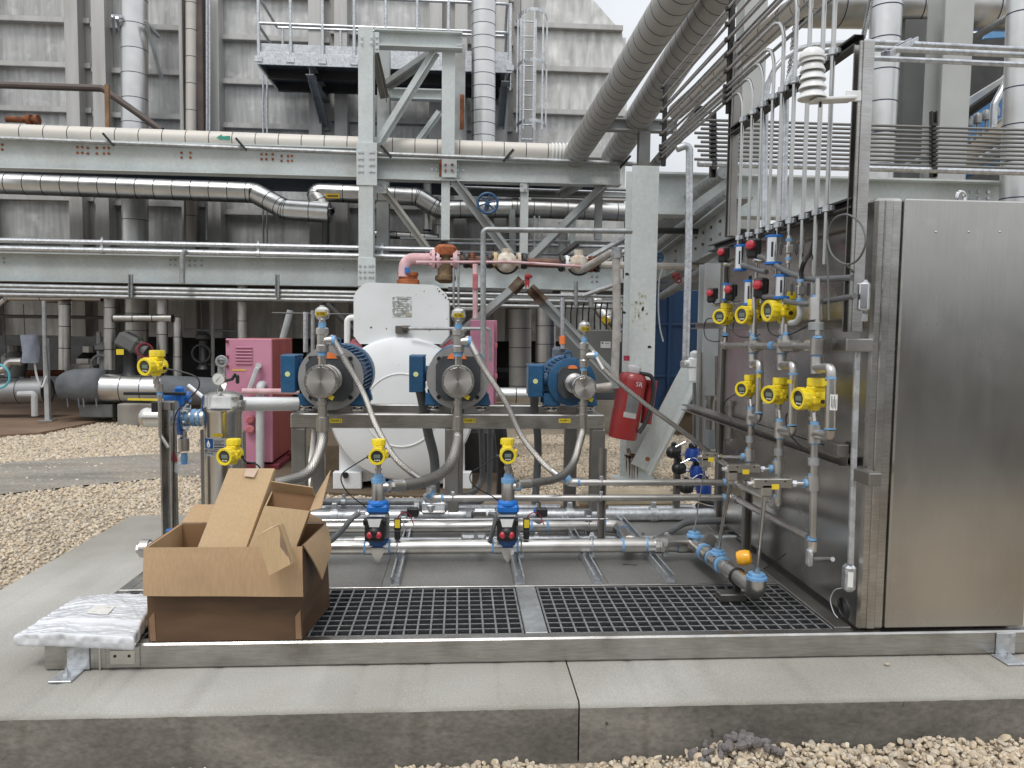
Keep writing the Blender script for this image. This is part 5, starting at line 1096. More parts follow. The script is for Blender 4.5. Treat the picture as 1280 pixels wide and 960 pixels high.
mb = MB(); mb.tube(catmull([W(1001, 352), W(1002, 338), W(1006, 326), W(1014, 315, 1.5), W(1018, 300, 1.56)], 6), .0095, 10); solo('black_hose', mb, RUB, 'short black rubber hose curving up behind the thin risers', 'hose')
flex('dark bent pipe below the lower small valve', [W(1000, 382), W(1000, 394), W(996, 402), W(988, 404)], .013, GREYL, 'bent_pipe', 'pipe')
# ------------------------------------------------------------------ strut posts and instrument tubes above the cabinet side
pts_ = [((1065, 415), 50, 1.52, .056, 'tall front strut post at the cabinet corner carrying the white shield'), ((912.5, 296), 62, 1.52, .046, 'rear strut post of the tube rack above the cabinet side')]
rack = []
for (px, y0), y1, X, w_, lab in pts_:
    a = W(px, y0, X); b = V(X, a.y, W(px+6 if px > 1000 else px, y1, X).z); b.z = H+(415-y1)/960*a.y*1.0 if px > 1000 else b.z
    mb = MB(); mb.chan(a+V(w_/2, 0, 0), b+V(w_/2, 0, 0), .05, w_, up=(-1, 0, 0)); mb.box((a+b)/2+V(.004, -.028, 0), (w_*.72, .006, (b-a).length-.004), .001); rack.append(solo('strut_post', mb, SS if px > 1000 else SSD, lab, 'strut')); rack[-1]['yy'] = a.y; rack[-1]['zz'] = b.z
yF, yR = rack[0]['yy'], rack[1]['yy']
del rack[0]['yy'], rack[0]['zz'], rack[1]['yy'], rack[1]['zz']
p = W(1063, 420, 1.52); mb = MB(); mb.box((1.54, p.y+.02, p.z-.035), (.11, .12, .05), .004); solo('post_base', mb, SSD, 'bracket block under the tall front strut post', 'bracket')
zr = W(1048, 70, 1.52).z
for z, lab, ya, yb in ((zr, 'upper strut rail between the two tube rack posts', yF+.03, yR), (W(1000, 276, 1.52).z, 'lower strut rail along the cabinet top edge carrying tube clamps', yF, yR+.3)):
    mb = MB(); mb.chan((1.535, ya, z), (1.535, yb, z), .041, .041, up=(-1, 0, 0)); solo('strut_rail', mb, DARKST, lab, 'strut')
zl = W(1000, 276, 1.52).z; TX = 1.478
bot = [924, 936, 948, 961, 972, 987, 1003.6, 1020, 1033]; btop = [110, 93, 74, 56, None, None, None, None, None]; ybot = [330, 300, 352, 290, 345, 410, 395, 380, 330]
zk = []
for i, x in enumerate(bot):
    a = W(x, 273, TX); Y = a.y
    z1 = W(x+4, btop[i], TX).z if btop[i] else zk[-1]+.085
    zk.append(z1); zb2 = W(x, ybot[i], TX).z; r = .0085 if i < 4 else .0095
    t = thing('instrument_tube', 'bright steel instrument tube, '+['rearmost and lowest of the bent risers', 'second of the bent risers from the rear post', 'third of the bent risers from the rear post', 'fourth of the bent risers, with the highest visible bend', 'fifth riser from the rear post, leaving the top of the picture', 'sixth riser from the rear post', 'seventh riser, behind the white shield', 'eighth riser, behind the white shield bracket', 'ninth riser, next to the front strut post'][i], 'tube', (TX, Y, zb2))
    seg(t, 'tube', [(TX, Y, zb2), (TX, Y, z1), (TX, 5.75, z1)], r, mat('tube_steel', (.46, .455, .44), .28, 1, .1, 6), .12, 10)
    for z in (zr, zl):
        mb = MB(); mb.cyl((TX, Y, z-.012), (TX, Y, z+.012), r*2.0, n=12); mb.box((TX+.014, Y-.018, z), (.018, .014, .02), .002); part('clamp', mb, GALV, t)
for yy, n0, n1, lab in ((yR+.02, 0, 9, 'nearer clamp bar holding the stacked tubes'), (5.72, 0, 9, 'farther clamp bar holding the stacked tubes')):
    mb = MB(); mb.chan((TX+.035, yy, zk[0]-.06), (TX+.035, yy, zk[-1]+.06), .03, .03, up=(-1, 0, 0))
    for z in zk: mb.box((TX, yy, z), (.036, .02, .026), .004)
    solo('clamp_bar', mb, DARKST, lab, 'clamp bar')
for i in range(6):
    z = zk[2]+.035+i*.078; run('instrument_tube', 'high tube running back overhead from the top edge, '+['lowest', 'second', 'third', 'fourth', 'fifth', 'highest'][i]+' of six', [(TX+.05, 2.4, z), (TX+.05, 5.75, z)], .0085, mat('tube_steel', (.46, .455, .44), .28, 1), cat='tube', n=8)
# large galvanised conduits that sweep from the vertical to the right
run('conduit', 'thick galvanised conduit sweeping round from vertical to the right, behind the posts', [W(955, 300, 1.56), W(958, 62, 1.56), at(1075, 52, 4.0), at(1300, 63, 4.0)], .0145, GALV, .3, n=14)
run('conduit', 'second thick galvanised conduit sweeping round, lower and nearer', [W(979, 290, 1.54), W(984, 66, 1.54), at(1085, 60, 3.6), at(1300, 70, 3.6)], .014, GALV, .22, n=14)
run('conduit', 'thin galvanised conduit running right from the front post', [at(1073, 72, 3.3), at(1300, 82, 3.3)], .011, GALV)
p = at(1128, 60, 3.7); mb = MB(); mb.chan(at(1107, 73, 3.5), at(1143, 54, 4.1), .04, .03); solo('strut_channel', mb, GALV, 'short slanted strut clamping the conduits right of the front post', 'strut')
# white beehive sensor shield
sx_, sy_ = 1014, 2.86
t = thing('sensor_shield', 'white louvred weather sensor shield on a bracket at the front post', 'weather shield', at(1013, 128, sy_))
zc = [at(1014, y, sy_).z for y in (124, 112, 101, 90, 79)]
for i, z in enumerate(zc):
    mb = MB(); R_ = .050-.002*i; mb.lathe([(R_*.5, .012), (R_*1.04, .0), (R_*1.05, .003), (R_*.80, .026), (R_*.5, .032)], (at(1016-i*.2, 100, sy_).x, sy_, z), n=26); part('louvre_plate', mb, WHITEC, t)
mb = MB(); mb.lathe([(.05*.92, .0), (.046, .006), (.042, .022), (.03, .034), (.008, .038)], (at(1015, 70, sy_).x, sy_, zc[-1]+.016), n=26); part('top_cap', mb, WHITEC, t)
a, b = at(1016, 122, sy_), at(1066, 120, yF-.02); mb = MB(); mb.bar(a+V(0, 0, -.012), b+V(0, 0, -.012), .065, .012, .003); mb.bar(a+V(0, .03, -.004), b+V(0, .03, -.0), .006, .024, .002); mb.box(b+V(0, -.005, -.002), (.06, .012, .04), .003); part('bracket', mb, WHITEC, t)
mb = MB(); mb.cyl(a+V(.03, 0, -.034), a+V(.03, 0, -.012), .005, n=8); part('cable_stub', mb, BLK, t)
# right end details: conduit body, vertical conduit, coiled cable
lbx = 1.55
p0, p1 = W(1079, 392, lbx), W(1079, 350, lbx); t = thing('conduit_box', 'chrome oval conduit body beside the front strut post', 'conduit body', p0)
mb = MB(); mb.box((p0+p1)/2, (.045, .05, p1.z-p0.z), .016); part('body', mb, GALV, t); mb = MB(); mb.box((p0+p1)/2+V(-.012, -.027, 0), (.034, .01, (p1.z-p0.z)*.8), .005, Matrix.Rotation(-.4, 3, 'Z')); part('cover', mb, CHROME, t)
mb = MB(); mb.cyl(p0, p0-V(0, 0, .03), .017, n=10); part('hub', mb, GALVD, t)
run('conduit', 'light galvanised conduit running down beside the cabinet corner post', [W(1072, 428, 1.56), W(1063, 705, 1.56)], .0125, GALV, n=12)
p = W(1061, 722, 1.56); t = thing('conduit_box', 'cast conduit body with white sticker low beside the corner post', 'conduit body', p-V(0, 0, .06)); mb = MB(); mb.box(p, (.045, .05, .11), .012); part('body', mb, GALV, t)
mb = MB(); mb.box(p+V(-.008, -.028, 0), (.02, .003, .06), 0, Matrix.Rotation(-.3, 3, 'Z')); part('sticker', mb, LABELW, t)
p = W(1012, 697, MX-.02); mb = MB(); mb.box(p, (.02, .03, .07), .006); mb.box(p+V(-.002, -.017, 0), (.012, .003, .045)); solo('pipe_foot_fitting', mb, GALV, 'small cast fitting at the foot of the front manifold column', 'fitting')
mb = MB()
for k in range(4): mb.torus(atx(1056+k*.8, 764-k*1.3, 1.57)+V(-.004*k, 0, .0), (1, -.3+.12*k, .25-.06*k), .034+.002*k, .0045, 24, 6)
solo('cable_coil', mb, BLK, 'coil of black cable at the foot of the cabinet corner post', 'cable')
cable('thin white cable hanging from the low conduit body', [W(1052, 735, 1.54), W(1043, 738, 1.54), W(1038, 750, 1.54), W(1042, 765, 1.54), W(1047, 772, 1.54)], .002, LABELG)
cable('thin black cable loop hanging high on the front strut post', [W(1036, 400, 1.44), W(1035, 340, 1.44), W(1034, 300, 1.44), W(1041, 276, 1.44), W(1058, 268, 1.44), W(1076, 280, 1.44), W(1082, 303, 1.44), W(1072, 325, 1.44), W(1056, 330, 1.44), W(1040, 318, 1.44), W(1033, 296, 1.44)], .004, GREYE)
cable('thin black cable from the loop to the oval conduit body', [W(1056, 330, 1.44), W(1064, 337, 1.48), W(1074, 345, 1.55), W(1078, 352, 1.55)], .0035, GREYE)
cable('short black sensor lead lying by the cabinet foot', [W(982, 692, 1.56), W(972, 700, 1.56), W(964, 706, 1.55), W(955, 711, 1.55)], .003)
# ------------------------------------------------------------------ filter vessel and left side
vx = at(279, 520, 4.4); VY = 4.4
t = thing('filter_vessel', 'polished stainless cylindrical filter vessel with gauge on its lid', 'filter vessel', (vx.x, VY, .1)); z = lambda py: at(279, py, VY).z
mb = MB(); mb.lathe([(.103, .1), (.103, z(517)), (.107, z(514)), (.107, z(511)), (.103, z(510))], (vx.x, VY, 0), n=40); part('body', mb, SSP, t)
mb = MB(); mb.lathe([(.113, z(513)), (.113, z(505)), (.110, z(504)), (.110, z(496)), (.105, z(493)), (.06, z(489.5)), (.004, z(488.5))], (vx.x, VY, 0), n=40); ld = part('lid', mb, SSP, t)
mb = MB(); mb.lathe([(.116, z(513)), (.118, z(510)), (.116, z(507))], (vx.x, VY, 0), n=40); p = V(vx.x+.12, VY-.03, z(504)); mb.box(p, (.03, .03, .04), .004); part('clamp_ring', mb, CHROME, t)
mb = MB(); mb.cyl((vx.x-.008, VY-.02, z(492)), (vx.x-.008, VY-.02, z(477)), .009, n=10); mb.cyl((vx.x-.008, VY-.02, z(491)), (vx.x-.008, VY-.02, z(485)), .016, n=6); part('gauge_stem', mb, CHROME, ld)
g = at(273, 474, VY-.06); mb = MB(); mb.lathe([(.036, 0), (.036, .026), (.033, .03)], g, (0, 1, .1), 26); ga = part('gauge_case', mb, CHROME, t)
mb = MB(); mb.lathe([(.001, -.001), (.031, -.001), (.031, .002)], g, (0, 1, .1), 26); part('gauge_face', mb, LABELW, ga); mb = MB(); mb.bar(g+V(-.014, -.002, -.012), g+V(.012, -.002, .016), .003, .001); part('gauge_needle', mb, INK, ga)
p = at(290, 474, VY-.05); mb = MB(); mb.tube([g+V(.03, .01, -.01), p, p+V(.02, 0, .03)], .009, 8); mb.box(p+V(.03, 0, .0), (.018, .02, .05), .005); part('bleed_valve', mb, BLK, t)
n = 12; ya = -.52; mb = MB()
def cylpatch(a0, a1, z0, z1, r, m, nm, par):
    mb = MB(); mb.rings([[V(vx.x+math.sin(a0+(a1-a0)*i/10)*r, VY-math.cos(a0+(a1-a0)*i/10)*r, zz) for zz in (z0, z1)] for i in range(11)], caps=False); return part(nm, mb, m, par)
lb = cylpatch(-.88, .42, z(567), z(544.5), .1042, LABELG, 'vessel_label', t)
cylpatch(-.84, -.26, z(557.5), z(545.5), .1050, LABELB, 'blue_panel', lb)
def onv(a, zz, r=.1056): return V(vx.x+math.sin(a)*r, VY-math.cos(a)*r, zz)
mb = MB(); am_, zm = -.55, z(552.6); R1 = .0185
pr = [(0, 1.35)]+[(math.cos(a)*.72, math.sin(a)*.72-.2) for a in [PI*.18-i*(PI*1.36)/12 for i in range(13)]]
mb.add([onv(am_+c*R1/.105, zm+d*R1) for c, d in pr], [tuple(range(len(pr)))]); part('drop_emblem', mb, LABELW, lb)
mb = MB(); pr = [(math.cos(a)*.38, math.sin(a)*.38-.25) for a in [i*2*PI/12 for i in range(12)]]; mb.add([onv(am_+c*R1/.105, zm+d*R1, .1062) for c, d in pr], [tuple(range(12))]); part('drop_emblem', mb, mat('emblem_grey', (.3, .36, .46), .5), lb)
def curved_text(s, a0, zz, size, parent, m=INK):
    for i, ch in enumerate(s):
        if ch == ' ': continue
        a = a0+i*size*.72/.105; text(ch, size, onv(a, zz, .1052), (math.cos(a), math.sin(a), 0), (0, 0, 1), m, parent)
curved_text('UNITCO', -.82, z(560.5), .0165, lb); curved_text('FILTRATION', -.83, z(563.6), .0085, lb)
for i, (wd, py) in enumerate(((.5, 548), (.36, 550.3), (.50, 552.6), (.5, 555.8), (.42, 558.2), (.46, 560.5))): cylpatch(-.2, -.2+wd, z(py+.7), z(py-.5), .1049, INK if i in (2, 3) else mat('print_grey', (.2, .2, .2), .6), 'print_line', lb)
cylpatch(-.25, .25, z(543), z(539), .1046, YELD, 'warning_label', t)
p = at(256, 600, VY+.1); mb = MB(); mb.box((p.x, VY+.1, .4), (.03, .05, .62), .004); mb.box((vx.x+.07, VY+.12, .4), (.03, .05, .6), .004); part('support_leg', mb, SSD, t)
# square post, bracket and stem
PY = 4.28; t = thing('instrument_post', 'square stainless post with a black end cap standing at the skid corner', 'post', (at(209, 640, PY).x, PY, ZT))
a = at(211, 672, PY); zt_ = at(211, 503, PY).z; mb = MB(); mb.chan((a.x, PY+.03, ZT+.002), (a.x, PY+.03, zt_), .058, .055, up=(0, -1, 0)); mb.box((a.x+.004, PY+.045, (zt_+ZT)/2), (.06, .03, zt_-ZT-.01), .003); part('post', mb, SS, t)
mb = MB(); mb.box((a.x-.01, PY+.03, zt_-.02), (.11, .06, .05), .004); part('arm', mb, SSD, t); mb = MB(); mb.box((a.x-.05, PY-.005, zt_-.024), (.05, .022, .058), .004); part('end_cap', mb, BLK, t)
mb = MB(); mb.box((a.x, PY, ZT+.01), (.12, .12, .016), .003); part('base_plate', mb, GALV, t)
sx1 = at(198, 490, YL).x; mb = MB(); t = thing('riser_pipe', 'thin pipe stem with blue tape carrying the left yellow transmitter', 'pipe', (sx1, YL+.02, at(198, 560, YL).z))
seg(t, 'pipe', [(sx1, YL+.02, at(198, 483, YL).z), (sx1, YL+.02, at(198, 545, YL).z), at(202, 560, YL)+V(.03, .02, 0)], .0125, P_, .04); seg(t, 'coupling', [(sx1, YL+.02, at(198, 480, YL).z), (sx1, YL+.02, at(198, 490, YL).z)], .021, F_); seg(t, 'thread_tape', [(sx1, YL+.02, at(198, 490, YL).z), (sx1, YL+.02, at(198, 494, YL).z)], .0165, TAPEB)
# butterfly valve to the left of the vessel
BVY = 4.45; bz = at(228, 522, BVY).z; x_ = lambda px: at(px, 522, BVY).x
t = thing('butterfly_valve', 'blue-bodied butterfly valve between the square post and the vessel', 'valve', (x_(226), BVY, bz-.1))
mb = MB(); mb.sphere((x_(184), BVY, bz), .058, 18, 8, sq=(.8, 1, 1)); mb.cyl((x_(184), BVY, bz), (x_(205), BVY, bz), .056, n=20); part('domed_cap', mb, SSP, t)
mb = MB(); mb.cyl((x_(203), BVY, bz), (x_(256), BVY, bz), .045, n=20); part('pipe', mb, SSPIPE, t)
mb = MB(); mb.cyl((x_(221), BVY-.03, bz), (x_(230), BVY-.03, bz), .095, n=28); mb.box((x_(227), BVY-.02, bz+.12), (.055, .05, .12), .012); mb.cyl((x_(207), BVY, at(220, 497, BVY).z), (x_(238), BVY, at(220, 496, BVY).z), .032, n=18); part('valve_body', mb, BLUEV, t)
mb = MB(); mb.cyl((x_(230.5), BVY, bz), (x_(234), BVY, bz), .08, n=24); part('flange', mb, SSP, t)
for i in range(6): mb = MB(); a_ = i*PI/3+.3; mb.cyl((x_(233), BVY+math.cos(a_)*.064, bz+math.sin(a_)*.064), (x_(237.5), BVY+math.cos(a_)*.064, bz+math.sin(a_)*.064), .009, n=6); part('bolt', mb, CHROME, t)
for pa, pb in ((233, 237), (241, 246), (249, 252)): mb = MB(); mb.cyl((x_(pa), BVY, bz), (x_(pb), BVY, bz), .05, n=20); part('thread_tape', mb, TAPEB, t)
mb = MB(); mb.bar((x_(165), BVY-.1, at(190, 490, BVY).z), (x_(238), BVY-.06, at(220, 491, BVY).z), .02, .018, .003); part('lever', mb, BLK, t)
dz = at(230, 562, BVY).z
mb = MB(); mb.cyl((x_(230), BVY-.01, bz-.04), (x_(230), BVY-.01, dz), .018, n=14); mb.lathe([(.03, 0), (.03, .07), (.02, .08)], (x_(230), BVY-.01, at(230, 563, BVY).z), n=14); part('drain_leg', mb, SSPIPE, t)
mb = MB(); mb.lathe([(.03, -.02), (.016, -.018), (.02, .015), (.016, .04)], (x_(230), BVY-.01, at(230, 575, BVY).z), n=14); part('drain_tape', mb, TAPEB, t)
mb = MB(); a = at(221, 585, 4.3); mb.box(a, (.03, .003, .05), 0, Matrix.Rotation(.3, 3, 'Y')); mb.box(a+V(-.01, 0, .06), (.018, .003, .05), 0, Matrix.Rotation(-.3, 3, 'Y'), mi=1); solo('hanging_tag', mb, [LABELG, REDT], 'small red and grey tag hanging beside the square post', 'tag')
mb = MB(); p0 = at(300, 505, 4.55); p1 = at(372, 505, 4.7); mb.cyl(p0, p1, .042, n=20); solo('outlet_pipe', mb, WHITEC if False else mat('pipe_bright', (.68, .68, .67), .4, .6, .06), 'bright outlet pipe running from the vessel to the left pump', 'pipe')
mb = MB(); mb.tube([at(236, 482, 4.6), at(262, 503, 4.5)], .012, 8); solo('impulse_tube', mb, CHROME, 'bright small tubes between the blue valve and the vessel lid', 'tube')
mb = MB(); mb.lathe([(.035, -.1), (.035, -.03), (.02, -.02), (.02, .0), (.04, .01), (.04, .04), (.02, .06)], at(277, 455, 7.0), n=14); mb.torus(at(277, 452, 6.95), (0, 1, 0), .045, .012, 16, 6); solo('ball_valve', mb, GALVD, 'small grey valve stack at the left edge of the pink cabinet', 'valve')
mb = MB(); mb.bar(at(208, 663, 4.0), at(245, 662, 4.0), .03, .012, .002); solo('blue_lever', mb, BLUEV, 'blue valve handle showing behind the big cardboard box', 'handle')
# ------------------------------------------------------------------ clad wall of the big process unit
WY = 16.0
ORD = 'first second third fourth fifth sixth seventh eighth ninth tenth eleventh twelfth thirteenth fourteenth fifteenth sixteenth'.split()
def wx(px, Y=WY): return at(px, 200, Y).x
def wz(py, Y=WY): return at(430, py, Y).z
wl = thing('clad_wall', 'tall grey metal-clad wall of the process unit with ribs and pilasters, behind the pipe rack', 'wall', (0, WY, 1.1))
zb0 = wz(424); zt0 = 9.4
pil = [-30, 120.5, 258, 414, 560, 640]
edges = [-110]+pil+[782]
rowsz = [zb0]+[zb0+.85*i for i in range(1, 11)]
rg = random.Random(4)
xr = at(782, 100, WY).x; slope0 = at(782, 47, WY).z
for b in range(len(edges)-1):
    x0, x1 = wx(edges[b]), wx(edges[b+1]); off = [.0, .12, .05, -.08, .1, .0, .38][b]
    zs = [zb0]+[z+off for z in rowsz[1:]]
    for k in range(len(zs)-1):
        z0, z1 = zs[k], min(zs[k+1], zt0)
        if z1-z0 < .1: continue
        mb = MB(); y0 = WY+rg.uniform(-.015, .015)
        if x1 > xr-.01 and z1 > slope0:
            cut = lambda z: xr-max(0, z-slope0)*.98
            mb.prism([(x0, y0, z0), (cut(z0), y0, z0), (cut(min(z1, z0+9)), y0, z1), (x0, y0, z1)], (0, .05, 0))
        else: mb.box(((x0+x1)/2, y0+.03, (z0+z1)/2), (x1-x0-.008, .06, z1-z0-.008), .006)
        part('wall_panel', mb, WALLP2 if b == 6 or (b < 2 and k > 7) else WALLP, wl)
        if k:
            xe = (x1 if not (x1 > xr-.01 and z0 > slope0) else xr-(z0-slope0)*.98)
            mb = MB(); mb.box(((x0+xe)/2, WY-.07, z0), (xe-x0-.02, .15, .018)); mb.box(((x0+xe)/2, WY-.14, z0+.045), (xe-x0-.02, .014, .09)); part('rib', mb, PILAST, wl)
for px in pil:
    xc = wx(px); mb = MB(); hw = 15*WY/960
    for s in (-1, 1): mb.box((xc+s*hw, WY-.18, (zb0+zt0)/2), (.25, .36, zt0-zb0), .004)
    mb.box((xc, WY-.02, (zb0+zt0)/2), (.3, .05, zt0-zb0)); part('pilaster', mb, PILAST, wl)
mb = MB(); mb.box(((wx(-110)+xr)/2, WY+4.6, zb0+.05), (xr-wx(-110), 9, .1)); part('soffit', mb, DARKST, wl)
mb = MB(); mb.box((xr-.04, WY+3, (zb0+slope0)/2), (.06, 6, slope0-zb0)); part('end_wall', mb, WALLP2, wl)
mb = MB(); mb.box((-4, 24, 2), (26, .2, 6)); struct('shade_backdrop', mb, DARKST)  # dark backdrop added to close off the shade under the wall
for i, px in enumerate((104, 166, 330, 366, 482, 640, 655)):
    mb = MB(); p = atz(px, 500, GZ); x = at(px, 420, 15.6).x; mb.ibeam((x, 15.9, GZ), (x, 15.9, zb0), .3, .3); solo('support_column', mb, STEELD, 'dark steel support column under the clad wall, '+['first', 'second', 'third', 'fourth', 'fifth', 'sixth', 'seventh'][i]+' counted from the left end', 'column')
# dark clutter in the space under the wall
rg = random.Random(12)
for i in range(16):
    px = -20+i*46+rg.uniform(-8, 8); p = at(px, rg.uniform(440, 475), rg.uniform(17, 19)); mb = MB(); h = rg.uniform(.25, .7)
    if i % 2: mb.lathe([(h*.3, -h*.5), (h*.4, -h*.2), (h*.4, h*.2), (h*.2, h*.4), (h*.2, h*.6)], p, n=10); mb.cyl(p+V(0, 0, -h*.5), V(p.x, p.y, GZ), .05)
    else: mb.tube([p+V(-.8, 0, -.1), p+V(.8, .1, -.1), p+V(.9, .1, -.9)], .07, 8, .1); mb.cyl(p+V(-.7, 0, -.1), V(p.x-.7, p.y, GZ), .04)
    solo('dark_pump' if i % 2 else 'dark_pipe', mb, [GALVD, STEELD, RUST, ALUD][i % 4 if i % 4 != 2 or i % 8 == 2 else 0], 'dim machinery in the shadow under the clad wall, '+ORD[i]+' from the left end', 'machinery', 'machinery in the dark under the wall')
# ------------------------------------------------------------------ ducts and conduits on the wall
clad('duct', 'big shiny banded duct climbing the wall beside the left pilaster', [at(169, 305, 15.2), at(168, -30, 15.2)], .235, .44, ALU, BAND)
clad('duct', 'slim banded pipe climbing the wall next to a brown channel', [at(239, 302, 15.4), at(239, -30, 15.4)], .098, .5, CREAMP, BAND)
clad('duct', 'big pale banded duct rising from the upper beam beside the caged ladder', [at(604, 186, 13.4), at(604.5, -30, 13.4)], .205, .21, ALU, BAND, lip=.006)
for a, b, y0, y1, m, lab in ((245.5, 257, -20, 165, mat('brown_channel', (.09, .065, .055), .6, .1, .25, 4), 'dark brown vertical channel between the slim pipe and conduits'), (229, 233, -20, 300, PILAST, 'thin grey angle standing left of the slim banded pipe')):
    p, q = at(a, y0, 15.5), at(b, y1, 15.5); mb = MB(); mb.box(((p.x+q.x)/2, 15.5, (p.z+q.z)/2), (q.x-p.x, .2, p.z-q.z), .01); solo('channel', mb, m, lab, 'channel')
for i, px in enumerate((258.5, 262)): run('conduit', 'vertical conduit on the wall, '+['left', 'right'][i]+' one of the close pair by the brown channel', [at(px, 165 if i else 300, 15.45), at(px, -20, 15.45)], .022, GALV, n=8)
for i, px in enumerate((329, 334)): run('conduit', 'thin vertical conduit below the platform end, '+['left', 'right'][i]+' of two', [at(px, 310, 15.6), at(px, 92, 15.6)], .02, GALV, n=8)
t = thing('duct_bracket', 'angle-iron ring bracket holding the big shiny duct', 'bracket', at(168, 22, 15)); Yb = 14.9
for a, b in (((141, 20), (184, 24)), ((146, 22), (153, 52)), ((182, 26), (202, 97)), ((182, 28), (199, 46)), ((141, 20), (143, 42))): mb = MB(); mb.bar(at(*a, Yb), at(*b, Yb+.5), .05, .05); part('angle', mb, STEELD if a[1] > 25 else GALV, t)
# ------------------------------------------------------------------ platform with handrails
PY0, PY1 = 14.2, 15.75
pl = thing('platform', 'galvanised walkway platform with handrails high on the wall', 'platform', at(450, 90, PY0))
pz = at(400, 74, PY0).z; px0, px1 = at(322, 75, PY0).x, at(640, 90, PY0).x
mb = MB(); mb.box(((px0+px1)/2, (PY0+PY1)/2, pz), (px1-px0, PY1-PY0, .04)); part('deck', mb, mat('platform_grate', (.13, .14, .15), .6, .5), pl)
mb = MB(); mb.box(((px0+px1)/2, PY0-.005, pz-.02), (px1-px0, .03, .22), .004); part('fascia', mb, GALV, pl)
mb = MB(); mb.box(((px0+px1)/2, PY0+.05, pz+.18), (px1-px0, .01, .15)); part('toe_plate', mb, GALV, pl)
mb = MB(); mb.box((px0+.02, (PY0+PY1)/2, pz-.02), (.04, PY1-PY0-.04, .24)); part('fascia', mb, GALV, pl)
for y in (PY0+.6, PY1-.2): mb = MB(); mb.bar((px0+.05, y, pz-.10), (px1, y, pz-.10), .1, .16); part('joist', mb, DARKST, pl)
for zz in (1.08, .58): run_z = pz+zz; mb = MB(); mb.tube([(px0, PY1-.1, run_z), (px0, PY0, run_z), (px1-.1, PY0, run_z), (px1-.05, PY1, run_z)], .026, 10, .05); part('handrail', mb, GALV, pl)
mb = MB(); mb.tube([(px0, PY1-.12, pz+1.05), (px1, PY1-.12, pz+1.05)], .022, 8); part('handrail', mb, GALV, pl)
mb = MB(); mb.tube([(px0, PY1-.12, pz+.5), (px1, PY1-.12, pz+.5)], .022, 8); part('handrail', mb, GALV, pl)
n = 8
for i in range(n+1):
    x = px0+.02+(px1-px0-.06)*i/n; mb = MB(); mb.cyl((x, PY0, pz-.05), (x, PY0, pz+1.09), .03, n=10); mb.box((x, PY0-.03, pz-.04), (.14, .02, .1), .004); part('rail_post', mb, GALV, pl)
    if i % 2 == 0: mb = MB(); mb.cyl((x+.1, PY1-.12, pz), (x+.1, PY1-.12, pz+1.05), .024, n=8); part('rail_post', mb, GALV, pl)
for px in (386, 632):
    x = at(px, 80, PY0).x; mb = MB(); mb.ibeam((x, PY0+.06, pz-.16), (x, PY1+.2, pz-.16), .2, .14); part('support_arm', mb, STEELD, pl); mb = MB(); mb.ibeam((x, PY0+.3, pz-.24), (x, PY1+.02, at(396, 156, PY1).z), .14, .12, up=(1, 0, 0)); part('knee_brace', mb, STEELD, pl)
mb = MB(); mb.box((at(493, 70, PY0+.9).x, PY0+.6, pz+.12), (.55, .3, .1), .01); solo('plank', mb, mat('plank_tan', (.35, .26, .14), .8), 'tan plank lying on the platform behind the steel frame', 'plank')
# caged ladder
ld = thing('caged_ladder', 'galvanised ladder with hooped safety cage on the wall', 'ladder', at(658, 182, 15.4)); LYY = 15.3
xa, xb = at(650.5, 100, LYY).x, at(668.5, 100, LYY).x; z0, z1 = at(658, 184, LYY).z, at(658, 24, LYY).z
for x in (xa, xb): mb = MB(); mb.box((x, LYY, (z0+z1)/2), (.05, .07, z1-z0), .006); part('stile', mb, GALV, ld)
k = 0; z = z0+.15
while z < z1: mb = MB(); mb.cyl((xa, LYY, z), (xb, LYY, z), .014, n=6); part('rung', mb, GALV, ld); z += .28
for py in (28, 88, 161):
    z = at(658, py, LYY).z; mb = MB(); c = V((xa+xb)/2+.06, LYY-.02, z); P = [c+V(math.cos(a)*.30, -.02-math.sin(a)*.6, 0) for a in [i*PI/12 for i in range(13)]]
    for i in range(12): mb.bar(P[i], P[i+1], .012, .06)
    part('cage_hoop', mb, GALV, ld)
for a in (.12, .3, .5, .7, .88):
    c = V((xa+xb)/2+.06+math.cos(a*PI)*.30, LYY-.04-math.sin(a*PI)*.6, 0); mb = MB(); mb.box((c.x, c.y, (at(658, 170, LYY).z+at(658, 26, LYY).z)/2), (.03, .012, at(658, 26, LYY).z-at(658, 170, LYY).z)); part('cage_strap', mb, GALV, ld)
# ------------------------------------------------------------------ pale green steel rack
SY = 12.0
def bolts(parent, pts, Y, m=GALV, s=.019):
    me = MB().lathe([(s, -.012), (s, 0)], (0, 0, 0), (0, 1, 0), 6).mesh('bolt', m)
    for px, py in pts:
        p = at(px, py, Y); o = bpy.data.objects.new('bolt', me); C.objects.link(o); o.parent = parent; o.location = p-root_of(parent).location
def beamX(name, label, pa, pb, Y, h, w_, m=STEEL, blt=(), bm=GALV):
    z = (at(*pa, Y).z+at(*pb, Y).z)/2; a, b = V(at(*pa, Y).x, Y, z), V(at(*pb, Y).x, Y, z)
    t = thing(name, label, 'beam', (a+b)/2-V(0, 0, h/2)); mb = MB(); mb.ibeam(a, b, h, w_, .014, .02); part('beam_section', mb, m, t); bolts(t, blt, Y-.008, bm); return t
rb = lambda xs, ys: [(x, y) for x in xs for y in ys]
beamX('steel_beam', 'long pale green upper beam of the rack, left of the tall column', (-60, 190), (449, 206), SY, .44, .26, STEEL, rb((97, 103), (184, 191))+rb((110, 121, 130, 136), (185, 192))+rb((227, 238), (191, 197))+rb((327, 333, 341), (193, 199))+rb((352, 360, 365), (195, 201))+[(3, 181), (3, 187)], RUSTO)
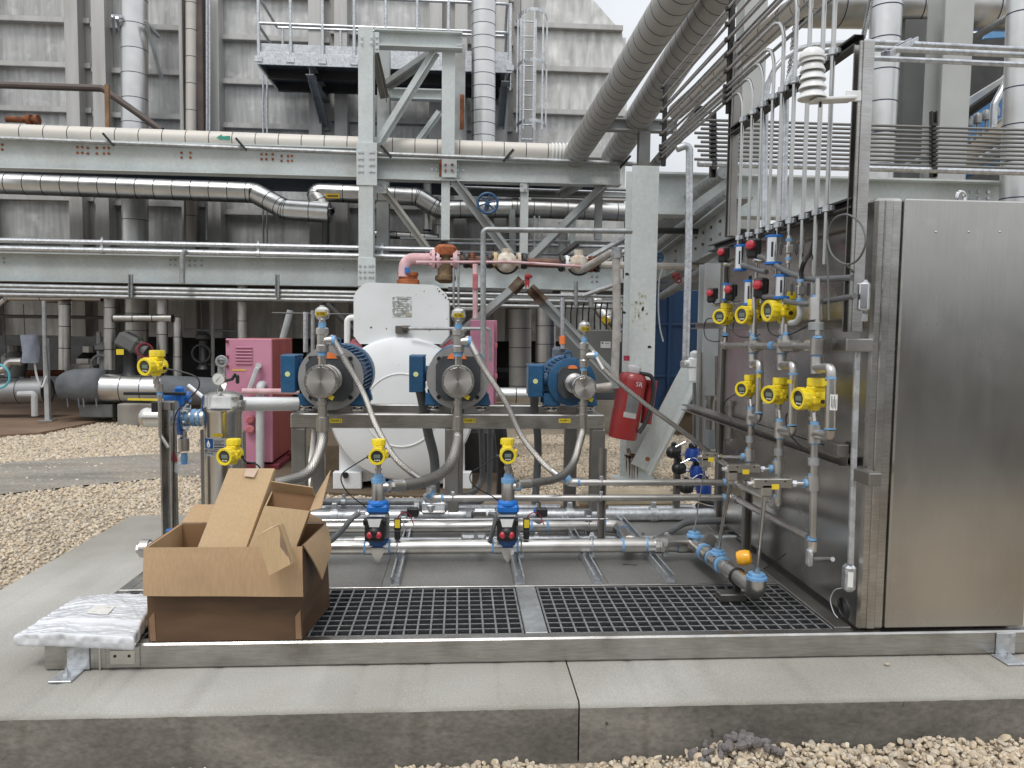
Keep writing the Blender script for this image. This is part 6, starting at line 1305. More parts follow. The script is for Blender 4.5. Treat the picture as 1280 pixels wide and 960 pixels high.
beamX('steel_beam', 'pale green upper beam running right from the tall column to the near column', (468, 211), (775, 220), SY, .33, .24, STEEL, rb((540, 546), (206, 212))+rb((572, 579), (207, 213))+rb((652, 661), (210, 216))+rb((736, 741, 748, 757, 765, 772), (213, 219)), GALV)
beamX('steel_beam', 'long pale green lower beam of the rack behind the white tank', (-60, 330), (768, 349), SY+.35, .44, .26, STEEL, rb((213, 219), (325, 331))+rb((237, 244, 252), (326, 332))+[(5, 323), (5, 328)]+rb((740, 746), (346, 352)), GALVD)
def post(label, px, py0, py1, Y, w_, d_, m=STEEL, name='steel_column', toground=False):
    a, b = at(px, py1, Y), at(px, py0, Y); 
    if toground: a.z = GZ
    a.x = b.x = (at(px, (py0+py1)/2, Y)).x
    t = thing(name, label, 'column', a); mb = MB(); mb.ibeam(a, b, d_, w_, .012, .018, up=(0, 1, 0)); part('column_section', mb, m, t); return t
cA = post('tall pale green column standing in front of the platform, reaching down behind the white tank', 458.5, 38, 500, SY-.22, .215, .25, STEEL, toground=True)
mb = MB(); p = at(458.5, 205, SY-.35); mb.box(p, (.30, .02, .62), .003); part('splice_plate', mb, STEEL, cA); mb = MB(); mb.box(at(458.5, 340, SY-.35), (.26, .02, .42), .003); part('splice_plate', mb, STEEL, cA)
bolts(cA, [(452, 46), (464, 46), (452, 53), (464, 53)]+rb((449, 453, 463, 467), (190, 198, 206, 214))+rb((450, 456, 462, 466), (332, 339, 346)), SY-.365)
cB = post('shorter pale green column standing on the upper beam beside the platform', 560.5, 56, 197, SY-.05, .195, .22)
bolts(cB, rb((557, 565), (206, 213)), SY-.16, RUSTO)
post('rear pale green column seen between the two front columns', 480, 58, 196, 13.1, .2, .2, STEELD); post('grey column behind the shorter column', 574, 58, 190, 13.4, .2, .2, STEELD)
post('grey lower column behind the tall column, below the upper beam', 479, 225, 352, 13.0, .2, .2, STEELD); post('thin pale post under the shorter column between the beams', 557, 226, 300, SY, .13, .13, STEEL)
post('thin pale post hanging below the upper beam right of the blue handwheel', 655, 228, 318, SY, .12, .12, STEEL); post('thin pale post below the upper beam near the big near column', 748, 230, 300, SY+.3, .11, .11, STEELD)
beamX('steel_beam', 'short pale green cross beam on top of the two front columns', (468, 48), (578, 54), SY-.2, .24, .2, STEEL, rb((572, 576), (47, 56)))
beamX('steel_beam', 'short pale green beam between the front columns, lower and behind', (488, 117), (552, 120), 13.0, .17, .15, STEEL)
def brace(label, a, b, Y0, Y1, w_=.09, m=STEEL, name='diagonal_brace'):
    mb = MB(); A, B = at(*a, Y0), at(*b, Y1); mb.ell(A, B, w_, .012, up=(0, -1, 0)); mb.bar(A+V(0, .015, 0), B+V(0, .015, 0), w_*.9, .01, 0, up=(0, -1, 0)); return solo(name, mb, m, label, 'brace')
brace('long pale diagonal brace from the short cross beam down to the tall column', (546, 66), (475, 181), SY-.1, SY-.1, .10)
brace('pale grey diagonal brace meeting the knee plate from the right', (545, 68), (484, 110), SY+.1, 12.9, .13, STEELD)
brace('brown-grey diagonal brace coming down from the tall column top', (469, 62), (483, 122), SY, 12.9, .10, mat('brace_brown', (.26, .24, .21), .6, .1, .15, 4))
brace('short pale diagonal brace beside the shorter column', (551, 141), (524, 178), 12.9, 12.9, .08)
brace('pale diagonal brace below the upper beam, leaning right beside the tall column', (476, 229), (538, 313), SY, SY+.2, .08, mat('brace_pale', (.45, .46, .43), .55, 0, .1, 4, dirt=(.3, .22, .14), damt=.3))
brace('pale diagonal brace below the upper beam crossing behind the blue handwheel', (570, 224), (640, 318), SY-.05, SY-.05, .11, STEELD)
brace('pale diagonal brace leaning left below the upper beam', (757, 233), (664, 326), SY, SY, .10, STEELD)
brace('grey diagonal brace rising right under the rack toward the near column', (700, 240), (725, 226), 12.6, 12.2, .12, STEELD)
brace('brace with a rusty end running from the red rag down right behind the small pump', (668, 362), (776, 478), 8.6, 8.4, .085, STEELD); brace('brace with a rusty end running down left behind the pumps', (655, 353), (556, 437), 8.8, 8.6, .075, STEELD)
for a, b, lab in (((655, 352), (642, 366), 'rusty end plate of the left lower brace'), ((664, 358), (682, 376), 'rusty end plate of the right lower brace')): brace(lab, a, b, 8.5, 8.48, .088, mat('rust_dark', (.13, .075, .045), .85, 0, .4, 9, dirt=(.3, .27, .22), damt=.4, dsc=9), 'brace_plate')
beamX('steel_beam', 'grey beam far behind, seen under the upper beam', (560, 236), (800, 243), 14.5, .16, .15, STEELD)
mb = MB(); mb.box((at(330, 372, 14).x, 14.0, wz(358, 14.0)), (13.2, 3.0, .1)); struct('rack_deck', mb, DARKST)
mb = MB(); mb.box((at(340, 222, 14).x, 14.1, at(400, 224, 14.1).z), (11.8, 2.4, .05)); struct('upper_deck', mb, mat('deck_blue', (.02, .05, .11), .6, .1))
# insulated pipe on the upper beam and its tracing conduit
TYp = 12.15
clad('insulated_pipe', 'cream insulated pipe lying along the top of the upper beam', [at(-60, 164, TYp), at(712, 191.5, TYp)], .135, .34, CREAMP, BAND, lip=.006)
ring = thing('pipe_end_collar', 'ringed white collar where the cream pipe meets the overhead pipe', 'collar', at(702, 204, TYp)); mb = MB()
for i in range(5): q = MB(); q.torus(at(690+i*4.5, 191, TYp-.02), (1, 0, 0), .14, .014, 24, 6); part('collar_ring', q, WHITEC, ring)
zc1 = at(430, 187.5, 11.75).z
run('conduit', 'galvanised conduit strapped along the front of the cream pipe', [at(-60, 170.5, 11.75), at(815, 206, 11.75)], .034, GALVD, n=10)
for i, (px, py) in enumerate(((134, 174), (300, 180), (481, 189), (637, 194), (783, 202))):
    mb = MB(); s = 1 if i < 3 else -1; a, b = at(px-5*s, py-7, 11.7), at(px+8*s, py+8, 11.72); mb.bar(a, b, .07, .03); solo('strap', mb, BLK, 'black angled pipe strap on the upper conduit, '+['first', 'second', 'third', 'fourth', 'fifth'][i]+' counted from the left end', 'strap')
# conduits on the lower beam
for i, (y0, y1, r) in enumerate(((299, 312, .036), (309, 322, .045))):
    run('conduit', ['upper one of two galvanised conduits along the top of the lower beam', 'thicker lower one of two galvanised conduits along the top of the lower beam'][i], [at(-60, y0, 12.0), at(548, y1, 12.0)], r, GALV, n=10, clamps=[.3, .62, .88])
for i, (y0, y1) in enumerate(((356, 366), (361, 371), (367, 376))):
    run('conduit', ['top', 'middle', 'bottom'][i]+' conduit of the three hung below the lower beam', [at(-60, y0, 12.1), at(446, y1, 12.1)], .034, GALVD, n=8)
for i, px in enumerate((164, 347)):
    mb = MB(); mb.chan(at(px, 343, 12.05), at(px, 372, 12.05), .06, .04, up=(0, -1, 0)); solo('strut_hanger', mb, GALVD, ['strut hanger for the conduits near the vertical banded pipes', 'strut hanger for the conduits above the pink cabinet'][i], 'strut')
run('conduit', 'short vertical grey conduit crossing the face of the lower beam', [at(233, 313, 11.9), at(228, 318, 11.9), at(228, 354, 11.9)], .04, GALVD, .1)
# banded pipe below the upper beam, with its dip, and its continuation
BYp = 12.9
clad('insulated_pipe', 'shiny banded pipe below the upper beam that dips down at its right end', [at(-60, 227, BYp), at(318, 241, BYp), at(356, 262, BYp-.2), at(412, 266, BYp-.2)], .165, .285, ALU, BAND, bend=.35)
clad('insulated_pipe', 'shiny banded pipe below the upper beam starting with an upturned elbow', [at(408, 268, BYp), at(392, 240, BYp+.1), at(522, 246, BYp+.1), at(548, 262, BYp+.1), at(640, 261, BYp+.1)], .15, .285, ALU, BAND, bend=.3)
p = at(416, 245, BYp-.07); mb = MB(); mb.box(p, (.22, .01, .075)); t = thing('pipe_label', 'yellow-orange printed label on the shiny pipe below the upper beam', 'label', p-V(0, 0, .04)); part('plate', mb, mat('label_amber', (.62, .42, .03), .5), t); q = MB(); q.box(p+V(0, -.006, .0), (.17, .002, .02)); part('print', q, INK, t)
clad('insulated_pipe', 'banded pipe behind the blue handwheel running to the near column', [at(604, 259, BYp+.2), at(792, 266, BYp+.2)], .15, .27, ALUD, BAND)
run('pipe', 'dark strut leg under the upturned elbow', [at(408, 272, 12.7), at(407, 330, 12.7)], .05, BLK)
# handwheel
hw = thing('valve_handwheel', 'round blue handwheel with six spokes hanging in the rack', 'handwheel', at(609, 268, 11.4)); c = at(609.5, 254, 11.4)
mb = MB(); mb.torus(c, (0, 1, 0), .145, .02, 28, 8); part('rim', mb, HWB, hw)
for i in range(6): a = i*PI/3+.3; mb = MB(); mb.cyl(c, c+V(math.cos(a)*.14, 0, math.sin(a)*.14), .013, n=6); part('spoke', mb, HWB, hw)
mb = MB(); mb.cyl(c+V(0, -.03, 0), c+V(0, .5, 0), .035, n=10); part('hub', mb, HWB, hw)
# rusty stub, brown rail and rusty post at upper left
run('pipe', 'dark brown pipe rail that bends down across the wall', [at(-60, 104, 13), at(128, 110.5, 13), at(202, 163, 13)], .055, mat('brown_pipe', (.09, .07, .06), .55, .2), .1)
mb = MB(); a, b = at(135, 180, 12.5), at(134, 106, 12.5); mb.bar(a, b, .06, .06); solo('rusty_post', mb, mat('rusty_post_m', (.25, .15, .08), .8, 0, .35, 5), 'thin rusty post rising from the upper beam at the brown rail', 'post')
mb = MB(); p = at(8, 149, 12.6); mb.lathe([(.05, 0), (.05, .3), (.085, .31), (.085, .37), (.05, .38), (.05, .42), (.085, .43), (.085, .48)], p, (1, 0, .0), 12); solo('rusty_valve', mb, RUST, 'rusty flanged valve stub above the cream pipe', 'valve')
# ------------------------------------------------------------------ overhead banded pipes
oh = []
for i, (a, b, lab) in enumerate((((716, 199), (845, -4), 'left one of the two big banded overhead pipes rising to the top edge'), ((766, 197), (899, -4), 'right one of the two big banded overhead pipes rising to the top edge'))):
    A, B = at(*a, 12.2), at(*b, 7.3); B = A+(B-A)*2.3; oh.append(clad('overhead_pipe', lab, [A, B], .185, .205, ALUM, BAND, lip=.004))
    f = .36 if i == 0 else .42; c = A+(B-A)*f*1.5/2.3; mb = MB(); mb.box(c+V(-.10, -.165, -.04), (.005, .14, .14), 0, Matrix.Rotation(.45, 3, 'Z')); t = thing('pipe_marking', 'green printed arrow sticker on the '+['left', 'right'][i]+' overhead pipe', 'sticker', c-V(.1, .2, .12)); part('sticker', mb, GREENT, t)
    q = MB(); q.box(c+V(-.104, -.169, -.04), (.005, .08, .05), 0, Matrix.Rotation(.45, 3, 'Z')); part('print', q, LABELG, t)
p = at(279, 172, TYp-.145); t = thing('pipe_marking', 'green arrow marking stencilled on the cream pipe', 'marking', p); mb = MB(); mb.prism([p+V(-.10, 0, 0), p+V(-.02, 0, .05), p+V(-.02, 0, .02), p+V(.10, 0, .03), p+V(.10, 0, -.035), p+V(-.02, 0, -.02), p+V(-.04, 0, -.03)], (0, .004, 0)); part('arrow', mb, GREENT, t)
beamX('steel_beam', 'grey cross beam under the two overhead pipes', (738, 155), (846, 159), 10.5, .16, .15, STEELD)
post('post holding the cross beam of the overhead pipes', 804, 164, 240, 10.5, .15, .15, STEELD)
clad('insulated_pipe', 'thin banded pipe slanting up beside the overhead pipes', [at(818, 206, 10.8), at(876, 140, 8.6)], .07, .16, ALUM, BAND, lip=.02)
clad('insulated_pipe', 'pale banded pipe running overhead between the tubes and the sky', [at(845, 140, 9.0), at(985, 18, 6.5), at(1040, -20, 5.5)], .095, .3, CREAMP, BAND, lip=.01)
# ------------------------------------------------------------------ near column with brace
NY = 7.5
nc = thing('steel_column', 'wide pale green column carrying the red fire extinguisher', 'column', at(803, 612, NY)); a = atz(788, 618, GZ); x = at(803, 400, NY).x; top = at(803, 207, NY).z
mb = MB(); mb.ibeam((x, NY+.15, GZ), (x, NY+.15, top), .30, .262, .014, .020, up=(0, 1, 0)); part('column_section', mb, STEEL, nc)
mb = MB(); mb.box((x, NY+.15, GZ+.012), (.42, .44, .025), .004); part('base_plate', mb, STEEL, nc); mb = MB(); mb.box((x+.15, NY+.1, .25), (.12, .03, .5), .003); part('gusset', mb, STEEL, nc)
rs = mat('rust_stain', (.15, .06, .025), .9, 0, .5, 30, dirt=(.42, .45, .43), damt=.35, dsc=30)
def stain(pts, nm='rust_stain', m=None):
    mb = MB(); P = [at(*q, NY-.0012) for q in pts]; mb.prism(P, (0, .001, 0)); part(nm, mb, m or rs, nc)
stain([(781, 568), (785, 569), (788, 566), (795, 568), (801, 567), (803, 570), (799, 572), (795, 571), (790, 573), (783, 572)])
for x0, y1, w_ in ((782, 592, 2.2), (786, 600, 2.6), (789.5, 606, 1.4), (792, 604, 1.6), (796, 600, 2.4), (785, 582, 3), (780.6, 577, 1.2)): stain([(x0, 570), (x0+w_, 570), (x0+w_*.7, y1-8), (x0+w_*.4, y1), (x0+w_*.1, y1-10)])
stain([(783, 561), (787, 560), (789, 565), (784, 567)])
st2 = mat('stain_tan', (.44, .41, .31), .7, 0, .2, 20, dirt=(.52, .55, .52), damt=.6, dsc=14)
rg = random.Random(31)
for i in range(34):
    px, py, s = 801+rg.gauss(0, 6), 384+rg.gauss(0, 13), rg.uniform(.7, 2.2)
    if 789 < px < 815: stain([(px+s*rg.uniform(.6, 1.2)*math.cos(a), py+s*rg.uniform(.7, 1.8)*math.sin(a)) for a in [k*PI/3 for k in range(6)]], 'old_stain', st2)
stain([(779.5, 444.5), (787, 444.5), (787, 451), (779.5, 451)], 'red_label', REDT)
for px, py in ((784, 343), (780, 391), (812, 434)): stain([(px-2.5, py-1.5), (px, py-2.3), (px+2.5, py-.5), (px+2, py+1.6), (px-1, py+1.2), (px-2, py+2)], 'bolt_hole', BLK)
brace('pale channel brace leaning from the near column up to the right', (872, 466), (808, 588), NY-.25, NY-.1, .17, STEEL)
mb = MB(); p = at(810, 574, NY-.33); mb.lathe([(.022, 0), (.022, .02)], p, (0, 1, 0), 8); solo('rusty_bolt', mb, RUST, 'rusty bolt head at the foot of the channel brace', 'bolt')
RYb = 8.0
beamX('steel_beam', 'deep pale green beam running right from the near column behind the cabinet', (812, 236), (1520, 268), RYb, .43, .26, STEEL, rb((1213, 1223, 1235), (240, 248)))
t = beamX('steel_beam', 'grey beam high behind the right side of the cabinet', (1075, 268), (1560, 280), 9.0, .3, .2, STEELD)
mb = MB(); A, B = at(822, 338, 11.6), at(925, 276, 6.4); mb.ibeam(A, B, .40, .2); t = thing('steel_beam', 'grey bolted beam running away from the cabinet toward the rack', 'beam', A); part('beam_section', mb, STEELD, t)
for f in (.35, .62, .70, .78, .86):
    for dz in (-.06, .06): mb = MB(); q = A.lerp(B, f)+V(-.012, 0, dz+.04); mb.box(q, (.02, .035, .026)); part('bolt', mb, mat('rust_dark', (.13, .075, .045), .85), t)
# pipe that drops beside the near column, vertical conduit and regulator
run('pipe', 'weathered pipe dropping down the left side of the near column with elbows', [at(730, 336, 7.4), at(770, 313, 7.0), at(771, 400, 7.0), at(768, 482, 7.0), at(738, 486, 7.0)], .038, mat('weathered_pipe', (.42, .40, .38), .55, .3, .2, 9, dirt=(.25, .2, .15), damt=.4, dsc=12, speck=(.3, .12, .05), ssc=40, sthr=.74), .06, n=14)
for px, py in ((771, 316), (768, 478)): mb = MB(); mb.cyl(at(px, py-7, 7.0), at(px, py+7, 7.0), .047, n=12); solo('elbow_fitting', mb, GALVD, 'threaded fitting at the '+('top' if py < 400 else 'bottom')+' bend of the weathered pipe', 'fitting')
run('conduit', 'tall galvanised conduit standing between the near column and the cabinet', [at(846, 186, 6.2), at(862, 180, 6.2), at(861, 300, 6.2), at(857, 448, 6.2)], .030, GALV, .05, n=12)
p = at(857, 452, 6.2); mb = MB(); mb.lathe([(.03, -.05), (.045, -.045), (.045, .0), (.032, .01), (.032, .04)], p, n=12); mb.cyl(p, p+V(.08, 0, -.0), .025, n=10); solo('pipe_tee', mb, GALVD, 'cast tee at the foot of the tall galvanised conduit', 'fitting')
t = thing('filter_regulator', 'white air filter regulator beside the channel brace', 'regulator', at(868, 478, 5.6)); c = at(868, 455, 5.6)
mb = MB(); mb.lathe([(.02, -.13), (.038, -.125), (.042, -.03)], c, n=16); part('bowl', mb, WHITEC, t); mb = MB(); mb.box(c+V(0, 0, .01), (.085, .075, .075), .01); mb.cyl(c+V(-.07, 0, .01), c+V(.07, 0, .01), .02, n=10); part('body', mb, WHITEC, t); mb = MB(); mb.lathe([(.036, .045), (.036, .08), (.028, .09), (.01, .10)], c, n=14); part('knob', mb, LABELG, t)
# small stand with black and blue solenoid valves by the cabinet foot
SYv = 5.0
stt = post('thin strut stand behind the feed pipes carrying the solenoid valves', 846, 556, 640, SYv+.08, .04, .04, SSD, 'strut_post')
for i, (x1, y1, x2, y2) in enumerate(((842, 563, 866, 566), (849, 583, 872, 587), (858, 607, 880, 607))):
    nm = ['top', 'middle', 'bottom'][i]; t = thing('solenoid_valve', nm+' black and blue solenoid valve on the strut stand', 'valve', at(x1, y1+12, SYv)); c = at(x1, y1, SYv)
    mb = MB(); mb.lathe([(.026, -.05), (.045, -.04), (.048, .0), (.035, .02), (.018, .03), (.018, .05), (.01, .055)], c, n=14); mb.sphere(c+V(-.02, -.02, -.01), .038, 12, 6); part('coil_cap', mb, BLK, t)
    c2 = at(x2, y2, SYv+.02); mb = MB(); mb.lathe([(.03, -.055), (.05, -.05), (.052, .0), (.04, .03), (.02, .035)], c2, n=16); part('blue_body', mb, mat('solenoid_blue', (.015, .06, .30), .35), t); mb = MB(); mb.lathe([(.03, .035), (.03, .06), (.02, .065)], c2, n=12); part('black_cap', mb, BLK, t)
    mb = MB(); mb.tube(catmull([c2+V(0, -.04, .05), c2+V(-.05, -.06, .09), c+V(0, -.04, .03)], 5), .003, 6); mb.tube([c+V(.03, 0, -.02), c2+V(-.03, 0, -.02)], .01, 8); part('tubing', mb, CHROME, t)
flex('bundle of black cables lying along the floor beside the cabinet', [at(872, 632, 4.9), at(885, 636, 4.8), at(905, 638, 4.7), at(935, 640, 4.6)], .02, RUB, 'cable_bundle', 'cable')
flex('second black cable bundle beside the cabinet foot', [at(872, 624, 4.95), at(890, 629, 4.8), at(912, 630, 4.7), at(930, 627, 4.62)], .015, RUB, 'cable_bundle', 'cable')
# ------------------------------------------------------------------ fire extinguisher
EY = 7.15
t = thing('fire_extinguisher', 'tall dull-red fire extinguisher hung tilted on the near column', 'fire extinguisher', at(779, 551, EY)); b0, b1 = at(778, 546, EY), at(792, 466, EY); ax = (b1-b0).normalized(); hh = (b1-b0).length; r = .135
mb = MB(); mb.lathe([(.6*r, -.012), (r*.97, -.012), (r, .004), (r, hh*.88), (r*.97, hh*.93), (r*.8, hh*.985), (r*.4, hh*1.0)], b0, ax, 28); part('cylinder', mb, REDE, t)
mb = MB(); mb.lathe([(.062, hh), (.066, hh+.01), (.066, hh+.06), (.05, hh+.065), (.05, hh+.08)], b0, ax, 18); part('valve_collar', mb, LABELG, t)
c = b0.lerp(b1, .46); mb = MB(); R = Matrix.Rotation(.17, 3, 'Y')
def expatch(a0, a1, h0, h1, m, nm, rr=1.012):
    q = MB(); q.rings([[b0+ax*z+R @ V(math.sin(a0+(a1-a0)*i/8)*r*rr, -math.cos(a0+(a1-a0)*i/8)*r*rr, 0) for z in (h0, h1)] for i in range(9)], caps=False); return part(nm, q, m, t)
expatch(-.35, .55, hh*.40, hh*.68, mat('label_dull', (.34, .35, .35), .45, .2), 'instruction_label'); expatch(-.42, .50, hh*.32, hh*.40, LABELW, 'inspection_label')
text('SR', .062, b0+ax*(hh*.84)+R @ V(.04, -r*1.02, 0), R @ V(1, 0, 0), ax, LABELG, t)
mb = MB(); mb.tube(catmull([b0+ax*(hh*.95)+V(.06, -.05, .03), b0+ax*(hh*.93)+V(.17, -.06, 0), b0+ax*(hh*.6)+V(.21, -.06, 0), b0+ax*(hh*.25)+V(.18, -.07, 0), b0+ax*(hh*.08)+V(.13, -.08, 0)], 6), .020, 10); part('hose', mb, RUB, t)
mb = MB(); mb.cyl(b0+ax*(hh*.2)+V(.215, .05, 0), b0+ax*(hh*.88)+V(.20, .05, 0), .055, n=16); part('cartridge', mb, REDE, t)
mb = MB(); mb.box(b0+ax*(hh*.5)+V(.03, .18, 0), (.2, .12, .06), .004); part('hanger', mb, STEELD, t)
# ------------------------------------------------------------------ red and pink valve train
VYr = 8.2
def flange(t, p, r, th, m, ax=(1, 0, 0), nb=8, nm='flange'):
    mb = MB(); d = Vector(ax).normalized(); mb.cyl(p-d*th/2, p+d*th/2, r, n=20); f = part(nm, mb, m, t); s, u, _ = basis(d)
    q = MB()
    for i in range(nb): a = 2*PI*i/nb; c = p+(s*math.cos(a)+u*math.sin(a))*r*.8; q.cyl(c-d*th*1.1, c+d*th*1.1, r*.13, n=6)
    part('bolts', q, m, f, kind='stuff')
t = thing('valve_train', 'faded pink elbow and rusty valve body feeding the white tank from above', 'valve', at(510, 352, VYr)); 
z1 = at(540, 324, VYr).z; mb = MB(); mb.tube([at(505, 346, VYr), V(at(506, 330, VYr).x, VYr, z1), V(at(545, 324, VYr).x, VYr, z1)], .062, 16, .16); part('pink_elbow', mb, PINKL, t)
mb = MB(); mb.box(at(509, 338, VYr-.07), (.05, .03, .06), .004); part('blue_band', mb, LABELB, t)
flange(t, V(at(542, 324, VYr).x, VYr, z1), .10, .035, PINKL); flange(t, V(at(548, 324, VYr).x, VYr, z1), .10, .03, PINKL)
mb = MB(); p = at(557, 330, VYr); mb.lathe([(.06, -.2), (.11, -.17), (.11, -.13), (.085, -.11), (.075, .06), (.11, .10), (.11, .16), (.07, .19), (.03, .2)], p, n=18); part('rusty_body', mb, BRONZE, t)
mb = MB(); mb.lathe([(.112, .09), (.118, .10), (.118, .17), (.08, .20)], p, n=12); part('rusty_cover', mb, RUSTO, t); flange(t, V(at(569, 323, VYr).x, VYr, z1), .10, .045, PINKL)
mb = MB(); p = at(510, 349, VYr+.05); mb.lathe([(.12, -.06), (.12, -.01), (.10, 0), (.10, .03), (.11, .035), (.11, .07)], p, n=16); part('rusty_flange', mb, RUSTO, t)
mb = MB(); mb.tube([at(520, 327.5, VYr-.12), at(640, 327.5, VYr-.12), at(728, 333, VYr-.12)], .014, 8); part('pink_tracer', mb, PINKL, t)
t2 = thing('flanged_pipe', 'rust-brown flanged pipe with two old white valves right of the pink elbow', 'pipe', at(660, 345, VYr)); z2 = at(640, 326, VYr).z
def xs(px): return at(px, 327, VYr).x
mb = MB(); mb.cyl((xs(572), VYr, z2), (xs(745), VYr, z2-.03), .048, n=16); part('pipe', mb, mat('rust_pipe', (.16, .085, .06), .8, .1, .4, 8), t2)
for px, m in ((583, BLK), (590, RUST), (612, BLK), (619, mat('flange_tan', (.5, .38, .22), .7)), (649, WHITEV), (655, BLK), (702, BLK), (708, WHITEC), (739, RUST), (746, BLK)): flange(t2, V(xs(px), VYr, z2-.02*(px > 690)), .088, .030, m)
for px in (633, 723): mb = MB(); mb.sphere((xs(px), VYr-.02, z2-.02), .118 if px < 700 else .105, 18, 10, sq=(1, .9, .95)); mb.cyl((xs(px), VYr-.02, z2+.05), (xs(px), VYr-.02, z2+.125), .05, n=10); part('valve_ball', mb, WHITEV, t2)
for px in (633, 723): mb = MB(); mb.torus((xs(px), VYr-.06, z2-.01), (0, 1, .2), .13, .012, 20, 6, a0=PI*1.1, a1=PI*1.9); part('bail', mb, BLK, t2)
run('pipe', 'whitish pipe running right from the old valves past the near column', [at(745, 331, VYr), at(880, 334, VYr)], .04, mat('pipe_offwhite', (.5, .47, .43), .6, .1, .15, 8))
mb = MB(); p = at(660, 345, VYr-.2); mb.sphere(p, .034, 7, 5, sq=(1.1, .8, .8)); mb.prism([p+V(-.035, 0, -.01), p+V(.02, 0, -.03), p+V(.012, 0, -.13), p+V(-.006, 0, -.09), p+V(-.022, 0, -.15)], (0, .03, .01)); mb.prism([p+V(.02, 0, .02), p+V(.05, 0, .0), p+V(.035, 0, -.03)], (0, .02, 0)); solo('red_rag', mb, mat('rag_red', (.34, .04, .04), .8), 'red rag knotted on the rusty pipe above the pumps', 'rag')
run('rod', 'pink vertical rod with a red clevis below the valve train', [at(594, 330, 8.0), at(594, 398, 8.0)], .027, PINKL, cat='rod'); mb = MB(); mb.box(at(594, 352, 7.98), (.055, .05, .16), .006); solo('clevis', mb, PINKR, 'red clevis on the pink vertical rod', 'clevis')
run('conduit', 'upright galvanised conduit between the tank and the small pump, bent right at its top', [at(604, 520, 6.9), at(604, 440, 6.9), at(604, 287, 6.9), at(790, 289, 6.9)], .025, GALVD, .04, n=12)
for px, y0, y1 in ((567, 350, 386), (573, 335, 385)): run('tube', 'thin steel drain tube hanging below the rusty valve, '+('left' if px < 570 else 'right')+' one', [at(px, y0-15, 8.1), at(px, y1, 8.1), at(px+26, y1+1, 8.1)], .012, GALVD, .03, cat='tube')
# ------------------------------------------------------------------ white tank
TY = 7.0
t = thing('white_tank', 'big chipped white enclosure with a rounded drum front behind the pump frame', 'tank', at(502, 617, TY))
bx = [(442, 371), (445, 364), (455, 354.5), (460, 353), (541, 356), (548, 358), (558, 368), (561, 375), (561, 420), (552, 430), (450, 430), (442, 420)]
mb = MB(); mb.prism([at(px, py, TY+.12) for px, py in bx], (0, .9, 0)); part('upper_casing', mb, WHITE, t)
c = at(502, 512, TY+.05); rD = at(502+91, 512, TY+.05).x-c.x
mb = MB(); mb.lathe([(.001, -.07), (rD*.45, -.065), (rD*.83, -.03), (rD*.97, .012), (rD, .05), (rD, 1.1)], (c.x, TY+.05, c.z), (0, 1, 0), 64); dr = part('drum', mb, WHITE, t)
mb = MB(); mb.torus((c.x, TY-.013, c.z), (0, 1, 0), rD*.50, .007, 48, 6); part('end_ring', mb, WHITEC, dr)
for px, w_ in ((432, .32), (570, .26)):
    a, b = at(px-16, 590, TY+.12), at(px+20, 618, TY+.12); mb = MB(); mb.box(((a.x+b.x)/2, TY+.16, (GZ+.03+a.z)/2), (b.x-a.x, .08, a.z-GZ-.03), .008); f = part('foot', mb, WHITE, t)
    q = MB(); p = at(px, 594, TY+.10); q.lathe([(.028, -.012), (.028, 0.01)], p, (0, 1, 0), 14); part('lifting_hole', q, BLK, f)
mb = MB(); a, b = at(424, 520, TY+.2), at(452, 600, TY+.2); mb.prism([at(424, 540, TY+.2), at(450, 540, TY+.2), at(470, 600, TY+.2), at(424, 606, TY+.2)], (0, .6, 0)); part('side_skirt', mb, WHITE, t); mb = MB(); mb.prism([at(555, 540, TY+.2), at(581, 560, TY+.2), at(581, 600, TY+.2), at(540, 606, TY+.2)], (0, .6, 0)); part('side_skirt', mb, WHITE, t)
mb = MB(); p = at(502.5, 383.5, TY+.118); mb.box(p, (.175, .004, .185)); npl = part('name_plate', mb, mat('worn_plate', (.40, .41, .39), .5, .4, .3, 30, speck=(.75, .76, .75), ssc=38, sthr=.5), t)
for i in range(7):
    q = MB(); rr = random.Random(i); q.box(p+V(rr.uniform(-.02, .02), -.003, .068-.021*i), (rr.uniform(.06, .13), .001, .006)); part('plate_print', q, mat('print_grey', (.2, .2, .2), .6), npl)
mb = MB(); mb.box(p+V(.06, -.0035, -.07), (.05, .001, .03)); part('worn_corner', mb, mat('worn_tan', (.4, .38, .28), .6), npl)
for px, py, s in ((464, 409, .012), (483, 411, .009), (520, 412, .006), (537, 413, .008), (530, 364, .006), (520, 368, .004), (547, 361, .007), (549, 364, .012), (554, 368, .010), (557, 372, .014), (557, 366, .008), (552, 362, .006), (561, 374, .012), (449, 398, .004), (511, 361, .004), (499, 456, .004), (491, 455, .003), (538, 383, .003)):
    mb = MB(); p = at(px, py, TY+.1175 if py < 430 else TY-.02); rr = random.Random(px); mb.prism([p+V(math.cos(a)*s*.8*rr.uniform(.4, 1.3), 0, math.sin(a)*s*.8*rr.uniform(.5, 1.5)) for a in [i*PI/3.5 for i in range(7)]], (0, .003, 0)); part('paint_chip', mb, mat('chip', (.13, .04, .045), .8), t)
mb = MB(); mb.box(at(502, 412, TY+.1), (.11, .06, .07), .005); mb.cyl(at(503, 410, TY+.06), at(513, 410, TY+.06), .024, n=10); part('oil_cup', mb, mat('oil_cup', (.12, .11, .1), .6, .4), t)
run('pipe', 'thin steel pipe running right from the white tank past the middle pump vent', [at(511, 410.5, TY-.02), at(612, 411, TY-.02), at(613, 425, TY-.02), at(613, 452, TY-.02)], .016, GALVD, .03)
run('pipe', 'white bent vent pipe at the left edge of the tank', [at(446, 397, TY+.2), at(434, 397, TY+.2), at(434, 440, TY+.2)], .028, WHITEC, .05)
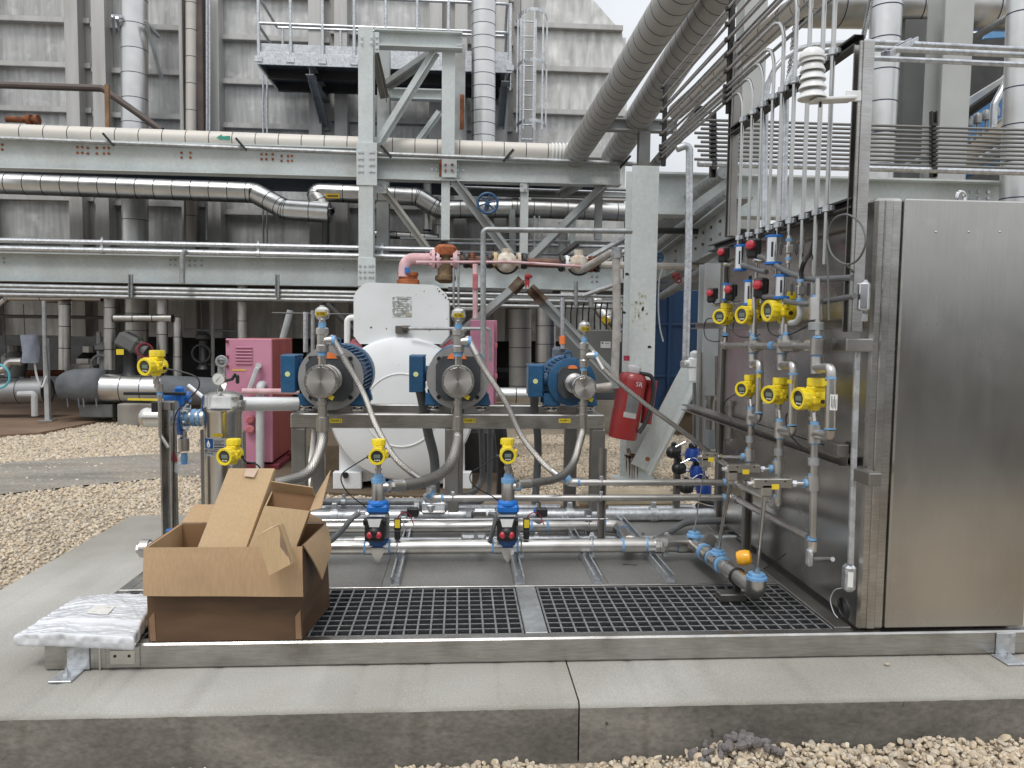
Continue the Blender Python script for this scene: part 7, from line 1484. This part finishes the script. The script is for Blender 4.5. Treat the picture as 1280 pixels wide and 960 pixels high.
mb = MB(); mb.prism([at(440, 424, TY+.15), at(452, 430, TY+.15), at(452, 442, TY+.15), at(436, 432, TY+.15)], (0, .5, 0)); solo('red_bracket', mb, PINKR, 'faded red bracket edge showing at the tank casing, beside the left pump', 'bracket'); mb = MB(); mb.prism([at(550, 434, TY+.15), at(563, 424, TY+.15), at(566, 432, TY+.15), at(556, 442, TY+.15)], (0, .5, 0)); solo('red_bracket', mb, PINKR, 'faded red bracket edge showing at the tank casing, beside the middle pump vent', 'bracket')
mb = MB(); mb.box(at(640, 508, 7.2)+V(0, 0, -.02), (1.5, .3, .05), .01); solo('white_shelf', mb, WHITE, 'white plate edge behind the right half of the pump table', 'plate')
# ------------------------------------------------------------------ pink cabinets
Yp = atz(312, 585, GZ+.05).y; fx0, fx1 = at(283, 500, Yp).x, at(340, 500, Yp).x; pz0, pz1 = at(312, 578, Yp).z, at(312, 423.5, Yp).z
t = thing('pink_cabinet', 'faded pink electrical cabinet with a red side and louvres', 'cabinet', ((fx0+fx1)/2, Yp+.5, GZ+.03))
mb = MB(); mb.box(((fx0+fx1)/2, Yp+.02, (pz0+pz1)/2), (fx1-fx0, .04, pz1-pz0), .006); fr = part('front_door', mb, PINK, t)
mb = MB(); mb.box(((fx0+fx1)/2, Yp+.52, (pz0+pz1)/2), (fx1-fx0-.004, .95, pz1-pz0-.006), .006); part('case', mb, REDC, t)
mb = MB(); mb.box(((fx0+fx1)/2+.05, Yp+.5, (pz0+GZ)/2+.0), (fx1-fx0+.02, .98, .06), .004); mb.box((fx1+.1, Yp+.6, pz0-.01), (.14, .1, .04)); part('base', mb, mat('base_red', (.16, .02, .03), .6), t)
for i in range(6):
    p = at(305, 434.5+4.0*i, Yp-.008); mb = MB(); mb.box(p, (.17, .024, .014), .004, Matrix.Rotation(-.5, 3, 'X')); part('louvre', mb, PINK, fr)
mb = MB(); mb.box(at(299, 462.5, Yp-.004), (.14, .004, .012)); part('yellow_strip', mb, YELD, fr)
mb = MB(); mb.bar(at(322, 459, Yp-.08), at(310, 492, Yp-.10), .05, .05, .012); mb.cyl(at(323, 457, Yp-.08), at(324, 458, Yp), .03, n=10); part('switch_handle', mb, GREYL, t)
mb = MB(); mb.tube([at(329, 481, Yp), at(325, 481, Yp-.12), at(325, 560, Yp-.12), at(325, 590, Yp-.12)], .042, 12, .08); part('conduit_drop', mb, GREYL, t)
for py in (489, 504): run('pipe', ('upper' if py < 500 else 'lower')+' pink pipe running from the pink cabinet to the left pump', [at(303 if py < 500 else 310, py, Yp-.2), at(374, py+.5, Yp-.2)], .03 if py < 500 else .022, PINKL)
for py in (500, 524, 536): mb = MB(); mb.lathe([(.03, 0), (.045, .01), (.045, .05), (.03, .06)], at(314, py, Yp-.005), (0, -1, 0), 10); part('knob', mb, PINKR, fr)
for py in (427, 446, 458): mb = MB(); mb.box(at(284, py, Yp-.01), (.02, .03, .03)); part('hinge', mb, mat('base_red', (.16, .02, .03), .6), fr)
mb = MB(); a, b = at(588, 400, 8.3), at(617, 507, 8.3); mb.box(((a.x+b.x)/2, 8.35, (a.z+b.z)/2), (b.x-a.x, .1, a.z-b.z), .006); t = thing('pink_cabinet', 'narrow pink cabinet showing between the middle and small pumps', 'cabinet', ((a.x+b.x)/2, 8.5, b.z)); part('door', mb, PINK, t)
mb = MB(); mb.box(((a.x+b.x)/2+.02, 8.68, (a.z+b.z)/2), (b.x-a.x+.03, .5, a.z-b.z), .006); part('case', mb, PINK, t)
for py in (432, 470): mb = MB(); mb.box(at(620, py, 8.3), (.03, .04, .05), .004); part('latch', mb, PINKR, t)
# ------------------------------------------------------------------ left ground-level pipework
GY = 12.2
clad('insulated_pipe', 'fat banded ground-level pipe right of the grey blanket', [at(130, 485, GY), at(206, 487, GY)], .215, .29, ALU, BANDB)
clad('insulated_pipe', 'fat dull ground-level pipe behind the leftmost post', [at(-40, 490, GY+.3), at(60, 488, GY+.3)], .2, .35, mat('cladding_grey', (.30, .305, .31), .5, .7, .12, 4), BAND)
mb = MB(); p0, p1 = at(205, 487, GY), at(278, 490, GY); mb.cyl(p0, p1, .22, n=22); solo('insulation_blanket', mb, BLANK, 'smooth dark grey insulation blanket round the fat ground pipe', 'blanket')
clad('insulated_pipe', 'short bright banded end of the fat ground pipe by the vessel gauge', [at(278, 489, GY-.3), at(296, 490, GY-.3)], .19, .12, ALU, BANDB)
t = thing('insulation_blanket', 'lumpy dark grey blanket laced round a valve on the ground pipe', 'blanket', at(105, 510, GY)); mb = MB(); rr = []
rg = random.Random(2); pts = [(72, 481, .10), (76, 484, .19), (84, 483, .235), (95, 482, .26), (106, 482, .27), (118, 481, .27), (126, 482, .26), (131, 484, .22)]
for px, py, r in pts: c = at(px, py, GY-.02); rr.append([c+V(0, math.cos(2*PI*j/20)*r*(1+rg.uniform(-.09, .09)), math.sin(2*PI*j/20)*r*(1+rg.uniform(-.09, .09))) for j in range(20)])
mb.rings(rr); o = part('blanket', mb, BLANK, t, ang=60); m_ = o.modifiers.new('smooth', 'SUBSURF'); m_.levels = m_.render_levels = 1
for px in (84, 98, 104, 120): mb = MB(); mb.bar(at(px, 498, GY-.22), at(px+1, 509, GY-.22), .02, .01); part('lace', mb, BLANK, t)
for px, y0, y1, r, m, lab in ((137.5, 358, 462, .088, ALUD, 'vertical banded pipe standing on the grey blanket, left of the cross pipe'), (203, 368, 442, .083, ALUD, 'vertical banded pipe at the right end of the cross pipe'), (222, 396, 470, .066, ALUD, 'slim vertical banded pipe just right of the cross pipe'),
                              (81, 380, 462, .085, ALUD, 'vertical banded pipe behind the thin post with the grey cover'), (303, 352, 425, .075, ALUD, 'vertical banded pipe dropping behind the pink cabinet'), (171, 370, 455, .2, ALUD, 'wide dull duct behind the cross pipe')):
    clad('insulated_pipe', lab, [at(px, y1, GY+.35 if r < .19 else 14.6), at(px, y0, GY+.35 if r < .19 else 14.6)], r, .33, m, BAND, lip=.02)
clad('insulated_pipe', 'horizontal banded cross pipe joining two vertical pipes', [at(143, 398, GY+.3), at(216, 398, GY+.3)], .06, .28, ALUD, BAND, lip=.03)
clad('insulated_pipe', 'thin banded pipe under the lower beam bending down at its left end', [at(-6, 384, 12.6), at(10, 372, 12.6), at(128, 373, 12.6)], .05, .4, ALU, BAND)
clad('insulated_pipe', 'banded pipe behind the vertical pipes near the wall foot', [at(228, 493-3, 13.0), at(280, 493-2, 13.0)], .075, .22, ALUD, BAND)
clad('insulated_pipe', 'dull pipe bending down behind the thin post', [at(57, 372, 12.9), at(80, 372, 12.9), at(81, 390, 12.9)], .09, .3, ALUD, BAND)
for px, y0, y1, Y, w_, lab in ((22.5, 424, 526, 11.4, .07, 'leftmost pale post standing on the rusty slab'), (65.5, 415, 516, 11.8, .06, 'taller thin pale post standing on the rusty slab')):
    a, b = atz(px+1, y1, GZ+.05), at(px, y0, Y); mb = MB(); mb.box((b.x, a.y, (GZ+.05+b.z)/2), (w_, w_, b.z-GZ-.05), .006); t = thing('pale_post', lab, 'post', (b.x, a.y, GZ+.05)); part('post', mb, mat('post_grey', (.42, .43, .43), .5), t); mb = MB(); mb.box((b.x, a.y, GZ+.06), (.2, .18, .02), .003); part('base_plate', mb, GALVD, t)
mb = MB(); a = at(37, 493, 11.7); mb.tube([a+V(-.16, 0, 0), at(43, 492, 11.7), at(43.5, 520, 11.7)], .045, 10, .04); solo('pipe_support', mb, mat('post_grey', (.42, .43, .43), .5), 'short bent pale pipe support between the two posts', 'support')
mb = MB(); c = at(38, 436, 11.5); rr = []
for k in range(7): z = -.2+.4*k/6; rr.append([c+V(math.cos(2*PI*j/14)*.11*(1+.12*math.sin(5*j+k)), math.sin(2*PI*j/14)*.11, z) for j in range(14)])
mb.rings(rr); solo('weather_cover', mb, COVER, 'blue-grey fabric cover tied over an instrument on the leftmost post', 'cover', ang=60)
run('conduit', 'thin grey pipe rising beside the taller post to the conduits', [at(59, 480, 12.0), at(56, 430, 12.0), at(55, 376, 12.0)], .03, GALVD)
flex('pale cable loop hanging under the blue-grey cover', [at(43, 452, 11.5), at(46, 470, 11.5), at(52, 484, 11.5), at(58, 470, 11.6)], .015, LABELG, 'cable', 'cable')
mb = MB(); mb.torus(at(-4, 470, 9.8), (0, 1, .1), .15, .014, 24, 8); solo('cyan_hose', mb, CYANH, 'loop of cyan hose at the left picture edge', 'hose')
run('hose', 'dark pipe at the far left with a small white elbow', [at(-20, 470, 12.3), at(8, 460, 12.3), at(12, 452, 12.3), at(28, 452, 12.3)], .06, ALUD, .08)
for px0, px1, y0, y1, Y, lab in ((80, 113, 456, 472, 12.7, 'concrete block behind the lumpy blanket'), (146, 200, 505, 525, 11.9, 'long concrete sleeper under the fat ground pipe')):
    a, b = at(px0, y0, Y), at(px1, y1, Y); mb = MB(); zz = b.z if px0 < 100 else GZ; mb.box(((a.x+b.x)/2, Y+.25, (a.z+zz)/2), (b.x-a.x, .5, a.z-zz), .015); solo('concrete_block', mb, CONCG, lab, 'concrete block')
mb = MB(); mb.box(((at(108, 510, 12.3)+at(146, 514, 12.3))/2), (.5, .4, .2), .01); solo('pipe_saddle', mb, GREYE, 'dark saddle block under the grey blanket', 'saddle')
mb = MB(); mb.bar(at(160, 499, 11.7), at(212, 500, 11.7), .03, .03); solo('yellow_bar', mb, YELD, 'thin yellow bar lying on the concrete sleeper', 'bar')
t = thing('actuator_motor', 'dark grey electric valve actuator behind the stem transmitter', 'actuator', at(165, 470, 12.4)); c = at(162, 428, 12.4)
mb = MB(); R = Matrix.Rotation(.5, 3, 'Y'); mb.box(c, (.34, .3, .26), .05, R); mb.cyl(c+R @ V(.1, 0, 0), c+R @ V(.3, 0, 0), .12, n=16); part('housing', mb, GREYE, t)
mb = MB(); mb.torus(c+V(.27, -.1, -.12), (.6, -1, .2), .11, .018, 18, 6); part('handwheel', mb, mat('wheel_red', (.2, .02, .03), .5), t); mb = MB(); mb.box(at(150, 440, 12.2), (.11, .01, .085)); part('yellow_tag', mb, YELD, t); mb = MB(); mb.lathe([(.16, -.55), (.1, -.45), (.1, -.2), (.14, -.12)], c, n=12); part('yoke', mb, BLK, t)
for px, py in ((129, 443), (254, 430)): 
    c = at(px, py, 12.6); mb = MB(); mb.lathe([(.11, -.4), (.06, -.3), (.06, .05), (.12, .08), (.12, .14), (.03, .2)], c, n=12); mb.torus(c+V(0, -.1, -.15), (0, 1, 0), .14, .02, 18, 6); solo('gate_valve', mb, BLK if px > 200 else GREYE, 'dark gate valve with handwheel '+('left of the pink cabinet' if px > 200 else 'beside the vertical banded pipe'), 'valve')
for i, (px, x2) in enumerate(((4, 30), (29, 31))): 
    t = thing('hanging_chain', 'thin chain hanging under the lower beam, '+['left', 'right'][i]+' of two', 'chain', at(px, 445, 12.5)); a = at(px, 380, 12.5); b = at(px+4, 448, 12.5)
    mb = MB()
    for k in range(26): mb.torus(a.lerp(b, (k+.5)/26), (1, k % 2, 0), .014, .004, 8, 4)
    part('links', mb, BLK, t, kind='stuff')
# ------------------------------------------------------------------ equipment behind the small pump
clad('duct', 'wide banded duct standing behind the small pump', [at(682, 520, 12.6), at(682, 384, 12.6)], .165, .3, ALUD, BAND, lip=.015)
clad('duct', 'dull square-banded duct left of the wide duct behind the small pump', [at(650, 505, 13.6), at(650, 386, 13.6)], .2, .32, ALUM, BAND)
clad('insulated_pipe', 'banded pipe lying low behind the small pump terminal box', [at(618, 494, 9.6), at(700, 495, 9.6)], .1, .24, ALU, BAND)
clad('insulated_pipe', 'banded pipe bending down behind the near column with an amber label', [at(700, 372, 11.6), at(742, 374, 11.6), at(762, 402, 11.4), at(775, 415, 11.4)], .1, .22, ALUD, BAND)
mb = MB(); mb.box(at(757, 400, 11.25), (.12, .01, .1), 0, Matrix.Rotation(.7, 3, 'Y')); solo('pipe_label', mb, mat('label_amber', (.62, .42, .03), .5), 'amber label on the bent pipe beside the near column', 'label')
a, b = at(706, 412, 10.5), at(768, 492, 10.5); mb = MB(); mb.box(((a.x+b.x)/2, 10.7, (a.z+b.z)/2), (b.x-a.x, .4, a.z-b.z), .012); t = thing('grey_enclosure', 'dark grey electrical enclosure between the small pump and near column', 'enclosure', ((a.x+b.x)/2, 10.7, b.z)); part('case', mb, GREYE, t)
mb = MB(); p = at(757, 431, 10.495); mb.box(p, (.14, .006, .09)); lb = part('sign_plate', mb, LABELG, t); q = MB(); q.box(p+V(-.045, -.004, .025), (.025, .002, .02)); part('sign_print', q, INK, lb); q = MB(); q.box(p+V(.02, -.004, .02), (.06, .002, .012)); part('sign_print', q, mat('print_grey', (.2, .2, .2), .6), lb)
for i in range(9):
    px = 706+i*7.4; run('cable', 'black cable rising from the top of the grey enclosure, '+ORD[i]+' from its left end', [at(px, 412, 10.7), at(px, 388+4*(i % 3), 10.7), at(px+2, 378, 10.7)], .011, BLK, n=6, group='cables above the grey enclosure')
for i, (y, r) in enumerate(((372, .03), (379, .025), (365, .022))): run('conduit', 'grey conduit crossing behind the lower braces, '+['middle', 'lowest', 'highest'][i]+' of three', [at(470, y, 10.8), at(780, y+6, 10.8)], r, GALVD, n=8)
mb = MB(); p = at(703, 420, 8.0); mb.cyl(at(703, 372, 8.0), at(703, 436, 8.0), .024, n=10); solo('level_stem', mb, GALV, 'pale stem behind the small pump with an orange collar', 'pipe'); mb = MB(); mb.cyl(at(703, 420, 8.0), at(703, 430, 8.0), .034, n=12); solo('orange_collar', mb, ORNG, 'orange collar on the pale stem behind the small pump', 'collar')
mb = MB(); mb.box(at(700, 445, 8.1), (.18, .15, .2), .03); solo('clear_bag', mb, mat('bag_grey', (.12, .14, .17), .2, 0, .4, 12, bump=.01, bsc=20), 'dark plastic bag tied over an instrument behind the small pump', 'bag')
a, b = at(824, 364, 11.0), at(885, 522, 11.0)
bc = thing('blue_container', 'dark blue steel container standing behind the near column', 'container', ((a.x+b.x)/2+.6, 12, GZ)); x0, x1, z0, z1 = at(812, 400, 11.0).x, at(905, 400, 11.0).x, at(840, 516, 11.0).z, at(840, 362, 11.0).z
mb = MB(); mb.box(((x0+x1)/2, 11.9, (z0+z1)/2), (x1-x0, 1.7, z1-z0), .01); part('body', mb, DBLUE, bc)
for i in range(5): mb = MB(); x = x0+.06+(x1-x0-.12)*i/4; mb.box((x, 11.03, (z0+z1)/2), (.05, .05, z1-z0-.05), .006); part('rib', mb, DBLUE, bc)
for zz in (.3, .72): mb = MB(); mb.box(((x0+x1)/2, 11.035, z0+(z1-z0)*zz), (x1-x0-.06, .03, .04), .005); part('rib', mb, DBLUE, bc)
mb = MB(); mb.bar(at(840, 480, 10.98), at(826, 508, 10.96), .05, .03); part('latch', mb, DARKST, bc)
mb = MB(); mb.box(((x0+x1)/2, 11.9, (GZ+z0)/2), (x1-x0, 1.6, z0-GZ), .0); part('plinth', mb, SOIL, bc)
mb = MB(); mb.tube(catmull([at(828, 336, 8.0), at(824, 352, 8.0), at(823, 385, 8.0), at(825, 410, 8.0), at(829, 427, 8.0)], 6), .008, 6); solo('loose_string', mb, LABELG, 'pale loose string hanging beside the near column', 'string')
mb = MB(); mb.lathe([(.03, -.06), (.045, 0), (.03, .06)], at(845, 345, 8.1), (0, 1, 0), 10); mb.torus(at(848, 350, 8.0), (0, 1, 0), .03, .01, 14, 6); solo('red_coupling', mb, mat('coupling_red', (.2, .03, .03), .6), 'small dark red coupling hanging under the whitish pipe', 'coupling')
t = thing('valve_handwheel', 'small blue-grey handwheel just right of the near column', 'handwheel', at(823, 330, 9)); c = at(823, 322, 9.0); mb = MB(); mb.torus(c, (0, 1, 0), .055, .011, 16, 6); part('rim', mb, HWB, t); mb = MB(); mb.cyl(c+V(-.05, 0, 0), c+V(.05, 0, 0), .008, n=6); mb.cyl(c+V(0, 0, -.05), c+V(0, 0, .05), .008, n=6); part('spoke', mb, HWB, t)
for i, (a, b, r) in enumerate((((790, 300), (905, 215), .06), ((800, 322), (912, 240), .05), ((828, 370), (900, 326), .055))): run('pipe', ['upper', 'middle', 'lower'][i]+' slanting grey pipe seen between the near column and the tube rack', [at(*a, 10.5), at(*b, 7.0)], r, GALVD, n=12)
run('conduit', 'dark horizontal pipe crossing just under the deep right beam', [at(815, 288, 8.3), at(1000, 291, 8.3)], .035, DARKST)
post('dark steel upright behind the cabinet rear corner', 884, 330, 560, 5.4, .11, .14, STEELD); 
for i, (px, y0, y1) in enumerate(((876, 440, 575), (896, 445, 560), (868, 478, 610))): run('tube', 'thin grey upright pipe behind the cabinet rear edge, '+['middle', 'right', 'left'][i]+' of three', [at(px, y1, 5.3), at(px, y0, 5.3)], .014, SSD, cat='pipe')
for px, py in ((888, 500), (914, 507)): mb = MB(); p = at(px, py, 5.1 if px < 900 else 4.5); mb.cyl(p+V(0, 0, -.2), p, .03, n=12); mb.cyl(p, p+V(0, 0, .03), .042, n=12); solo('capped_pipe', mb, [SSD, BLK][0], 'upright pipe stub with flat cap '+('left of' if px < 900 else 'behind')+' the rear manifold column', 'pipe')
# ------------------------------------------------------------------ upper right: lattice tubes, columns, ducts
LAY = 6.3
for k in range(11):
    y = 156+k*5.4; z = at(1070, y, LAY).z; x0, x1 = at(868+(k % 3)*4, y, LAY).x, at(1400, y, LAY).x
    run('instrument_tube', 'horizontal tube of the stacked rack behind the bent risers, '+ORD[k]+' from the top', [(x0, LAY, z), (x1, LAY, z)], .012 if k < 10 else .026, mat('tube_dull', (.24, .24, .235), .4, .9, .1, 6) if k < 10 else GALV, cat='tube', group='stacked horizontal tubes', n=8)
for i, px in enumerate((890, 1165)):
    mb = MB(); mb.chan(at(px, 222, LAY+.05), at(px, 140, LAY+.05), .05, .04, up=(0, -1, 0))
    for k in range(11): mb.box(at(px+3, 156+k*5.4, LAY-.02), (.04, .03, .022))
    solo('clamp_bar', mb, DARKST, ['clamp bar of the stacked horizontal tubes near the rear tube post', 'clamp bar of the stacked horizontal tubes above the cabinet'][i], 'clamp bar')
post('wide grey column standing behind the cabinet roof', 1184, -30, 224, 8.6, .33, .34, mat('column_light', (.44, .45, .44), .5, 0, .06, 3), toground=True)
clad('duct', 'big banded duct standing behind the stacked tubes', [V(at(1098, 235, 8.4).x-.04, 8.4, GZ), at(1110, -30, 8.4)], .165, .33, ALU, BANDB)
clad('duct', 'banded duct at the right picture edge', [V(at(1273, 262, 7.6).x, 7.6, GZ), at(1278, -30, 7.6)], .13, .36, ALU, BANDB)
clad('insulated_pipe', 'fat banded pipe running along the top right edge of the picture', [at(1000, 6, 9.4), at(1420, 14, 9.4)], .26, .5, ALUD, BANDB)
def slab_(label, quad, Y, m, th=.2, name='steel_plate', cat='plate'):
    mb = MB(); mb.prism([at(*q, Y) for q in quad], (0, th, 0)); return solo(name, mb, m, label, cat)
slab_('tall dark grey panel behind the stacked tubes', [(1132, 24), (1166, 24), (1160, 560), (1116, 560)], 9.2, GREYE)
post('grey column behind the bent risers reaching up to the sky', 937, -30, 220, 8.8, .26, .28, mat('column_light', (.44, .45, .44), .5, 0, .06, 3), toground=True)
slab_('sloping dark roof panel behind the column at the upper right', [(1200, 130), (1262, 92), (1290, 60), (1290, 120), (1200, 168)], 11.5, STEELD)
slab_('large dark structure behind the duct at the upper right', [(1200, 40), (1480, 60), (1480, 505), (1200, 505)], 13.0, DARKST, 3.0)
slab_('blue machine housing behind the columns at the upper right', [(1204, 140), (1262, 110), (1264, 150), (1204, 178)], 11.0, LBLUE, .5, 'blue_housing', 'housing')
slab_('bright blue sheet showing above the sloping roof', [(1236, 36), (1262, 30), (1262, 46), (1230, 48)], 11.0, mat('sheet_blue', (.12, .28, .5), .6), .05)
for i, (a, b, r, m) in enumerate((((1198, 190), (1300, 120), .05, GALVD), ((1198, 214), (1300, 160), .05, GALV), ((1198, 224), (1300, 180), .03, LBLUE), ((1196, 150), (1300, 78), .06, DARKST), ((1196, 60), (1300, -2), .045, GALVD), ((1075, 232), (1160, 196), .035, GALVD))):
    run('pipe', ['grey slanting pipe', 'pale slanting pipe', 'thin blue slanting pipe', 'dark slanting beam pipe', 'grey slanting rail pipe high up', 'grey slanting pipe under the stacked tubes'][i]+' at the upper right behind the column', [at(*a, 9.6), at(*b, 8.6)], r, m, n=10)
run('pipe', 'pale bent pipe beside the right edge duct', [at(1241, 160, 8.6), at(1243, 130, 8.6), at(1262, 95, 8.6)], .04, GALV, .1)
for i in range(4): mb = MB(); c = at(1211+i*11, 150-i*4, 9.5); mb.lathe([(.05, -.08), (.055, 0), (.04, .04), (.01, .05)], c, n=12); mb.cyl(c-V(0, 0, .2), c-V(0, 0, .05), .015, n=6); solo('small_insulator', mb, GALVD, 'small rounded grey canister behind the stacked tubes, '+ORD[i]+' in its row from the left', 'canister', 'row of small canisters')
mb = MB(); mb.tube(catmull([at(1200, 205, 9.0), at(1225, 182, 9.0), at(1250, 165, 9.0), at(1275, 140, 9.0)], 6), .09, 12); solo('wrapped_pipe', mb, mat('tan_wrap', (.30, .26, .2), .8, 0, .2, 6), 'tan wrapped pipe behind the stacked tubes', 'pipe')
for i, px in enumerate((991, 1079)):
    t = thing('hanging_chain', 'chain hanging '+['behind the bent risers', 'beside the big banded duct'][i], 'chain', at(px, 130, 7.0)); mb = MB(); a, b = at(px+8 if i == 0 else px+12, -10, 7.0), at(px-8 if i == 0 else px-5, 70 if i else 120, 7.0)
    for k in range(44): mb.torus(a.lerp(b, (k+.5)/44), (1, k % 2, 0), .02, .006, 8, 4)
    part('links', mb, GALVD, t, kind='stuff')
post('pale green column holding the right end of the deep right beam', 1440, 240, 500, RYb, .26, .28, STEEL, toground=True)
# far right, beyond the cabinet
mb = MB(); p = atz(1286, 676, .06); mb.box(V(p.x+.28, p.y, .06), (.6, .5, .11), .01); solo('timber_pallet', mb, mat('pallet_tan', (.40, .27, .12), .8), 'tan timber showing at the right edge beyond the cabinet', 'timber')
# ------------------------------------------------------------------ unseen building block added behind the camera to darken reflections in the steel
bl = thing('unseen_building', 'long low grey building added unseen behind the camera for dark reflections in the cabinet front', 'building', (2, -13, GZ))
mb = MB(); mb.box((2, -16, 1.0+GZ), (46, 6, 2.0)); part('wall', mb, mat('unseen_wall', (.10, .09, .08), .8, 0, .2, .6), bl)
mb = MB(); mb.box((2, -16, 2.3+GZ), (46.4, 6.4, .6), .1); part('roof', mb, mat('unseen_roof', (.16, .16, .16), .7, 0, .15, .6), bl)
for i in range(9): mb = MB(); mb.box((-18+i*5, -12.98, 1.3+GZ), (1.8, .06, 1.5)); part('window', mb, GLASSD, bl)
# ------------------------------------------------------------------ dark strip added behind the camera to darken reflections, and extra pipework inside the rack
sheet('unseen_road', [(-60, -10.5), (60, -10.5), (60, -.9), (-60, -.9)], GZ+.006, mat('unseen_road_dark', (.05, .05, .05), .9, 0, .2, 3))
def inrack(lst):
    for lab, pts, Y, rpx, m, kind in lst:
        P = [at(*p, Y) for p in pts]; r = rpx*Y/960
        if kind == 'clad': clad('insulated_pipe', lab, P, r, .24, m, BAND, lip=.015)
        else: run('pipe' if rpx > 1.8 else 'conduit', lab, P, r, m, r*2.5, n=10)
inrack([('banded pipe stub behind the left braces of the rack', [(462, 292), (548, 297)], 13.2, 4.6, ALUD, 'clad'),
 ('short vertical banded pipe beside the elbow of the banded pipe', [(534, 226), (534, 288)], 13.3, 5.5, ALUD, 'clad'), ('second short vertical banded pipe left of the shorter column foot', [(548, 246), (547, 300)], 13.5, 4, ALUD, 'clad'),
 ('grey conduit crossing the rack behind the rusty valve', [(470, 312), (700, 318), (790, 320)], 12.8, 1.8, GALVD, ''), ('pale conduit crossing the rack above the old valves', [(560, 304), (792, 309)], 13.0, 2.2, GALV, ''),
 ('thin conduit crossing the rack just below the handwheel pipe', [(500, 298), (792, 303)], 12.5, 1.3, GALVD, ''), ('thin bright conduit right of the handwheel, high', [(560, 233), (790, 241)], 12.6, 1.2, GALV, ''),
 ('vertical grey pipe just right of the handwheel', [(640, 262), (641, 330)], 12.9, 4, STEELD, ''), ('thin vertical conduit right of the blue handwheel', [(668, 270), (668, 318)], 12.7, 1.3, GALV, ''), ('second thin vertical conduit right of the blue handwheel', [(674, 270), (674, 320)], 12.7, 1.2, GALV, ''),
 ('grey vertical steel stub behind the right old valve', [(704, 278), (704, 322)], 12.6, 6, STEELD, ''), ('pale vertical steel stub next to the right old valve', [(716, 276), (716, 316)], 12.5, 4, STEEL, ''), ('dark slanting channel behind the right old valve', [(700, 320), (722, 304)], 12.0, 4, DARKST, ''),
 ('dark slanting pipe meeting the near column from the left', [(724, 330), (792, 292)], 10.5, 4.2, GALVD, ''), ('second slanting pipe meeting the near column from the left', [(735, 338), (796, 306)], 10.2, 3.2, GALV, ''),
 ('grey slanting pipe under the lower beam left of the near column', [(728, 370), (768, 356)], 9.5, 3, GALVD, ''), ('thin upright conduit below the right old valve', [(720, 352), (720, 385)], 8.6, 2.6, GALVD, ''), ('thin upright conduit left of the near column below the beam', [(739, 372), (739, 384)], 9.2, 3, GALVD, ''),
 ('horizontal pipe in shadow under the lower beam behind the tank', [(560, 363), (690, 366)], 11.4, 4.5, DARKST, ''), ('grey pipe in shadow just below the lower beam, toward the near column', [(600, 371), (775, 377)], 11.8, 3, GREYE, ''),
 ('dark conduit far back under the rack at the left', [(-20, 395), (135, 397)], 14.2, 2.2, GREYE, ''), ('grey cross pipe in the shade behind the pink cabinet', [(230, 412), (300, 414)], 13.8, 1.6, GALVD, ''), ('thin bent conduit in the shade right of the slim vertical pipe', [(252, 372), (253, 455), (280, 457)], 13.4, 1.5, GREYE, ''),
 ('thin upright conduit in the shade left of the pink cabinet', [(266, 374), (266, 470)], 13.2, 2.2, STEELD, ''), ('upright grey pipe behind the left pump vent', [(382, 390), (382, 440)], 9.5, 3, GALV, ''), ('second upright grey pipe behind the left pump vent', [(391, 388), (391, 446)], 9.4, 2.4, GALVD, ''),
 ('wire-thin conduit crossing behind the left pump vent', [(340, 391), (450, 393)], 9.8, .9, GREYE, ''), ('dark slanting brace behind the left pump', [(408, 380), (442, 412)], 11, 3.5, DARKST, ''), ('pale upright steel leg behind the pink cabinet', [(352, 428), (363, 388)], 10.5, 4, STEELD, '')])
# bolted plates on the rack
def plate(lab, x0, y0, x1, y1, Y, m=STEEL, bl=(), bm=GALV):
    a, b = at(x0, y0, Y), at(x1, y1, Y); t = thing('gusset_plate', lab, 'plate', V((a.x+b.x)/2, Y, b.z)); mb = MB(); mb.box(((a.x+b.x)/2, Y, (a.z+b.z)/2), (b.x-a.x, .014, a.z-b.z), .003); part('plate', mb, m, t); bolts(t, bl, Y-.012, bm)
plate('bolted gusset plate under the upper beam right of the tall column', 468, 223, 483, 242, SY-.05, STEEL, [(473, 229), (478, 236)])
plate('rust-edged connection plate on the upper beam under the shorter column', 552, 198, 571, 222, SY-.145, STEEL, [(557, 206), (566, 206), (557, 214), (566, 214)], GALVD)
plate('rusty strip of the connection plate on the upper beam', 549, 199, 552, 221, SY-.15, RUST)
plate('rusty stiffener plate seen behind the shorter column', 575, 118, 580, 162, 13.2, RUST)
plate('small gusset plate at the top right corner of the tall column', 468, 40, 474, 66, SY-.3, STEEL, [(471, 46), (471, 53), (471, 60)])
plate('bolted plate on the grey post below the upper beam', 650, 228, 659, 240, SY-.1, STEEL, [(652, 231), (656, 236)])

for lab, x0, y0, x1, y1, Y, m in (('brown machine base showing left of the white tank foot', 380, 556, 426, 606, 7.75, SOIL), ('dark box added for the shaded void right of the white tank foot', 566, 540, 624, 612, 7.95, DARKST)):  # right box is a dark stand-in for the shaded void beside the foot
    a, b = at(x0, y0, Y), at(x1, y1, Y); mb = MB(); mb.box(((a.x+b.x)/2, Y+.2, (a.z+GZ)/2), (b.x-a.x, .4, a.z-GZ), .01); solo('base_and_void_block', mb, m, lab, 'machine base')
